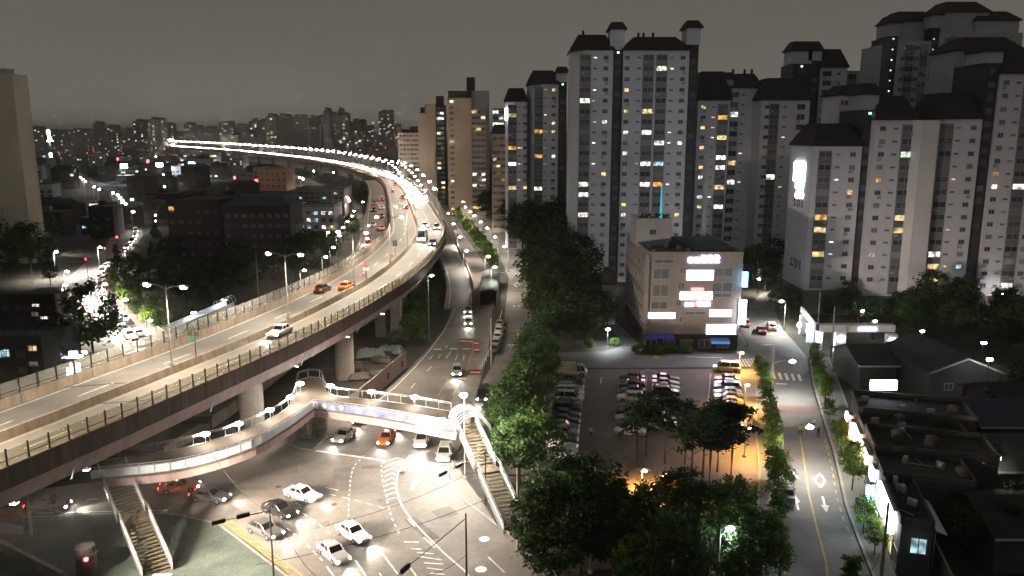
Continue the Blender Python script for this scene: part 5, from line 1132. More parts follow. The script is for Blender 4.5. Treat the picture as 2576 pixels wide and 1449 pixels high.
row_lamps([(316, 753), (262, 750), (265, 715), (165, 716), (250, 685), (169, 683), (142, 633), (252, 622), (107, 585)], 8, 8, 'street_lamp', 'lamp from the near end on the left avenue', 'lamps on the left avenue', (.9, 0), 14000, NEUT)
row_lamps([(335, 533), (325, 523), (317, 513), (309, 505), (302, 497), (296, 490), (285, 485), (250, 476), (237, 470), (215, 457), (209, 451), (203, 446), (197, 441), (191, 436), (185, 431), (180, 427)], 9, 9, 'street_lamp', 'lamp from the near end on the far stretch of the left avenue', 'lamps on the far left avenue', (.9, 0), 3000, NEUT, size=.7)
row_lamps([(214, 885), (378, 806), (205, 895)], 5, 5, 'street_lamp', 'low lamp from the left near the avenue mouth', 'low lamps by the avenue mouth', (.4, 0), 900, COOL, 'c', .45)
# shop street and park lamps
for k, (px, py, bx, by, dx, pw) in enumerate(((2022, 1113, 1964, 1195, 3.2, 2800), (1982, 930, 1940, 1005, 3.0, 2600), (1952, 816, 1972, 830, -1.0, 6000), (2470, 740, 2480, 790, -.6, 300))):
    g = G(bx, by); tp = W(px, py, g.y).z
    lamp_post('street_lamp', ['lamp reaching over the shop street beside the road arrows', 'lamp reaching over the zebra crossing of the shop street', 'lamp at the bend of the shop street near the estate gate', 'lamp at the foot of the apartment blocks on the right'][k], g, max(6.5, tp), [(dx, 0)], 'lamps of the shop street', 'w', .5, pw, (1, .95, .86))
for k, (px, py, bx, by) in enumerate(((1828, 1327, 1806, 1455), (1528, 828, 1528, 875))):
    g = G(bx, by); tp = W(px, py, g.y).z
    lamp_post('park_lamp', ['dazzling white lamp on a thin pole in the park', 'round white lamp at the corner of the cross street'][k], g, tp, [(.9 if k == 0 else .05, 0)], 'park lamps', 'c', .45, 1500, COOL)
g = G(1484, 1440); lamp_post('park_lamp', 'unlit lamp with a long arm among the park trees', g, W(1484, 1312, g.y).z, [(-3.0, .3)], 'park lamps', lit=False)
for k, (px, py, bx, by) in enumerate(((1860, 888, 1858, 938), (1869, 968, 1871, 1030), (1869, 1075, 1872, 1150), (1612, 1195, 1612, 1250), (1662, 1210, 1664, 1262))):
    g = G(bx, by); tp = max(3.4, W(px, py, g.y).z)
    lamp_post('parking_lamp', ['amber lamp at the upper right corner of the parking lot', 'amber lamp halfway down the right parking row', 'amber lamp at the lower end of the right parking row', 'amber lamp behind the park trees at the lot edge', 'amber lamp low among the park trunks'][k], g, tp, [(.3, 0)], 'amber parking lamps', 'a', .4, 2200 if k < 3 else 2800, AMB)
for k, (px, py) in enumerate(((1846, 596), (1905, 660), (1909, 700), (2201, 805), (2170, 780), (1460, 595), (1515, 690), (2320, 830))):
    g = G(px, py, 4.2); lamp_post('estate_lamp', nth(k) + ' of the garden lamps counted from the shop building outward', (g.x, g.y, 0), 4.0, [(.02, 0)], 'garden lamps of the apartment estate', 'w', .42, 2200 if k < 3 else 700, (1, .86, .66) if k != 0 else (1, .95, .9), pole='steel_dark')

# ================================================================ POLES, SIGNALS, CABLES, SIGNS
def signal_arm(label, base, h, tip, heads, lit=None):
    t = thing('traffic_signal', label, 'traffic light', base); tp = Vector(tip) - Vector(base)
    MB().tube([(0, 0, 0), (0, 0, h)], [.11, .07], 8).build('pole', 'steel_dark', t); MB().tube([(0, 0, h - .5), (tp.x, tp.y, h - .3)], [.05, .035], 6).build('arm', 'steel_dark', t)
    for f_ in heads:
        q = Vector((tp.x * f_, tp.y * f_, h - .3)); u = math.atan2(tp.y, tp.x)
        hd_ = MB().box(-.6, .6, -.12, .12, -.2, .2).build('signal_head', 'steel_dark', t); hd_.location = q; hd_.rotation_euler = (0, 0, u)
        if lit: put('signal_lens', MB().ball((0, 0, 0), .32).mesh('signal_lens', lit), hd_, (-.45, -.2, 0))
    return t
g = G(1222, 1272); signal_arm('signal pole with a long arm in front of the right staircase', g, 7.0, G(1112, 1192, 6.7), (.62, .98))
g = G(690, 1470); signal_arm('signal pole with a dark arm reaching left at the bottom', g, 8.2, G(542, 1314, 7.9), (.5, .95))
g = G(1174, 1475); signal_arm('signal pole with red and green signals at the bottom of the crossing', g, 7.6, G(1000, 1447, 7.3), (.9,))
g = G(222, 700); signal_arm('signal gantry over the left avenue crossing showing red', g, 6.0, G(178, 700), (.15,), 'lit_red')
g = G(270, 668); signal_arm('signal showing red at the right side of the avenue', g, 6.0, G(262, 668), (.9,), 'lit_red')
g = G(298, 635); signal_arm('far signal showing red over the avenue', g, 6.0, G(305, 635), (.5,), 'lit_red')
def pole(label, base, h, bars=()):
    t = thing('utility_pole', label, 'utility pole', base); MB().tube([(0, 0, 0), (0, 0, h)], [.19, .13], 8).build('pole', 'concrete', t)
    for z in bars: MB().box(-1.1, 1.1, -.06, .06, z, z + .12).build('crossarm', 'steel_dark', t)
    return t
PO = []
for px, py, h, bars, lb_ in ((652, 770, 14, (), 'tall bare utility pole left of the highway'), (1302, 1380, 9, (8.2,), 'utility pole beside the foot of the right staircase'), (1236, 925, 9.5, (8.6,), 'leaning-free utility pole between lower road and frontage road'), (240, 800, 10, (8.6, 9.4), 'utility pole with crossarms beside the left avenue'), (1256, 770, 9, (8.2, 8.8), 'utility pole with crossarms by the underpass canopy'),
        (2055, 850, 10, (9,), 'utility pole in front of the estate gate'), (2090, 900, 10, (), 'utility pole between gate and shop street'), (2215, 1470, 8.5, (), 'pale pole among the near street trees'), (1940, 975, 8, (), 'thin pole in the left row of street trees'), (80, 1350, 7.5, (), 'dark post beside the striped banners at lower left'), (1370, 1115, 7, (), 'pole in the hedge beside the frontage road')):
    g = G(px, py); PO.append(pole(lb_, g, h, bars))
for k, (a, b, lb_) in enumerate((((644, 1421, 8), (1302, 1222, 8.5), 'long overhead cable crossing the whole junction'), ((820, 1322, 8), (1250, 1150, 7.5), 'overhead cable slanting up towards the right staircase'), ((700, 1300, 8), (800, 1452, 7), 'overhead cable slanting down at the bottom left of the junction'), ((540, 1150, 8.5), (692, 1300, 8), 'overhead cable from the footbridge to the signal pole'),
        ((1302, 1222, 8.5), (1480, 1130, 8.5), 'overhead cable running into the park trees'), ((2160, 1452, 8), (2215, 1390, 8.4), 'short overhead cable at the bottom of the shop street'), ((1000, 1447, 7.2), (1174, 1395, 7.3), 'low cable beside the bottom signal pole'))):
    p, q = G(*a), G(*b); mb = MB(); mb.tube([p.lerp(q, f_ / 8) - Vector((0, 0, .9 * 4 * (f_ / 8) * (1 - f_ / 8))) for f_ in range(9)], .022, 5); tag(mb.build('overhead_cable', 'rubber'), lb_, 'cable', 'overhead cables')
def hw_sign(label, y, kind):
    p, h = HW.at(HW.dist_y(y), MED, .9); t = thing('road_sign', label, 'sign', p, h - R(90)); MB().tube([(0, 0, 0), (0, 0, 2.6)], .07, 8).build('post', 'steel_dark', t)
    if kind == 'tri':
        MB().hexa([(-.62, -.06, 2.2), (.62, -.06, 2.2), (.62, -.02, 2.2), (-.62, -.02, 2.2)], [(-.02, -.06, 3.3), (.02, -.06, 3.3), (.02, -.02, 3.3), (-.02, -.02, 3.3)]).build('triangle', 'sign_red', t); MB().box(-.5, .5, -.06, -.02, 1.7, 2.15).build('plate', 'sign_white', t); MB().tube([(-.7, -.1, .7), (-.7, -.05, .7)], .28, 12).build('roundel', 'sign_red', t)
    elif kind == 'pair':
        for x in (-.62, .3): MB().box(x - .35, x + .35, -.06, -.02, 2.6, 3.2).build('plate', 'steel_dark', t)
        MB().box(-.75, .2, -.06, -.02, 1.85, 2.45).build('plate', 'sign_green', t)
    else: MB().box(-.5, .5, -.06, -.02, 2.6, 3.8).build('plate', 'steel_dark', t); MB().tube([(-.6, -.1, .5), (-.6, -.05, .5)], .28, 12).build('roundel', 'sign_red', t)
hw_sign('cluster of dark and green sign plates on the highway median', 92, 'pair'); hw_sign('red triangular warning sign on the highway median', 146, 'tri'); hw_sign('dark rectangular sign farther along the highway median', 172, 'rect')
# odds and ends at lower left
g = G(222, 1455); t = thing('round_kiosk', 'dark round kiosk with a small red light at lower left', 'kiosk', g); MB().tube([(0, 0, 0), (0, 0, 2.6), (0, 0, 2.75), (0, 0, 2.9)], [1.0, 1.0, 1.15, 1.1], 18).build('body', 'steel_dark', t); MB().tube([(0, 0, 2.9), (0, 0, 3.5), (0, 0, 3.7)], [.95, .9, .2], 18).build('cap', 'wall_low', t); MB().ball((.55, -.95, 2.6), .22).build('warning_light', 'lit_red', t)
g0 = G(0, 1318); t = thing('banner_fence', 'striped yellow, orange and violet banners on a fence at the left edge', 'fence')
for k, m in enumerate(('paint_yellow', 'sign_orange', 'car_blue', 'girder')):
    a = G(-10, 1300 + 14 * k, 0); MB().hexa([(a.x - 1, a.y, .3), (a.x + 3.6, a.y - .9, .3), (a.x + 3.6, a.y - .8, .3), (a.x - 1, a.y + .1, .3)], [(a.x - 1, a.y, 1.3), (a.x + 3.6, a.y - .9, 1.3), (a.x + 3.6, a.y - .8, 1.3), (a.x - 1, a.y + .1, 1.3)]).build('banner', m, t)
t = thing('garden_wall', 'low wall with a pale coping crossing the lower left corner', 'wall'); a, b = G(-20, 1375), G(160, 1470); wall_run(t, a, b, 1.2, .3, 'wall_low', 'panel', 6); MB().beam(a + Vector((0, 0, 1.25)), b + Vector((0, 0, 1.25)), .4, .1).build('coping', 'kerb', t)
t = thing('bus_shelter', 'dark flat roofed shelter under the near edge of the highway', 'shelter'); a = G(480, 1100); MB().box(a.x - 3, a.x + 3, a.y - 1.1, a.y + 1.1, 2.5, 2.75).build('roof', 'steel_dark', t)
for dx in (-2.7, 2.7): MB().box(a.x + dx - .1, a.x + dx + .1, a.y + .8, a.y + 1, 0, 2.5).build('post', 'steel_dark', t)

# ================================================================ VEHICLES
def loft(mb, rings, m=0, close=True):
    i0 = len(mb.v); n = len(rings[0])
    for r_ in rings: mb.v.extend(r_)
    for k in range(len(rings) - 1):
        for q in range(n):
            l = (q + 1) % n; mb.f.append([i0 + k * n + q, i0 + k * n + l, i0 + (k + 1) * n + l, i0 + (k + 1) * n + q]); mb.m.append(m)
    if close:
        mb.f.append([i0 + q for q in reversed(range(n))]); mb.m.append(m); e0 = i0 + (len(rings) - 1) * n; mb.f.append([e0 + q for q in range(n)]); mb.m.append(m)
def car_meshes(kind):
    # stations: x, half width, sill, belt height ; cabin: x of windscreen foot, roof front, roof rear, rear screen foot ; roof height
    if kind == 'sedan': st = [(-2.35, .70, .38, .78), (-2.25, .84, .26, .92), (-1.4, .90, .20, .98), (0, .91, .20, .96), (1.2, .90, .20, .90), (2.1, .84, .24, .76), (2.35, .70, .36, .62)]; cab = (1.05, .25, -1.05, -1.85); rh = 1.45; wb = 1.38
    elif kind == 'suv': st = [(-2.3, .78, .42, 1.0), (-2.22, .88, .32, 1.1), (-1.2, .94, .26, 1.12), (0, .95, .26, 1.1), (1.3, .94, .26, 1.06), (2.15, .88, .32, .95), (2.32, .76, .44, .78)]; cab = (1.15, .45, -1.75, -2.15); rh = 1.72; wb = 1.38
    elif kind == 'van': st = [(-2.5, .84, .42, 1.05), (-2.45, .92, .32, 1.1), (-1, .96, .26, 1.12), (.6, .96, .26, 1.1), (1.7, .95, .26, 1.04), (2.35, .90, .32, .9), (2.5, .78, .44, .72)]; cab = (1.85, .95, -2.15, -2.42); rh = 1.95; wb = 1.5
    elif kind == 'truck': st = [(-3.0, .95, .5, .9), (-2.9, 1.0, .45, .95), (0, 1.0, .45, .95), (1.4, 1.0, .4, 1.1), (2.5, .98, .36, 1.2), (2.8, .9, .4, 1.05)]; cab = (2.62, 2.05, 1.0, .85); rh = 2.2; wb = 1.8
    else: st = [(-4.5, 1.15, .4, 1.3), (-4.4, 1.22, .35, 1.4), (0, 1.24, .35, 1.4), (4.3, 1.22, .35, 1.4), (4.5, 1.1, .4, 1.3)]; cab = (4.4, 4.2, -4.2, -4.4); rh = 3.1; wb = 2.7
    body = MB(); rings = []
    for (x, w, a, b) in st:
        md_ = (a + b) / 2; rings.append([(x, -w * .92, a), (x, -w, md_), (x, -w * .95, b - .08), (x, -w * .82, b), (x, w * .82, b), (x, w * .95, b - .08), (x, w, md_), (x, w * .92, a)])
    loft(body, rings)
    f0, f1, r1, r0 = cab; w = st[2][1]; belt = lambda x: min(q[3] for q in st[1:-1]) - .05
    zb = belt(0); top = rh - .06; wt = w * .74; wbm = w * .90
    body.hexa([(r1 - .05, -wt - .02, top), (f1 + .05, -wt - .02, top), (f1 + .05, wt + .02, top), (r1 - .05, wt + .02, top)], [(r1 + .15, -wt * .86, rh), (f1 - .2, -wt * .86, rh), (f1 - .2, wt * .86, rh), (r1 + .15, wt * .86, rh)])
    for s_ in (-1, 1):                        # pillars
        for (xa, xb) in ((f0, f1), (r0, r1)): body.tube([(xa, s_ * wbm * .97, zb), (xb, s_ * wt * 1.0, top)], .06, 4)
        xm = (f1 + r1) / 2; body.tube([(xm + .1, s_ * wbm, zb), (xm, s_ * wt * 1.02, top)], .05, 4)
        body.box(f0 - .35, f0 - .15, s_ * w - (.0 if s_ > 0 else .16), s_ * w + (.16 if s_ > 0 else .0), zb, zb + .14)
    glass = MB(); glass.hexa([(r0, -wbm * .95, zb - .02), (f0, -wbm * .95, zb - .02), (f0, wbm * .95, zb - .02), (r0, wbm * .95, zb - .02)], [(r1, -wt * .97, top), (f1, -wt * .97, top), (f1, wt * .97, top), (r1, wt * .97, top)])
    wr = .33 if kind in ('sedan',) else .37 if kind in ('suv', 'van') else .45
    wheel = MB().tube([(0, -.11, 0), (0, .11, 0)], wr, 14); rim = MB().tube([(0, -.125, 0), (0, .125, 0)], wr * .62, 10)
    xf, xr = st[-2][0], st[1][0]; hy = st[-2][1] * .74; hz = (st[-2][2] + st[-2][3]) / 2 + .08
    head = MB().ball((0, 0, 0), .2, sz=.62); tail = MB().box(-.06, .06, -.17, .17, -.09, .09)
    extra = None
    if kind == 'truck': extra = MB().box(-2.98, .7, -1.02, 1.02, .98, 2.35)
    return dict(body=body.mesh('body', 'car_white', False), glass=glass.mesh('windows', 'car_glass'), wheel=wheel.mesh('tyre', 'rubber'), rim=rim.mesh('rim', 'rim'), head={0: head.mesh('headlight', 'lens_clear'), 1: head.mesh('headlight', 'lit_head')}, tail={0: tail.mesh('taillight', 'lens_red'), 1: tail.mesh('taillight', 'lit_tail')},
                geo=(xf, xr, hy, hz, wb, st[2][1] - .1, wr, rh, st[1][3] - .12), extra=extra.mesh('cargo_box', 'car_white') if extra else None)
CM = {k: car_meshes(k) for k in ('sedan', 'suv', 'van', 'truck', 'bus')}
roof_sign_me = MB().hexa([(-.12, -.35, 0), (.12, -.35, 0), (.12, .35, 0), (-.12, .35, 0)], [(-.06, -.28, .18), (.06, -.28, .18), (.06, .28, .18), (-.06, .28, .18)]).mesh('roof_sign', 'win_white')
def car(kind, colr, loc, rz, label, group, lit=0, tail=None, beam=0, name=None, taxi=False):
    c = CM[kind]; xf, xr, hy, hz, wb, wy, wr, rh, tz = c['geo']; tail = lit if tail is None else tail
    t = thing(name or {'sedan': 'sedan_car', 'suv': 'suv_car', 'van': 'minivan', 'truck': 'box_truck', 'bus': 'bus'}[kind], label, {'van': 'van', 'truck': 'truck', 'bus': 'bus'}.get(kind, 'car'), loc, rz, group)
    b = put('body', c['body'], t); remat(b, 0, 'car_' + colr); put('windows', c['glass'], t)
    if c['extra']: e_ = put('cargo_box', c['extra'], t); remat(e_, 0, 'car_' + colr)
    for x in (-wb, wb):
        for y in (-wy, wy): w_ = put('wheel', c['wheel'], t, (x, y, wr)); put('rim', c['rim'], w_)
    for s_ in (-1, 1):
        put('headlight', c['head'][1 if lit else 0], t, (xf + .08, s_ * hy, hz)); put('taillight', c['tail'][1 if tail else 0], t, (xr - .03, s_ * hy, tz))
    if taxi: put('roof_sign', roof_sign_me, t, (-.2, 0, rh))
    if beam: spot(t, (xf + .45, 0, hz + .1), beam, (1, .92, .78), 75, .12, rot=(0, R(-72), 0))
    return t
def car_px(kind, colr, rear, front, label, group, z=.02, **kw):
    a, b = G(*rear, z), G(*front, z); d = b - a; return car(kind, colr, (a + b) / 2, math.atan2(d.y, d.x), label, group, **kw)
JG = 'cars moving through the junction'
car_px('sedan', 'white', (724, 1242), (800, 1264), 'white saloon crossing the middle of the junction', JG, lit=1, beam=600)
car_px('sedan', 'black', (668, 1278), (742, 1307), 'black saloon turning in the junction', JG, lit=1, beam=650)
car_px('sedan', 'grey', (634, 1328), (702, 1358), 'grey saloon behind the thin poles at lower left of the junction', JG, lit=1, beam=600)
car_px('sedan', 'white', (862, 1334), (916, 1368), 'white saloon with glaring headlights, right one of the pair near the bottom', JG, lit=1, beam=650)
car_px('sedan', 'silver', (812, 1378), (868, 1425), 'pale silver saloon nearest the bottom edge of the junction', JG, lit=1, beam=600)
car_px('sedan', 'grey', (487, 1254), (572, 1262), 'dark grey saloon entering the junction from the left stairs', JG, lit=1, beam=650)
car_px('sedan', 'taxi', (412, 1238), (492, 1230), 'orange taxi with a roof light behind the dark grey saloon', JG, lit=1, name='taxi', taxi=True)
car_px('suv', 'black', (84, 1286), (160, 1283), 'dark car with one headlight showing under the highway at far left', JG, lit=1, beam=600)
car_px('sedan', 'white', (884, 1090), (848, 1118), 'white car waiting left of the taxi under the footbridge', JG, lit=1, beam=450)
car_px('sedan', 'taxi', (984, 1093), (962, 1127), 'orange taxi waiting under the footbridge', JG, lit=1, beam=300, name='taxi', taxi=True)
car_px('suv', 'white', (1068, 1100), (1056, 1134), 'white utility car waiting right of the orange taxi', JG, lit=1, beam=650)
car_px('suv', 'white', (1124, 1132), (1113, 1170), 'white car stopped beside the footbridge pier', JG, lit=1, beam=500)
car_px('sedan', 'black', (916, 1042), (898, 1074), 'dark car with bright headlights right behind the footbridge', JG, lit=1, beam=450)
car_px('sedan', 'silver', (1018, 1056), (1002, 1088), 'car half hidden behind the footbridge banner', JG, lit=1, beam=450)
car_px('suv', 'silver', (1152, 925), (1148, 958), 'single car with headlights coming down the lower road', JG, lit=1, beam=500)
car_px('sedan', 'silver', (1178, 774), (1176, 798), 'farther car of the pair coming off the exit ramp', JG, lit=1, beam=400)
car_px('sedan', 'silver', (1179, 804), (1177, 827), 'nearer car of the pair coming off the exit ramp', JG, lit=1, beam=500)
car_px('van', 'black', (1220, 985), (1210, 1020), 'dark van with headlights on the frontage road by the stairs', JG, lit=1, beam=350)
car_px('sedan', 'grey', (1980, 1268), (1976, 1232), 'dark car parked under the left trees of the shop street', 'cars on the shop street')
car_px('sedan', 'grey', (1925, 852), (1905, 820), 'car braking with red lights on the shop street bend', 'cars on the shop street', tail=1)
car_px('suv', 'white', (1950, 846), (1930, 812), 'pale car braking right behind on the shop street bend', 'cars on the shop street', tail=1)
car_px('suv', 'silver', (1880, 832), (1868, 806), 'car with red lights close to the shop building corner', 'cars on the shop street', tail=1)
# cars on the viaduct
HG = 'cars on the near stretch of the elevated highway'
def car_hw(kind, colr, y, u, away, label, group=HG, **kw):
    p, h = HW.at(HW.dist_y(y), u, .012); return car(kind, colr, p, h if away else h + math.pi, label, group, **kw)
car_hw('sedan', 'black', 137, EW - 2.6, True, 'dark car driving away on the left carriageway of the highway', lit=0, tail=1)
car_hw('sedan', 'taxi', 140, EW - 5.9, True, 'orange taxi driving away on the left carriageway of the highway', lit=0, tail=1, name='taxi', taxi=True)
car_hw('sedan', 'white', 107, 5.7, False, 'white car coming along the near highway carriageway below the lamps', lit=1, beam=600)
car_hw('bus', 'white', 208, 5.7, False, 'white bus with glaring lights on the bend of the highway', lit=1, beam=800)
car_hw('sedan', 'blue', 199, 2.4, False, 'dark car beside the white bus on the highway bend', lit=1, beam=650)
car_hw('suv', 'silver', 232, 2.4, False, 'pale car on the outer lane behind the bus', lit=1, beam=500)
car_hw('sedan', 'silver', 238, 5.7, False, 'pale car on the inner lane behind the bus', lit=1, beam=500)
for k in range(9): p, h = RB.at(RB.dist_y(205) + k * 15 + (k % 3) * 4, 2.2 + (k % 2) * 2.9, .02); car('sedan', ['grey', 'black', 'white', 'silver'][k % 4], p, h, nth(k) + ' car from the near end queuing on the entry ramp', 'cars queuing on the entry ramp', tail=1)
# far traffic: one small mesh each, too small to show parts
def far_car(colr, head):
    mb = MB().box(-2.2, 2.2, -.88, .88, .25, .95, 0).hexa([(-1.7, -.8, .95), (1.0, -.8, .95), (1.0, .8, .95), (-1.7, .8, .95)], [(-1.1, -.62, 1.45), (.4, -.62, 1.45), (.4, .62, 1.45), (-1.1, .62, 1.45)], 1)
    s_ = .46
    for y in (-.62, .62): mb.box(2.2, 2.26, y - s_, y + s_, .45, .45 + s_ * 1.5, 2).box(-2.26, -2.2, y - .22, y + .22, .6, .85, 3)
    return mb.mesh('far_car', ['car_' + colr, 'car_glass', 'lit_head' if head else 'lens_clear', 'lit_tail'])
FCH = [far_car(c, 1) for c in ('white', 'silver', 'black', 'grey')]; FCT = [far_car(c, 0) for c in ('white', 'silver', 'black', 'grey')]
d = HW.dist_y(330)
while d < HW.dist_y(1900):
    for u in (2.4, 5.7):
        p, h = HW.at(d + rng.uniform(-4, 4), u + rng.uniform(-.3, .3), .012); tag(put('far_car', rng.choice(FCH), None, p, (0, 0, h + math.pi)), 'small headlit car in the stream coming down the far highway', 'car', 'headlit cars on the far highway')
    d += 9.5 + (d > HW.dist_y(600)) * 3.5
d = HW.dist_y(300)
while d < HW.dist_y(1500):
    p, h = HW.at(d + rng.uniform(-8, 8), EW - rng.choice((2.6, 5.9)), .012); tag(put('far_car', rng.choice(FCT), None, p, (0, 0, h)), 'small car with red tail lights heading away on the far highway', 'car', 'tail-lit cars on the far highway'); d += 42
AV = Path([G(x, y, .03) for x, y in ((345, 872), (305, 825), (272, 785), (252, 745), (252, 705), (268, 672), (318, 628), (342, 590), (330, 552), (308, 512), (292, 482), (228, 452), (178, 426))], 3)
AW = Path([G(x, y, .03) for x, y in ((370, 868), (322, 818), (286, 778), (258, 742), (258, 705), (274, 672), (324, 632), (352, 590), (338, 550))], 3)
k = 0; d = 2.0
while d < AV.len and k < 40:
    p, h = AV.at(d); car(['sedan', 'suv', 'sedan', 'van'][k % 4], ['white', 'white', 'black', 'silver', 'white', 'grey'][k % 6], p, h + math.pi, nth(k) + ' car from the near end queuing along the left avenue', 'cars queuing along the left avenue', lit=1, tail=0, beam=900 if k in (0, 3, 7, 12, 16, 20, 22, 24, 26, 28) else 0)
    k += 1; d += 6.6 if k < 16 else 9 if k < 30 else 14
k = 0; d = 1.0
while d < AW.len and k < 16:
    p, h = AW.at(d); car(['sedan', 'suv'][k % 2], ['silver', 'white', 'black'][k % 3], p, h, nth(k) + ' car from the near end in the right lane of the left avenue', 'cars in the right lane of the left avenue', lit=0, tail=1); k += 1; d += 8.5
# parked cars: white lines of bays, every car its own
def parked(px, rows, colours, kinds, face, phrase, group, tilt=-.12, labels=None):
    for k, y in enumerate(rows):
        g = G(px if not callable(px) else px(y), y, .02); rz = math.atan2(tilt, 1) + (math.pi if face < 0 else 0)
        car(kinds[k % len(kinds)], colours[k % len(colours)], g, rz + rng.uniform(-.03, .03), (labels or {}).get(k) or nth(k) + ' parked car from the top of ' + phrase, group)
def rows_m(px, r0, n, step):                 # rows for n bays of given depth starting at pixel row r0
    y0 = G(px, r0).y; out = []
    for k in range(n):
        y = y0 - k * step; out.append(proj(G(px, r0).x, y, 0)[1])
    return out
PG = 'cars in the parking lot'
car_px('truck', 'cream', (1400, 944), (1476, 946), 'boxy cream truck at the top of the left parking row', PG)
parked(lambda y: 1440 - (y - 940) * .15, rows_m(1432, 962, 13, 2.5), ['grey', 'black', 'silver', 'white', 'white', 'grey', 'black', 'blue', 'black', 'grey', 'silver', 'black', 'white'], ['sedan', 'sedan', 'suv', 'van', 'van', 'sedan', 'suv', 'sedan', 'sedan', 'sedan', 'suv', 'sedan', 'sedan'], 1, 'the left parking row below the truck', PG)
parked(lambda y: 1590 - (y - 950) * .03, rows_m(1590, 957, 4, 2.45) + [1010], ['black', 'black', 'black', 'grey', 'white'], ['sedan', 'sedan', 'suv', 'sedan', 'suv'], -1, 'the middle parking row, left file', PG)
parked(1586, rows_m(1586, 1030, 5, 2.6), ['grey', 'black', 'silver', 'grey', 'white'], ['sedan', 'suv', 'sedan', 'sedan', 'sedan'], -1, 'the lower middle parking row under the pines', PG)
parked(lambda y: 1674, rows_m(1672, 960, 4, 2.5), ['black', 'silver', 'black', 'black'], ['sedan', 'sedan', 'sedan', 'suv'], 1, 'the middle parking row, right file', PG)
parked(1668, rows_m(1668, 1030, 4, 2.7), ['black', 'grey', 'black', 'silver'], ['suv', 'sedan', 'sedan', 'sedan'], 1, 'the lower right file among the pines', PG)
car_px('van', 'cream', (1862, 936), (1792, 932), 'pale minivan alone under the amber lamp', PG)
parked(lambda y: 1826 + (y - 950) * .08, rows_m(1828, 962, 11, 2.35), ['black', 'silver', 'grey', 'white', 'black', 'taxi', 'black', 'silver', 'black', 'white', 'silver'], ['sedan', 'sedan', 'suv', 'sedan', 'sedan', 'sedan'], -1, 'the right parking row below the minivan', PG)
car_px('sedan', 'white', (1385, 1150), (1440, 1148), 'white car half hidden by the park trees left of the lot', PG)
for k, (px, py) in enumerate(((1254, 852), (1250, 868), (1246, 884), (1257, 836), (1259, 820))): car('sedan', ['white', 'silver', 'grey'][k % 3], G(px, py, .03), R(80), nth(k) + ' car of those parked along the frontage road fence', 'cars parked along the frontage road')

# ================================================================ TREES
def crown_mesh(name, m, rg, shape, n_clump, leaves, leaf, rx, rz_, zc):
    mb = MB()
    for c in range(n_clump):
        while True:
            v = Vector((rg.uniform(-1, 1), rg.uniform(-1, 1), rg.uniform(-1, 1)))
            if .25 < v.length < 1: break
        if shape == 'round': s_ = v.length; v = v.normalized() * (s_ ** .5); ctr = Vector((v.x * rx, v.y * rx, zc + v.z * rz_)); cr_ = rx * rg.uniform(.22, .42); fl_ = .75
        elif shape == 'cone': h = rg.random() ** 1.25; a = rg.uniform(0, 6.28); rr = rx * (1 - h) * rg.uniform(.45, 1) + .1; ctr = Vector((rr * math.cos(a), rr * math.sin(a), zc - rz_ + 2 * rz_ * h)); cr_ = rx * .3 * (1.15 - h); fl_ = .8
        elif shape == 'pine': a = rg.uniform(0, 6.28); lay = rg.choice((.0, .35, .6, .8, 1.0)); rr = rx * (1.05 - .45 * lay) * rg.uniform(.2, 1); ctr = Vector((rr * math.cos(a), rr * math.sin(a), zc - rz_ + 2 * rz_ * lay + rg.uniform(-.3, .3))); cr_ = rx * rg.uniform(.22, .36); fl_ = .38
        else: h = rg.random(); a = rg.uniform(0, 6.28); rr = rx * rg.uniform(.2, 1) * (1 - .5 * abs(h - .4)); ctr = Vector((rr * math.cos(a), rr * math.sin(a), zc - rz_ + 2 * rz_ * h)); cr_ = rx * rg.uniform(.3, .5); fl_ = .7
        for q in range(leaves):
            w = Vector((rg.gauss(0, .5), rg.gauss(0, .5), rg.gauss(0, .5))); p = ctr + Vector((w.x * cr_, w.y * cr_, w.z * cr_ * fl_))
            a = Vector((rg.uniform(-1, 1), rg.uniform(-1, 1), rg.uniform(-.6, .6))).normalized(); b = a.cross(Vector((rg.uniform(-1, 1), rg.uniform(-1, 1), rg.uniform(-1, 1)))).normalized(); l = leaf * rg.uniform(.6, 1.3)
            mb.face([p - a * l, p + b * l * .55, p + a * l, p - b * l * .55])
    return mb.mesh(name, m)
def trunk_mesh(rg, h, r_, spread, limbs):
    mb = MB(); mb.tube([(0, 0, -.1), (rg.uniform(-.1, .1), rg.uniform(-.1, .1), h * .5), (rg.uniform(-.25, .25), rg.uniform(-.25, .25), h)], [r_, r_ * .75, r_ * .3], 8)
    for k in range(limbs):
        a = 6.28 * k / limbs + rg.uniform(-.4, .4); z = h * rg.uniform(.4, .75); L = spread * rg.uniform(.5, .9); mb.tube([(0, 0, z), (L * .5 * math.cos(a), L * .5 * math.sin(a), z + L * .35), (L * math.cos(a), L * math.sin(a), z + L * .6)], [r_ * .45, r_ * .3, r_ * .12], 5)
    return mb.mesh('trunk', 'bark', True)
TP = {}
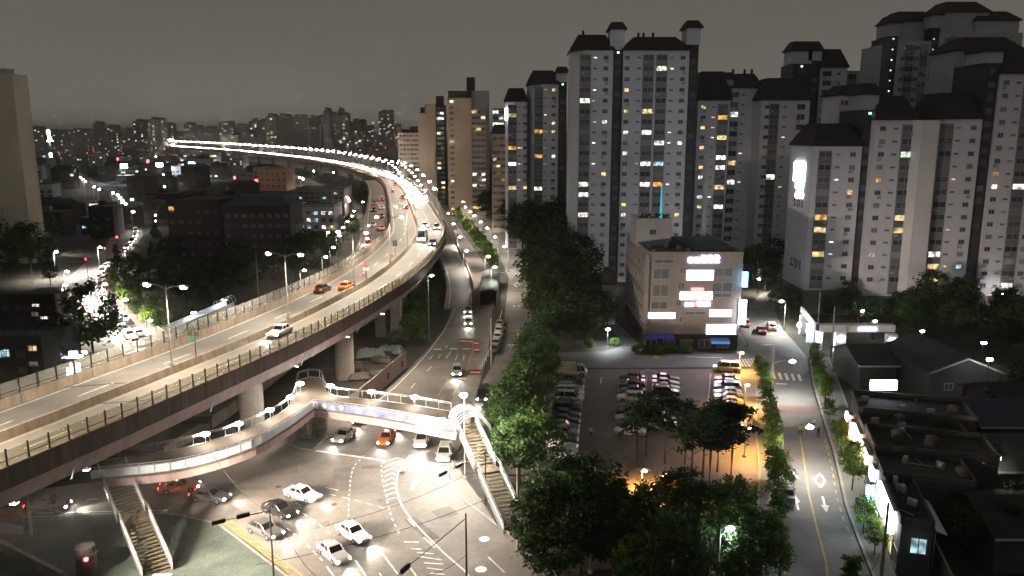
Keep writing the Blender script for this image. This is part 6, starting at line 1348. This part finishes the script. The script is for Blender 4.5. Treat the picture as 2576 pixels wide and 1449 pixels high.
for nm, shape, m, nc, lv, lf, rx, rz_, zc, th, tr in (('broad', 'round', 'leaf', 46, 62, .30, 3.6, 3.0, 6.2, 5.5, .24), ('broad2', 'round', 'leaf_dark', 50, 60, .30, 3.9, 3.4, 6.6, 6, .26), ('dark', 'round', 'leaf_dark', 54, 58, .36, 4.2, 4.6, 8.0, 8, .3),
        ('pine', 'pine', 'leaf_pine', 46, 62, .26, 3.4, 2.0, 8.6, 9.5, .2), ('street', 'col', 'leaf_street', 34, 52, .22, 1.9, 2.4, 4.8, 5.6, .13), ('street2', 'col', 'leaf', 30, 50, .22, 1.8, 2.1, 4.4, 5.2, .13), ('cone', 'cone', 'leaf_dark', 60, 52, .26, 2.6, 4.4, 5.2, 8.5, .18), ('shrub', 'round', 'leaf', 22, 46, .17, 1.3, .9, .95, 1.0, .06)):
    v = []
    for s_ in range(2):
        rg = random.Random(hash(nm) % 1000 if False else sum(map(ord, nm)) + s_ * 31); v.append((crown_mesh('crown', m, rg, shape, nc, lv, lf, rx, rz_, zc), trunk_mesh(rg, th, tr, rx, 5)))
    TP[nm] = v
NAME = dict(broad='broadleaf_tree', broad2='broadleaf_tree', dark='broadleaf_tree', pine='pine_tree', street='street_tree', street2='street_tree', cone='conifer_tree', shrub='shrub')
def tree(kind, loc, s, label, group):
    c, tk = TP[kind][rng.randrange(2)]; t = thing(NAME[kind], label, 'shrub' if kind == 'shrub' else 'tree', (loc[0], loc[1], 0), rng.uniform(0, 6.28), group); t.scale = (s, s, s * rng.uniform(.92, 1.1))
    put('trunk', tk, t); put('crown', c, t); return t
def grove(pts, kinds, phrase, group):
    for k, (px, py, s) in enumerate(pts): tree(kinds[k % len(kinds)], G(px + rng.uniform(-4, 4), py + rng.uniform(-3, 3)), s * rng.uniform(.84, 1.14), nth(k) + ' ' + phrase, group)
# wooded bank between frontage road and towers, ordered from far to near
bank = [(1262, 546, 1.7), (1300, 576, 1.6), (1330, 612, 1.5), (1354, 660, 1.45), (1232, 526, 1.8), (1148, 508, 1.7), (1180, 503, 1.8), (1215, 505, 1.8), (1244, 525, 1.7), (1268, 550, 1.6), (1292, 582, 1.5), (1318, 628, 1.4), (1160, 520, 1.0), (1185, 532, 1.0), (1225, 548, 1.1), (1195, 505, 1.3), (1240, 520, 1.3), (1262, 575, 1.1), (1290, 560, 1.2), (1300, 605, 1.15), (1330, 590, 1.3), (1335, 640, 1.2), (1368, 615, 1.35), (1358, 675, 1.2), (1398, 650, 1.4), (1375, 715, 1.2), (1412, 695, 1.35), (1365, 760, 1.15), (1405, 740, 1.3), (1440, 700, 1.3), (1375, 805, 1.1), (1415, 790, 1.25),
        (1450, 750, 1.2), (1380, 845, 1.0), (1420, 840, 1.1), (1458, 815, 1.05), (1492, 770, 1.0), (1475, 862, .9), (1505, 850, .8), (1480, 680, 1.1), (1510, 650, 1.0), (1440, 875, .85), (1400, 880, .9)]
grove(bank, ['dark', 'broad2', 'dark'], 'tree from the far end of the wooded bank beside the frontage road', 'trees of the wooded bank')
hedge = [(1350, 900, .75), (1365, 930, .7), (1345, 950, .75), (1372, 968, .7), (1335, 990, .8), (1358, 1010, .75), (1320, 1030, .8), (1350, 1050, .75), (1310, 1075, .8), (1338, 1095, .75), (1300, 1115, .8), (1330, 1140, .75), (1290, 1150, .75), (1320, 1180, .8), (1310, 1215, .75), (1345, 1200, .75), (1300, 1090, .8), (1270, 1100, .7)]
grove(hedge, ['broad2', 'broad'], 'tree from the top of the green strip left of the parking lot', 'trees left of the parking lot')
grove([(1628, 1152, .82), (1672, 1168, .88), (1722, 1172, .88), (1765, 1205, .92), (1806, 1190, .84), (1838, 1228, .84), (1785, 1245, .8), (1735, 1215, .8), (1600, 1160, .66)], ['pine'], 'pine from the top left of the dark clump below the parking lot', 'pines below the parking lot')
park = [(1366, 1285, 0.58), (1420, 1300, 0.58), (1480, 1312, 0.58), (1530, 1325, 0.56), (1360, 1345, 0.69), (1420, 1345, 0.76), (1485, 1350, 0.76), (1545, 1365, 0.65), (1400, 1410, 0.69), (1590, 1372, 0.51), (1650, 1385, 0.51), (1720, 1330, 0.61), (1780, 1345, 0.61), (1840, 1330, 0.59), (1620, 1420, 0.61), (1690, 1425, 0.65), (1850, 1400, 0.59), (1460, 1440, 0.65), (1540, 1450, 0.65), (1600, 1500, 0.61), (1680, 1520, 0.59), (1880, 1460, 0.55),
        (1900, 1390, 0.51), (1350, 1420, 0.55), (1390, 1480, 0.62), (1860, 1510, 0.51), (1690, 1300, .48), (1750, 1290, .45), (1570, 1420, .62), (1640, 1450, .6), (1745, 1400, .55)]
grove(park, ['broad2', 'broad', 'dark'], 'leafy tree from the upper left of the park at the bottom', 'park trees at the bottom')
grove([(1735, 1500, .75), (1780, 1515, .7)], ['street'], 'bright green tree under the park lamp at the bottom edge', 'bright trees under the park lamp')
grove([(1905, 945, 0.59), (1916, 975, 0.63), (1926, 1005, 0.63), (1930, 1040, 0.67), (1934, 1080, 0.67), (1938, 1120, 0.63), (1944, 1165, 0.67), (1948, 1215, 0.67), (1953, 1270, 0.70), (1955, 1330, 0.70), (1955, 1400, 0.70), (1958, 1475, 0.67)], ['street', 'street2'], 'street tree from the top of the left row along the shop street', 'left street trees of the shop street')
grove([(2046, 915, 0.67), (2052, 945, 0.70), (2062, 985, 0.70), (2074, 1022, 0.70), (2084, 1060, 0.63), (2112, 1135, 0.70), (2128, 1185, 0.74), (2142, 1235, 0.78), (2172, 1345, 0.74), (2196, 1400, 0.70), (2140, 1520, 0.63), (2030, 1540, 0.01)][:11], ['street2', 'street'], 'street tree from the top of the right row along the shop street', 'right street trees of the shop street')
grove([(1152, 562, 1.0), (1163, 577, 1.0), (1175, 592, 1.0), (1186, 606, 1.0), (1196, 622, 1.0), (1206, 636, 1.0), (1216, 652, 1.0), (1226, 668, 1.0), (1236, 682, 1.0), (1246, 696, 1.0)], ['street'], 'small lit tree from the far end of the strip beside the exit ramp', 'small trees beside the exit ramp')
grove([(1040, 860, .7), (1058, 835, .75), (1072, 810, .75), (1082, 785, .75), (1090, 765, .7), (1060, 868, .6), (1035, 830, .6), (1020, 870, .5), (1000, 875, .45), (1096, 740, .6), (1100, 715, .55)], ['broad', 'street2'], 'green tree from the left under the bend of the highway', 'trees under the highway bend')
grove([(1478, 875, 1.0), (1545, 870, .8), (1605, 888, .9), (1625, 890, .9), (1648, 889, .9), (1670, 888, .9), (1692, 887, .9), (1712, 886, .9), (1730, 885, .9), (1748, 884, .9)], ['shrub'], 'clipped shrub from the left in front of the shop building', 'shrubs in front of the shop building')
grove([(1775, 640, 1.2), (1800, 660, 1.2), (1830, 640, 1.2), (1860, 660, 1.1), (1890, 640, 1.2), (1920, 660, 1.2), (1945, 690, 1.1), (1790, 615, 1.2), (1850, 615, 1.2), (1915, 620, 1.2), (1955, 640, 1.2), (1890, 700, .9), (1925, 730, .8), (1560, 660, .8), (1520, 700, .8), (1960, 790, .7), (1990, 800, .7)], ['dark', 'broad2'], 'dark estate tree from the left behind the shop building', 'estate trees behind the shop building')
grove([(2090, 812, 0.72), (2120, 800, 0.72), (2160, 815, 0.63), (2200, 835, 0.54), (2190, 850, 0.45), (2260, 815, 0.72), (2300, 830, 0.81), (2340, 820, 0.81), (2380, 835, 0.81), (2420, 820, 0.81), (2460, 840, 0.72), (2520, 830, 0.81), (2560, 850, 0.81), (2280, 860, 0.63), (2400, 870, 0.72), (2540, 890, 0.72), (2500, 990, 0.43), (2560, 1000, 0.50), (2400, 1010, 0.43), (2480, 1090, 0.50), (2560, 1100, 0.50), (2360, 1180, 0.43), (2540, 1220, 0.50), (2480, 1240, 0.43), (2420, 1400, 0.43), (2520, 1400, 0.50), (2570, 1320, 0.50)], ['broad2', 'dark'], 'dark tree from the estate gate toward the lower right corner', 'dark trees on the right edge')
# left side
grove([(238, 905, 1.05)], ['dark'], 'big round dark tree left of the avenue mouth', 'trees by the avenue mouth')
lt = [(286, 738, .8), (304, 764, .8), (322, 788, .8), (344, 808, .8), (368, 826, .8), (394, 840, .8), (350, 782, .75), (384, 802, .75), (418, 818, .75), (452, 830, .75), (480, 812, .75)]
grove(lt, ['street', 'street2'], 'lamp-lit tree from the far end on the right side of the left avenue', 'lamp-lit trees of the left avenue')
grove([(302, 712, 1.0), (345, 735, .75), (400, 715, .85), (380, 755, .75), (440, 735, .85), (470, 770, .8), (520, 778, .8), (560, 755, .85), (500, 720, .9), (550, 705, .9), (610, 745, .8), (650, 730, .8), (700, 712, .8), (740, 700, .85), (765, 672, 1.0), (735, 655, .9), (600, 705, .85), (790, 698, .7), (812, 676, .65), (830, 662, .6), (420, 668, .9), (385, 660, .85), (460, 650, .95), (520, 640, .9), (390, 600, .8), (420, 575, .9), (460, 575, .9), (500, 570, .9), (880, 574, .5), (886, 590, .5), (872, 604, .5), (842, 642, .5), (822, 656, .5)], ['cone', 'dark', 'broad2'], 'dark tree from the avenue eastward below the far buildings', 'dark trees left of the highway')
grove([(15, 660, 1.3), (45, 670, 1.2), (80, 690, 1.2), (110, 670, 1.1), (120, 640, 1.1), (95, 610, 1.3), (60, 620, 1.3), (140, 610, .9), (130, 720, .6), (236, 600, .7), (20, 700, .9)], ['dark', 'broad2'], 'dark tree from the left edge beside the left avenue', 'dark trees left of the avenue')

# unseen lamps added under the highway deck edge to brighten the crossing below
for k, (y, pw, ax, ay) in enumerate(((57, UNDER, -12, 90), (63, UNDER, 0, 88), (70, UNDER, -12, 101), (60, UNDER * .5, -25, 91), (104, 2500, 0, 0), (120, 5000, 0, 0), (136, 4000, 0, 0))):
    p, h = HW.at(HW.dist_y(y), 1.6, -3.3); t = thing('deck_lamp', nth(k) + ' added lamp from the near end hung under the highway edge', 'lamp', p, 0, 'added lamps hung under the highway edge')
    aim = (Vector((ax, ay, 0)) if k < 4 else Vector((p.x + 3, p.y + 2, 0))) - p; q = aim.to_track_quat('-Z', 'Y').to_euler()
    MB().box(-.3, .3, -.3, .3, 0, .29).build('casing', 'steel_dark', t); MB().box(-.25, .25, -.25, .25, -.05, 0).build('lens', 'lit_lamp', t)
    spot(t, (0, 0, -.3), pw, (1, .83, .65), 60 if k < 4 else 150, .4, rot=q, blend=.9)
g = G(1166, 994, 11.5); lamp_post('street_lamp', 'tall lamp above the head of the right staircase', (g.x, g.y + 1.2, 0), 11.5, [(0, -1.2)], None, 'w', .5, CORNER, (1, .88, .72), cone=165)

# ================================================================ LEFT SIDE BUILDINGS
def block(label, px0, px1, row_base, top_row, dep, wall, roof, cols=0, floors=0, lit=(), ov=.25, w=1.5, h=1.2, prob=0.0, name='building', parapet=True, sill=None):
    y = G((px0 + px1) / 2, row_base).y; x0, x1 = W(px0, row_base, y).x, W(px1, row_base, y).x; z = W((px0 + px1) / 2, top_row, y).z
    t = thing(name, label, 'building'); MB().box(x0, x1, y, y + dep, 0, z).build('wall', wall, t)
    if parapet:
        MB().box(x0 - ov, x1 + ov, y - ov, y + dep + ov, z, z + .25).build('roof', roof, t)
        for q in ((x0 - ov, x1 + ov, y - ov, y - ov + .2), (x0 - ov, x0 - ov + .2, y - ov + .2, y + dep + ov), (x1 + ov - .2, x1 + ov, y - ov + .2, y + dep + ov)): MB().box(*q, z + .25, z + .75).build('roof_parapet', wall, t)
    else: mb = MB(); hip_roof(mb, x0, x1, y, y + dep, z, min(4.5, dep * .2), .45, .5); mb.build('roof', roof, t)
    me = dull_mesh(w, h); n = 0
    for f_ in range(floors):
        for c in range(cols):
            o = put('window', me, t, (x0 + (x1 - x0) * (c + .5) / cols, y, 2.0 + (z - 2.6) * (f_ + .3) / floors)); n += 1
            if rng.random() < prob: remat(o, 1, rng.choice(['win_white', 'win_yellow', 'win_blue']))
    for (px, py, m, ww, hh) in lit:
        p = W(px, py, y - .01); o = put('window', window_mesh(ww, hh).mesh('window', ['frame', 'glass_dark']), t, (p.x, y - .01, p.z)); remat(o, 1, m)
    return t, y, x0, x1, z
lt_ = tower('apartment_tower', 'tall blank beige tower cut off by the left edge', 262, [dict(px=(-160, 47), eave=186, row=HORIZON, roof=0, wall='wall_tan'), dict(px=(-160, 35), eave=172, row=HORIZON, roof=0, wall='wall_grey', dy=2, depth=4)], 8, seed=31, prob=0)
block('dark red brick block with two lit windows at the left edge', -70, 150, 862, 748, 5, 'wall_brick', 'roof_tile', 8, 3, [(90, 768, 'win_white', 1.6, .7), (111, 799, 'win_white', 1.8, .7), (88, 790, 'win_dim', 1.5, 1)])
block('brown walk-up block with lit rooms at the lower left edge', -60, 121, 1012, 855, 5, 'wall_low', 'roof_flat', 5, 3, [(3, 890, 'win_blue', 1.0, 1.3), (17, 888, 'win_blue', 1.0, 1.3), (82, 876, 'win_yellow', 1.5, 1.0), (85, 915, 'win_dim', 1.5, .8)])
block('dark house behind the round tree at the left', 121, 180, 930, 832, 4, 'wall_dark', 'roof_tile', 2, 2, [(146, 918, 'sign_lit', .8, 1.2)])
b5 = block('small corner shop blazing with white light left of the highway', 128, 205, 972, 912, 4, 'wall_grey', 'roof_flat', 0, 0, [(190, 925, 'sign_lit', 2.0, 2.0), (175, 935, 'sign_lit', 1.2, 1.6)])
g = G(190, 955); mb = MB().hexa([(g.x - 3.5, g.y - 2.2, 2.6), (g.x + 2, g.y - 2.2, 2.6), (g.x + 2, g.y + .2, 2.6), (g.x - 3.5, g.y + .2, 2.6)], [(g.x - 3.5, g.y - 2.2, 2.7), (g.x + 2, g.y - 2.2, 2.7), (g.x + 2, g.y + .2, 3.3), (g.x - 3.5, g.y + .2, 3.3)]); tag(mb.build('awning', 'awning_sky'), 'pale blue awning over the blazing corner shop', 'awning')
mb = MB().box(g.x - .1, g.x + 1.3, g.y - 1.0, g.y - .7, 3.6, 5.4); o = mb.build('shop_sign', 'sign_lit'); tag(o, 'blown out white sign on the blazing corner shop', 'sign'); MB().tube([(g.x + .6, g.y - .6, 0), (g.x + .6, g.y - .6, 3.6)], .08, 6).build('post', 'steel_dark', o); spot(o, (g.x + .6, g.y - 1.6, 5), 3000, COOL, 170)
t, y, x0, x1, z = block('big dark block with a blue hipped roof in the middle distance', 571, 736, 668, 520, 16, 'wall_brick', 'roof_blue', 8, 5, parapet=False)
block('very dark brown walk-up block right of the avenue trees', 432, 562, 662, 508, 20, 'wall_brick', 'roof_flat', 6, 5, [(431, 525, 'win_orange', 1.8, 1.5)])
block('white block with three rows of lit windows left of the highway', 751, 843, 588, 520, 16, 'wall_grey', 'roof_flat', 5, 3, prob=.55, w=1.8, h=1.6)
block('pinkish walk-up blocks behind the white block', 752, 868, 545, 475, 20, 'tile_pink', 'roof_flat', 8, 5, prob=.06)
block('warm lit low block by the highway piers', 655, 722, 480, 424, 24, 'wall_beige', 'roof_flat', 5, 3)
t, y, x0, x1, z = block('corner pavilion with a dark curved roof lit orange underneath', 782, 848, 618, 598, 10, 'parapet', 'roof_tile', 4, 1, parapet=False)
block('low store with a long strip of light at the left', 0, 95, 660, 606, 14, 'wall_low', 'roof_flat', 0, 0, [(20, 608, 'win_white', 6, .5), (50, 604, 'win_white', 5, .5)])
block('two storey shop with a pale sign board beside the avenue', 212, 268, 540, 512, 8, 'wall_low', 'roof_flat', 3, 2, [(243, 519, 'win_white', 12, 3)], prob=.4)
block('blue lit petrol canopy building beside the avenue', 205, 268, 590, 552, 5, 'car_blue', 'roof_flat', 4, 1, [(265, 564, 'sign_lit', 8, 1.8)], prob=.3)
block('pale office with two lit storeys at the left', 66, 140, 565, 500, 8, 'wall_low', 'roof_flat', 5, 4, [(79, 508, 'win_blue', 4, 1.5), (80, 519, 'win_blue', 5, 2.5), (118, 540, 'win_white', 7, 1.2)], prob=.1)
block('low hall with a long bright strip window at the left', 100, 140, 478, 455, 14, 'wall_low', 'roof_flat', 0, 0, [(120, 469, 'win_white', 14, 2)])
block('building with an orange glowing door at the left', 55, 92, 460, 432, 14, 'wall_low', 'roof_flat', 0, 0, [(68, 445, 'win_orange', 6, 5)])
block('low school building with two rows of lit rooms under the far highway', 455, 545, 410, 384, 18, 'wall_grey', 'roof_flat', 12, 2, prob=.6, w=5, h=3)
# low city between the avenue and the highway: rows of low-rises, most of them dark
rc = random.Random(91); spots = []
for k in range(700):
    px, py = rc.uniform(-20, 890), rc.choice((rc.uniform(398, 470), rc.uniform(440, 620)))
    if len(spots) >= 74: break
    g = G(px, py)
    if any((g.xy - q[0].xy).length < 20 + .02 * g.y for q in spots): continue
    ax = {398: 130, 430: 180, 455: 225, 480: 285, 510: 305, 550: 325, 600: 330, 640: 290}; kx = min(ax, key=lambda r_: abs(r_ - py))
    if abs(px - ax[kx]) < 42: continue
    hp = HW.at(HW.dist_y(g.y), EW)[0]
    if g.x > hp.x - 42 or (py > 470 and px > 640) or (py > 560 and 360 < px): continue
    spots.append((g, px, py))
spots.sort(key=lambda q: -q[2])
for k, (g, px, py) in enumerate(spots):
    w, dp = rc.uniform(9, 20), rc.uniform(9, 15); h = rc.choice((6.5, 9.5, 9.5, 12.5, 15.5)); fl_ = int((h - 1) / 3)
    t = thing('low_rise', nth(k) + ' dark low-rise counted from the nearest in the left hand city', 'building', (g.x, g.y, 0), rc.uniform(-.35, .35), 'low-rise buildings of the left hand city'); wm = rc.choice(('wall_low', 'wall_low', 'wall_brick', 'wall_grey'))
    MB().box(-w / 2, w / 2, 0, dp, 0, h).build('wall', wm, t)
    if rc.random() < .7: MB().box(-w / 2 - .2, w / 2 + .2, -.2, dp + .2, h, h + .5).build('roof', 'roof_flat', t)
    else: mb = MB(); hip_roof(mb, -w / 2, w / 2, 0, dp, h, 2.6, .4, .4); mb.build('roof', rc.choice(('roof_green', 'roof_tile', 'roof_blue')), t)
    MB().box(-w / 4, 0, dp * .4, dp * .7, h + .5, h + 2.4).build('stair_hut', wm, t)
    n = max(2, int(w / 4)); me = dull_mesh(1.8, 1.3) if g.y < 450 else dull_mesh(2.4, 1.8)
    for f_ in range(fl_):
        for c in range(n):
            o = put('window', me, t, (-w / 2 + w * (c + .5) / n, 0, 1.6 + f_ * 3))
            if rc.random() < .10: remat(o, 1, rc.choice(('far_win', 'win_yellow', 'win_white', 'win_blue')))
# scattered lamps of that city
lp = []
for k in range(26):
    px, py = rc.uniform(70, 860), rc.uniform(392, 560)
    if (py > 470 and 440 < px) or abs(px - 300) < 30: continue
    lp.append((px, py))
lp.sort()
cl_me = [MB().ball((0, 0, 0), r_).mesh('lens', 'lit_lamp') for r_ in (.35, .6, .95)]
for k, (px, py) in enumerate(lp):
    g = G(px, py, 6); t = thing('street_lamp', nth(k) + ' small lamp from the left in the dark city', 'street lamp', (g.x, g.y, 0), 0, 'scattered lamps of the left hand city'); MB().tube([(0, 0, 0), (0, 0, 6)], .1, 5).build('pole', 'steel_dark', t)
    put('lens', cl_me[0 if g.y < 400 else 1 if g.y < 800 else 2], t, (0, 0, 6)); 
    if k % 3 == 0: spot(t, (0, 0, 5.4), 700, NEUT, 160)
for k, (px, py) in enumerate(((312, 419), (401, 416), (482, 414))):
    g = G(px, py, 14); t = thing('sports_floodlight', ['left', 'middle', 'right'][k] + ' of the three cool floodlights over the far sports ground', 'floodlight', (g.x, g.y, 0), 0, 'floodlights of the far sports ground'); MB().tube([(0, 0, 0), (0, 0, 14)], [.3, .2], 6).build('mast', 'steel_dark', t); MB().box(-2.6, 2.6, -.4, .3, 13, 16).build('lamp_bank', 'lit_cool', t); spot(t, (0, -1.5, 14), 16000, COOL, 160)
for k, (px, py) in enumerate(((645, 456), (372, 406), (296, 400), (590, 447))):
    g = G(px, py, 10); t = thing('neon_sign', ['bright red neon sign above the blue roofed block', 'red neon strips left of the sports floodlights', 'tiny red sign left of the far sports ground', 'faint red sign left of the brightest red one'][k], 'sign', (g.x, g.y, 0)); s_ = (1.3, 1.8, 1.4, .9)[k]; MB().box(-s_ * .7, s_ * .7, -.2, .2, 10 - s_, 10 + s_).build('panel', 'lit_red', t); MB().tube([(0, .3, 0), (0, .3, 10)], .15, 6).build('post', 'steel_dark', t)
# lit tower of the far left
y = 880.0; p0, p1, p2, p3 = W(130, 411, y), W(130, 385, y), W(132, 356, y), W(129, 328, y); t = thing('lit_tower', 'slim white lit tower with a flared top far at the left', 'tower', (p0.x, y, 0))
MB().tube([(0, 0, 0), (0, 0, p0.z)], 2.0, 8).build('base', 'wall_far', t); MB().tube([(0, 0, p0.z), (0, 0, p1.z)], 1.5, 8).build('lit_shaft', 'sign_lit', t); MB().tube([(0, 0, p1.z), (0, 0, p2.z)], 1.2, 8).build('shaft', 'wall_far', t)
MB().tube([(.8, 0, p2.z), (.8, 0, p2.z + 3.5), (.2, 0, p2.z + 7)], [3.4, 1.6, .8], 10).build('flare', 'sign_lit', t); MB().tube([(0, 0, p2.z + 7), (0, 0, p3.z - 1), (0, 0, p3.z + 1)], [1.3, 1.8, .6], 10).build('finial', 'sign_lit', t)

# rooftop clutter: tanks, cooling units and pipes
rt = random.Random(12)
tank_me = MB().tube([(0, 0, 0), (0, 0, 1.3), (0, 0, 1.5)], [.7, .7, .3], 12).mesh('water_tank', 'wall_low'); ac_me = MB().box(-.45, .45, -.2, .2, 0, .7).box(-.35, .35, -.22, -.2, .1, .6).mesh('cooling_unit', 'wall_grey'); pipe_me = MB().tube([(0, 0, .1), (2.6, 0, .1), (2.6, .6, .1)], .07, 6).mesh('pipe', 'steel_pale')
def clutter(t, x0, x1, y0, y1, z, n):
    for k in range(n): put(*rt.choice((('cooling_unit', ac_me), ('cooling_unit', ac_me), ('water_tank', tank_me), ('pipe', pipe_me))), t, (rt.uniform(x0, x1), rt.uniform(y0, y1), z), (0, 0, rt.uniform(0, 3.1)))
clutter(cm, cx0 + 1.2, cx0 + 9, cyf + 1.5, cyf + 12, CH + .12, 9)
for t in [o for o in bpy.data.objects if o.type == 'EMPTY' and o.name.startswith('shop_house')]:
    k = sn.index(t['label']); p = sA + sdir * sL * (cuts[k] + .02); q = sA + sdir * sL * (cuts[k + 1] - .04)
    for j in range(5):
        c = p.lerp(q, rt.random()) + srt * rt.uniform(1, deps[k] - 1); nm, me = rt.choice((('cooling_unit', ac_me), ('water_tank', tank_me), ('cooling_unit', ac_me), ('pipe', pipe_me))); put(nm, me, t, (c.x, c.y, hs[k] + .06), (0, 0, rt.uniform(0, 3)))

# ================================================================ SKYLINE
def Z8(x): return (600 + x / 2.342) * .6289
def Z8y(v): return (400 + v / 2.342) * .6289
sky_t = [(-30, 70, 332, 2100, .1), (72, 112, 322, 1800, .25), (118, 170, 330, 2200, .2), (175, 232, 326, 2300, .1), (238, 262, 310, 1900, .2), (266, 300, 318, 2000, .3), (304, 334, 324, 2300, .1), (338, 372, 305, 1700, .2), (376, 416, 300, 1750, .3), (418, 440, 312, 2100, .2),
         (Z8(330), Z8(425), Z8y(222), 2300, .3), (478, 512, 318, 2600, .1), (Z8(520), Z8(640), Z8y(255), 2600, .12), (Z8(655), Z8(790), Z8y(208), 2300, .25), (Z8(800), Z8(930), Z8y(235), 2300, .2), (Z8(940), Z8(1090), Z8y(195), 1500, .34), (Z8(1095), Z8(1195), Z8y(150), 1450, .34), (Z8(1200), Z8(1330), Z8y(150), 1500, .03), (Z8(1335), Z8(1480), Z8y(155), 1480, .02),
         (Z8(1484), Z8(1600), Z8y(165), 1400, .2), (Z8(1604), Z8(1870), Z8y(135), 1400, .28), (Z8(1640), Z8(1700), Z8y(95), 1410, 0), (Z8(1770), Z8(1820), Z8y(95), 1410, 0), (Z8(1880), Z8(2020), Z8y(200), 1350, .1), (Z8(2025), Z8(2100), Z8y(250), 2400, .3), (Z8(2150), Z8(2290), Z8y(105), 2600, .22), (Z8(2295), Z8(2350), Z8y(235), 2200, .3), (1000, 1030, 352, 2000, .3), (560, 600, 340, 1350, .3), (610, 640, 335, 1300, .3)]
rs = random.Random(5); lab = sorted(range(len(sky_t)), key=lambda i: sky_t[i][0])
for k, i in enumerate(lab):
    a, b, top, y, pr_ = sky_t[i]; y += rs.uniform(-40, 40); x0, x1 = W(a, 360, y).x, W(b, 360, y).x; z = W((a + b) / 2, top, y).z
    t = thing('skyline_tower', nth(k) + ' apartment tower from the left on the far skyline', 'building', (0, 0, 0), 0, 'apartment towers on the far skyline'); MB().box(x0, x1, y, y + 16, 0, z).build('wall', 'wall_far', t)
    w = x1 - x0; MB().box(x0 + w * .2, x0 + w * .55, y + 3, y + 12, z, z + 5).build('lift_head', 'wall_far', t); mb = MB(); hip_roof(mb, x0 + w * .6, x1, y, y + 16, z, 4, .4, .3); mb.build('roof', 'roof_tile', t)
    for wm, frac in (('far_win', .75), ('far_warm', .25)):
        mb = MB(); c = max(2, int(w / 6)); n = 0
        for f_ in range(2, int(z / 3.1)):
            for q in range(c):
                if rs.random() < pr_ * frac * .4:
                    X = x0 + w * (q + .5) / c; s_ = .8 + y / 2600; mb.box(X - s_, X + s_, y - .25, y - .05, f_ * 3.1 - s_ * .5, f_ * 3.1 + s_ * .5); n += 1
        if n: tag(mb.build('lit_windows', wm, t), kind='stuff')
# far carpet of city lights
mb = MB()
for k in range(300):
    px = rs.uniform(0, 1010); py = 340 + 58 * rs.random() ** 1.6
    g = G(px, py, 8); s_ = g.y / 2000 * rs.choice((.5, .7, 1.0)); s_ = min(s_, 3); mb.box(g.x - s_, g.x + s_, g.y - .2, g.y, 8 - s_ * .6, 8 + s_ * .6, rs.choice((0, 0, 0, 0, 0, 0, 1, 1, 2)))
tag(mb.build('far_city_lights', ['far_win', 'far_warm', 'lit_tail']), 'countless tiny lit windows of the far city below the skyline', 'city lights', kind='stuff')
hm = MB(); pts = [(-400, 330), (0, 334), (60, 326), (150, 324), (230, 332), (420, 330), (640, 326), (900, 330), (1100, 334), (1500, 332), (2700, 336)]
for k in range(len(pts) - 1):
    a, b = W(*pts[k], 4800), W(*pts[k + 1], 4800); hm.face([(a.x, 4300, 0), (b.x, 4300, 0), (b.x, 4800, b.z), (a.x, 4800, a.z)]).face([(b.x, 5600, 0), (a.x, 5600, 0), (a.x, 4800, a.z), (b.x, 4800, b.z)])
struct('hills', hm, 'earth')

# ================================================================ AIR
if HAZE:
    hz = MB().box(-7000, 7000, -300, 9500, -1.5, 100).build('haze', 'earth'); hz['kind'] = 'stuff'; hz['label'] = 'thin night haze over the whole city'; hz['category'] = 'haze'
    m = bpy.data.materials.new('night_haze'); m.use_nodes = True; nt = m.node_tree; nt.nodes.remove(nt.nodes['Principled BSDF'])
    v = nt.nodes.new('ShaderNodeVolumePrincipled'); v.inputs['Color'].default_value = (.95, .93, .90, 1); v.inputs['Density'].default_value = HAZE; v.inputs['Anisotropy'].default_value = 0.0
    nt.links.new(v.outputs[0], nt.nodes['Material Output'].inputs['Volume']); hz.data.materials.clear(); hz.data.materials.append(m)
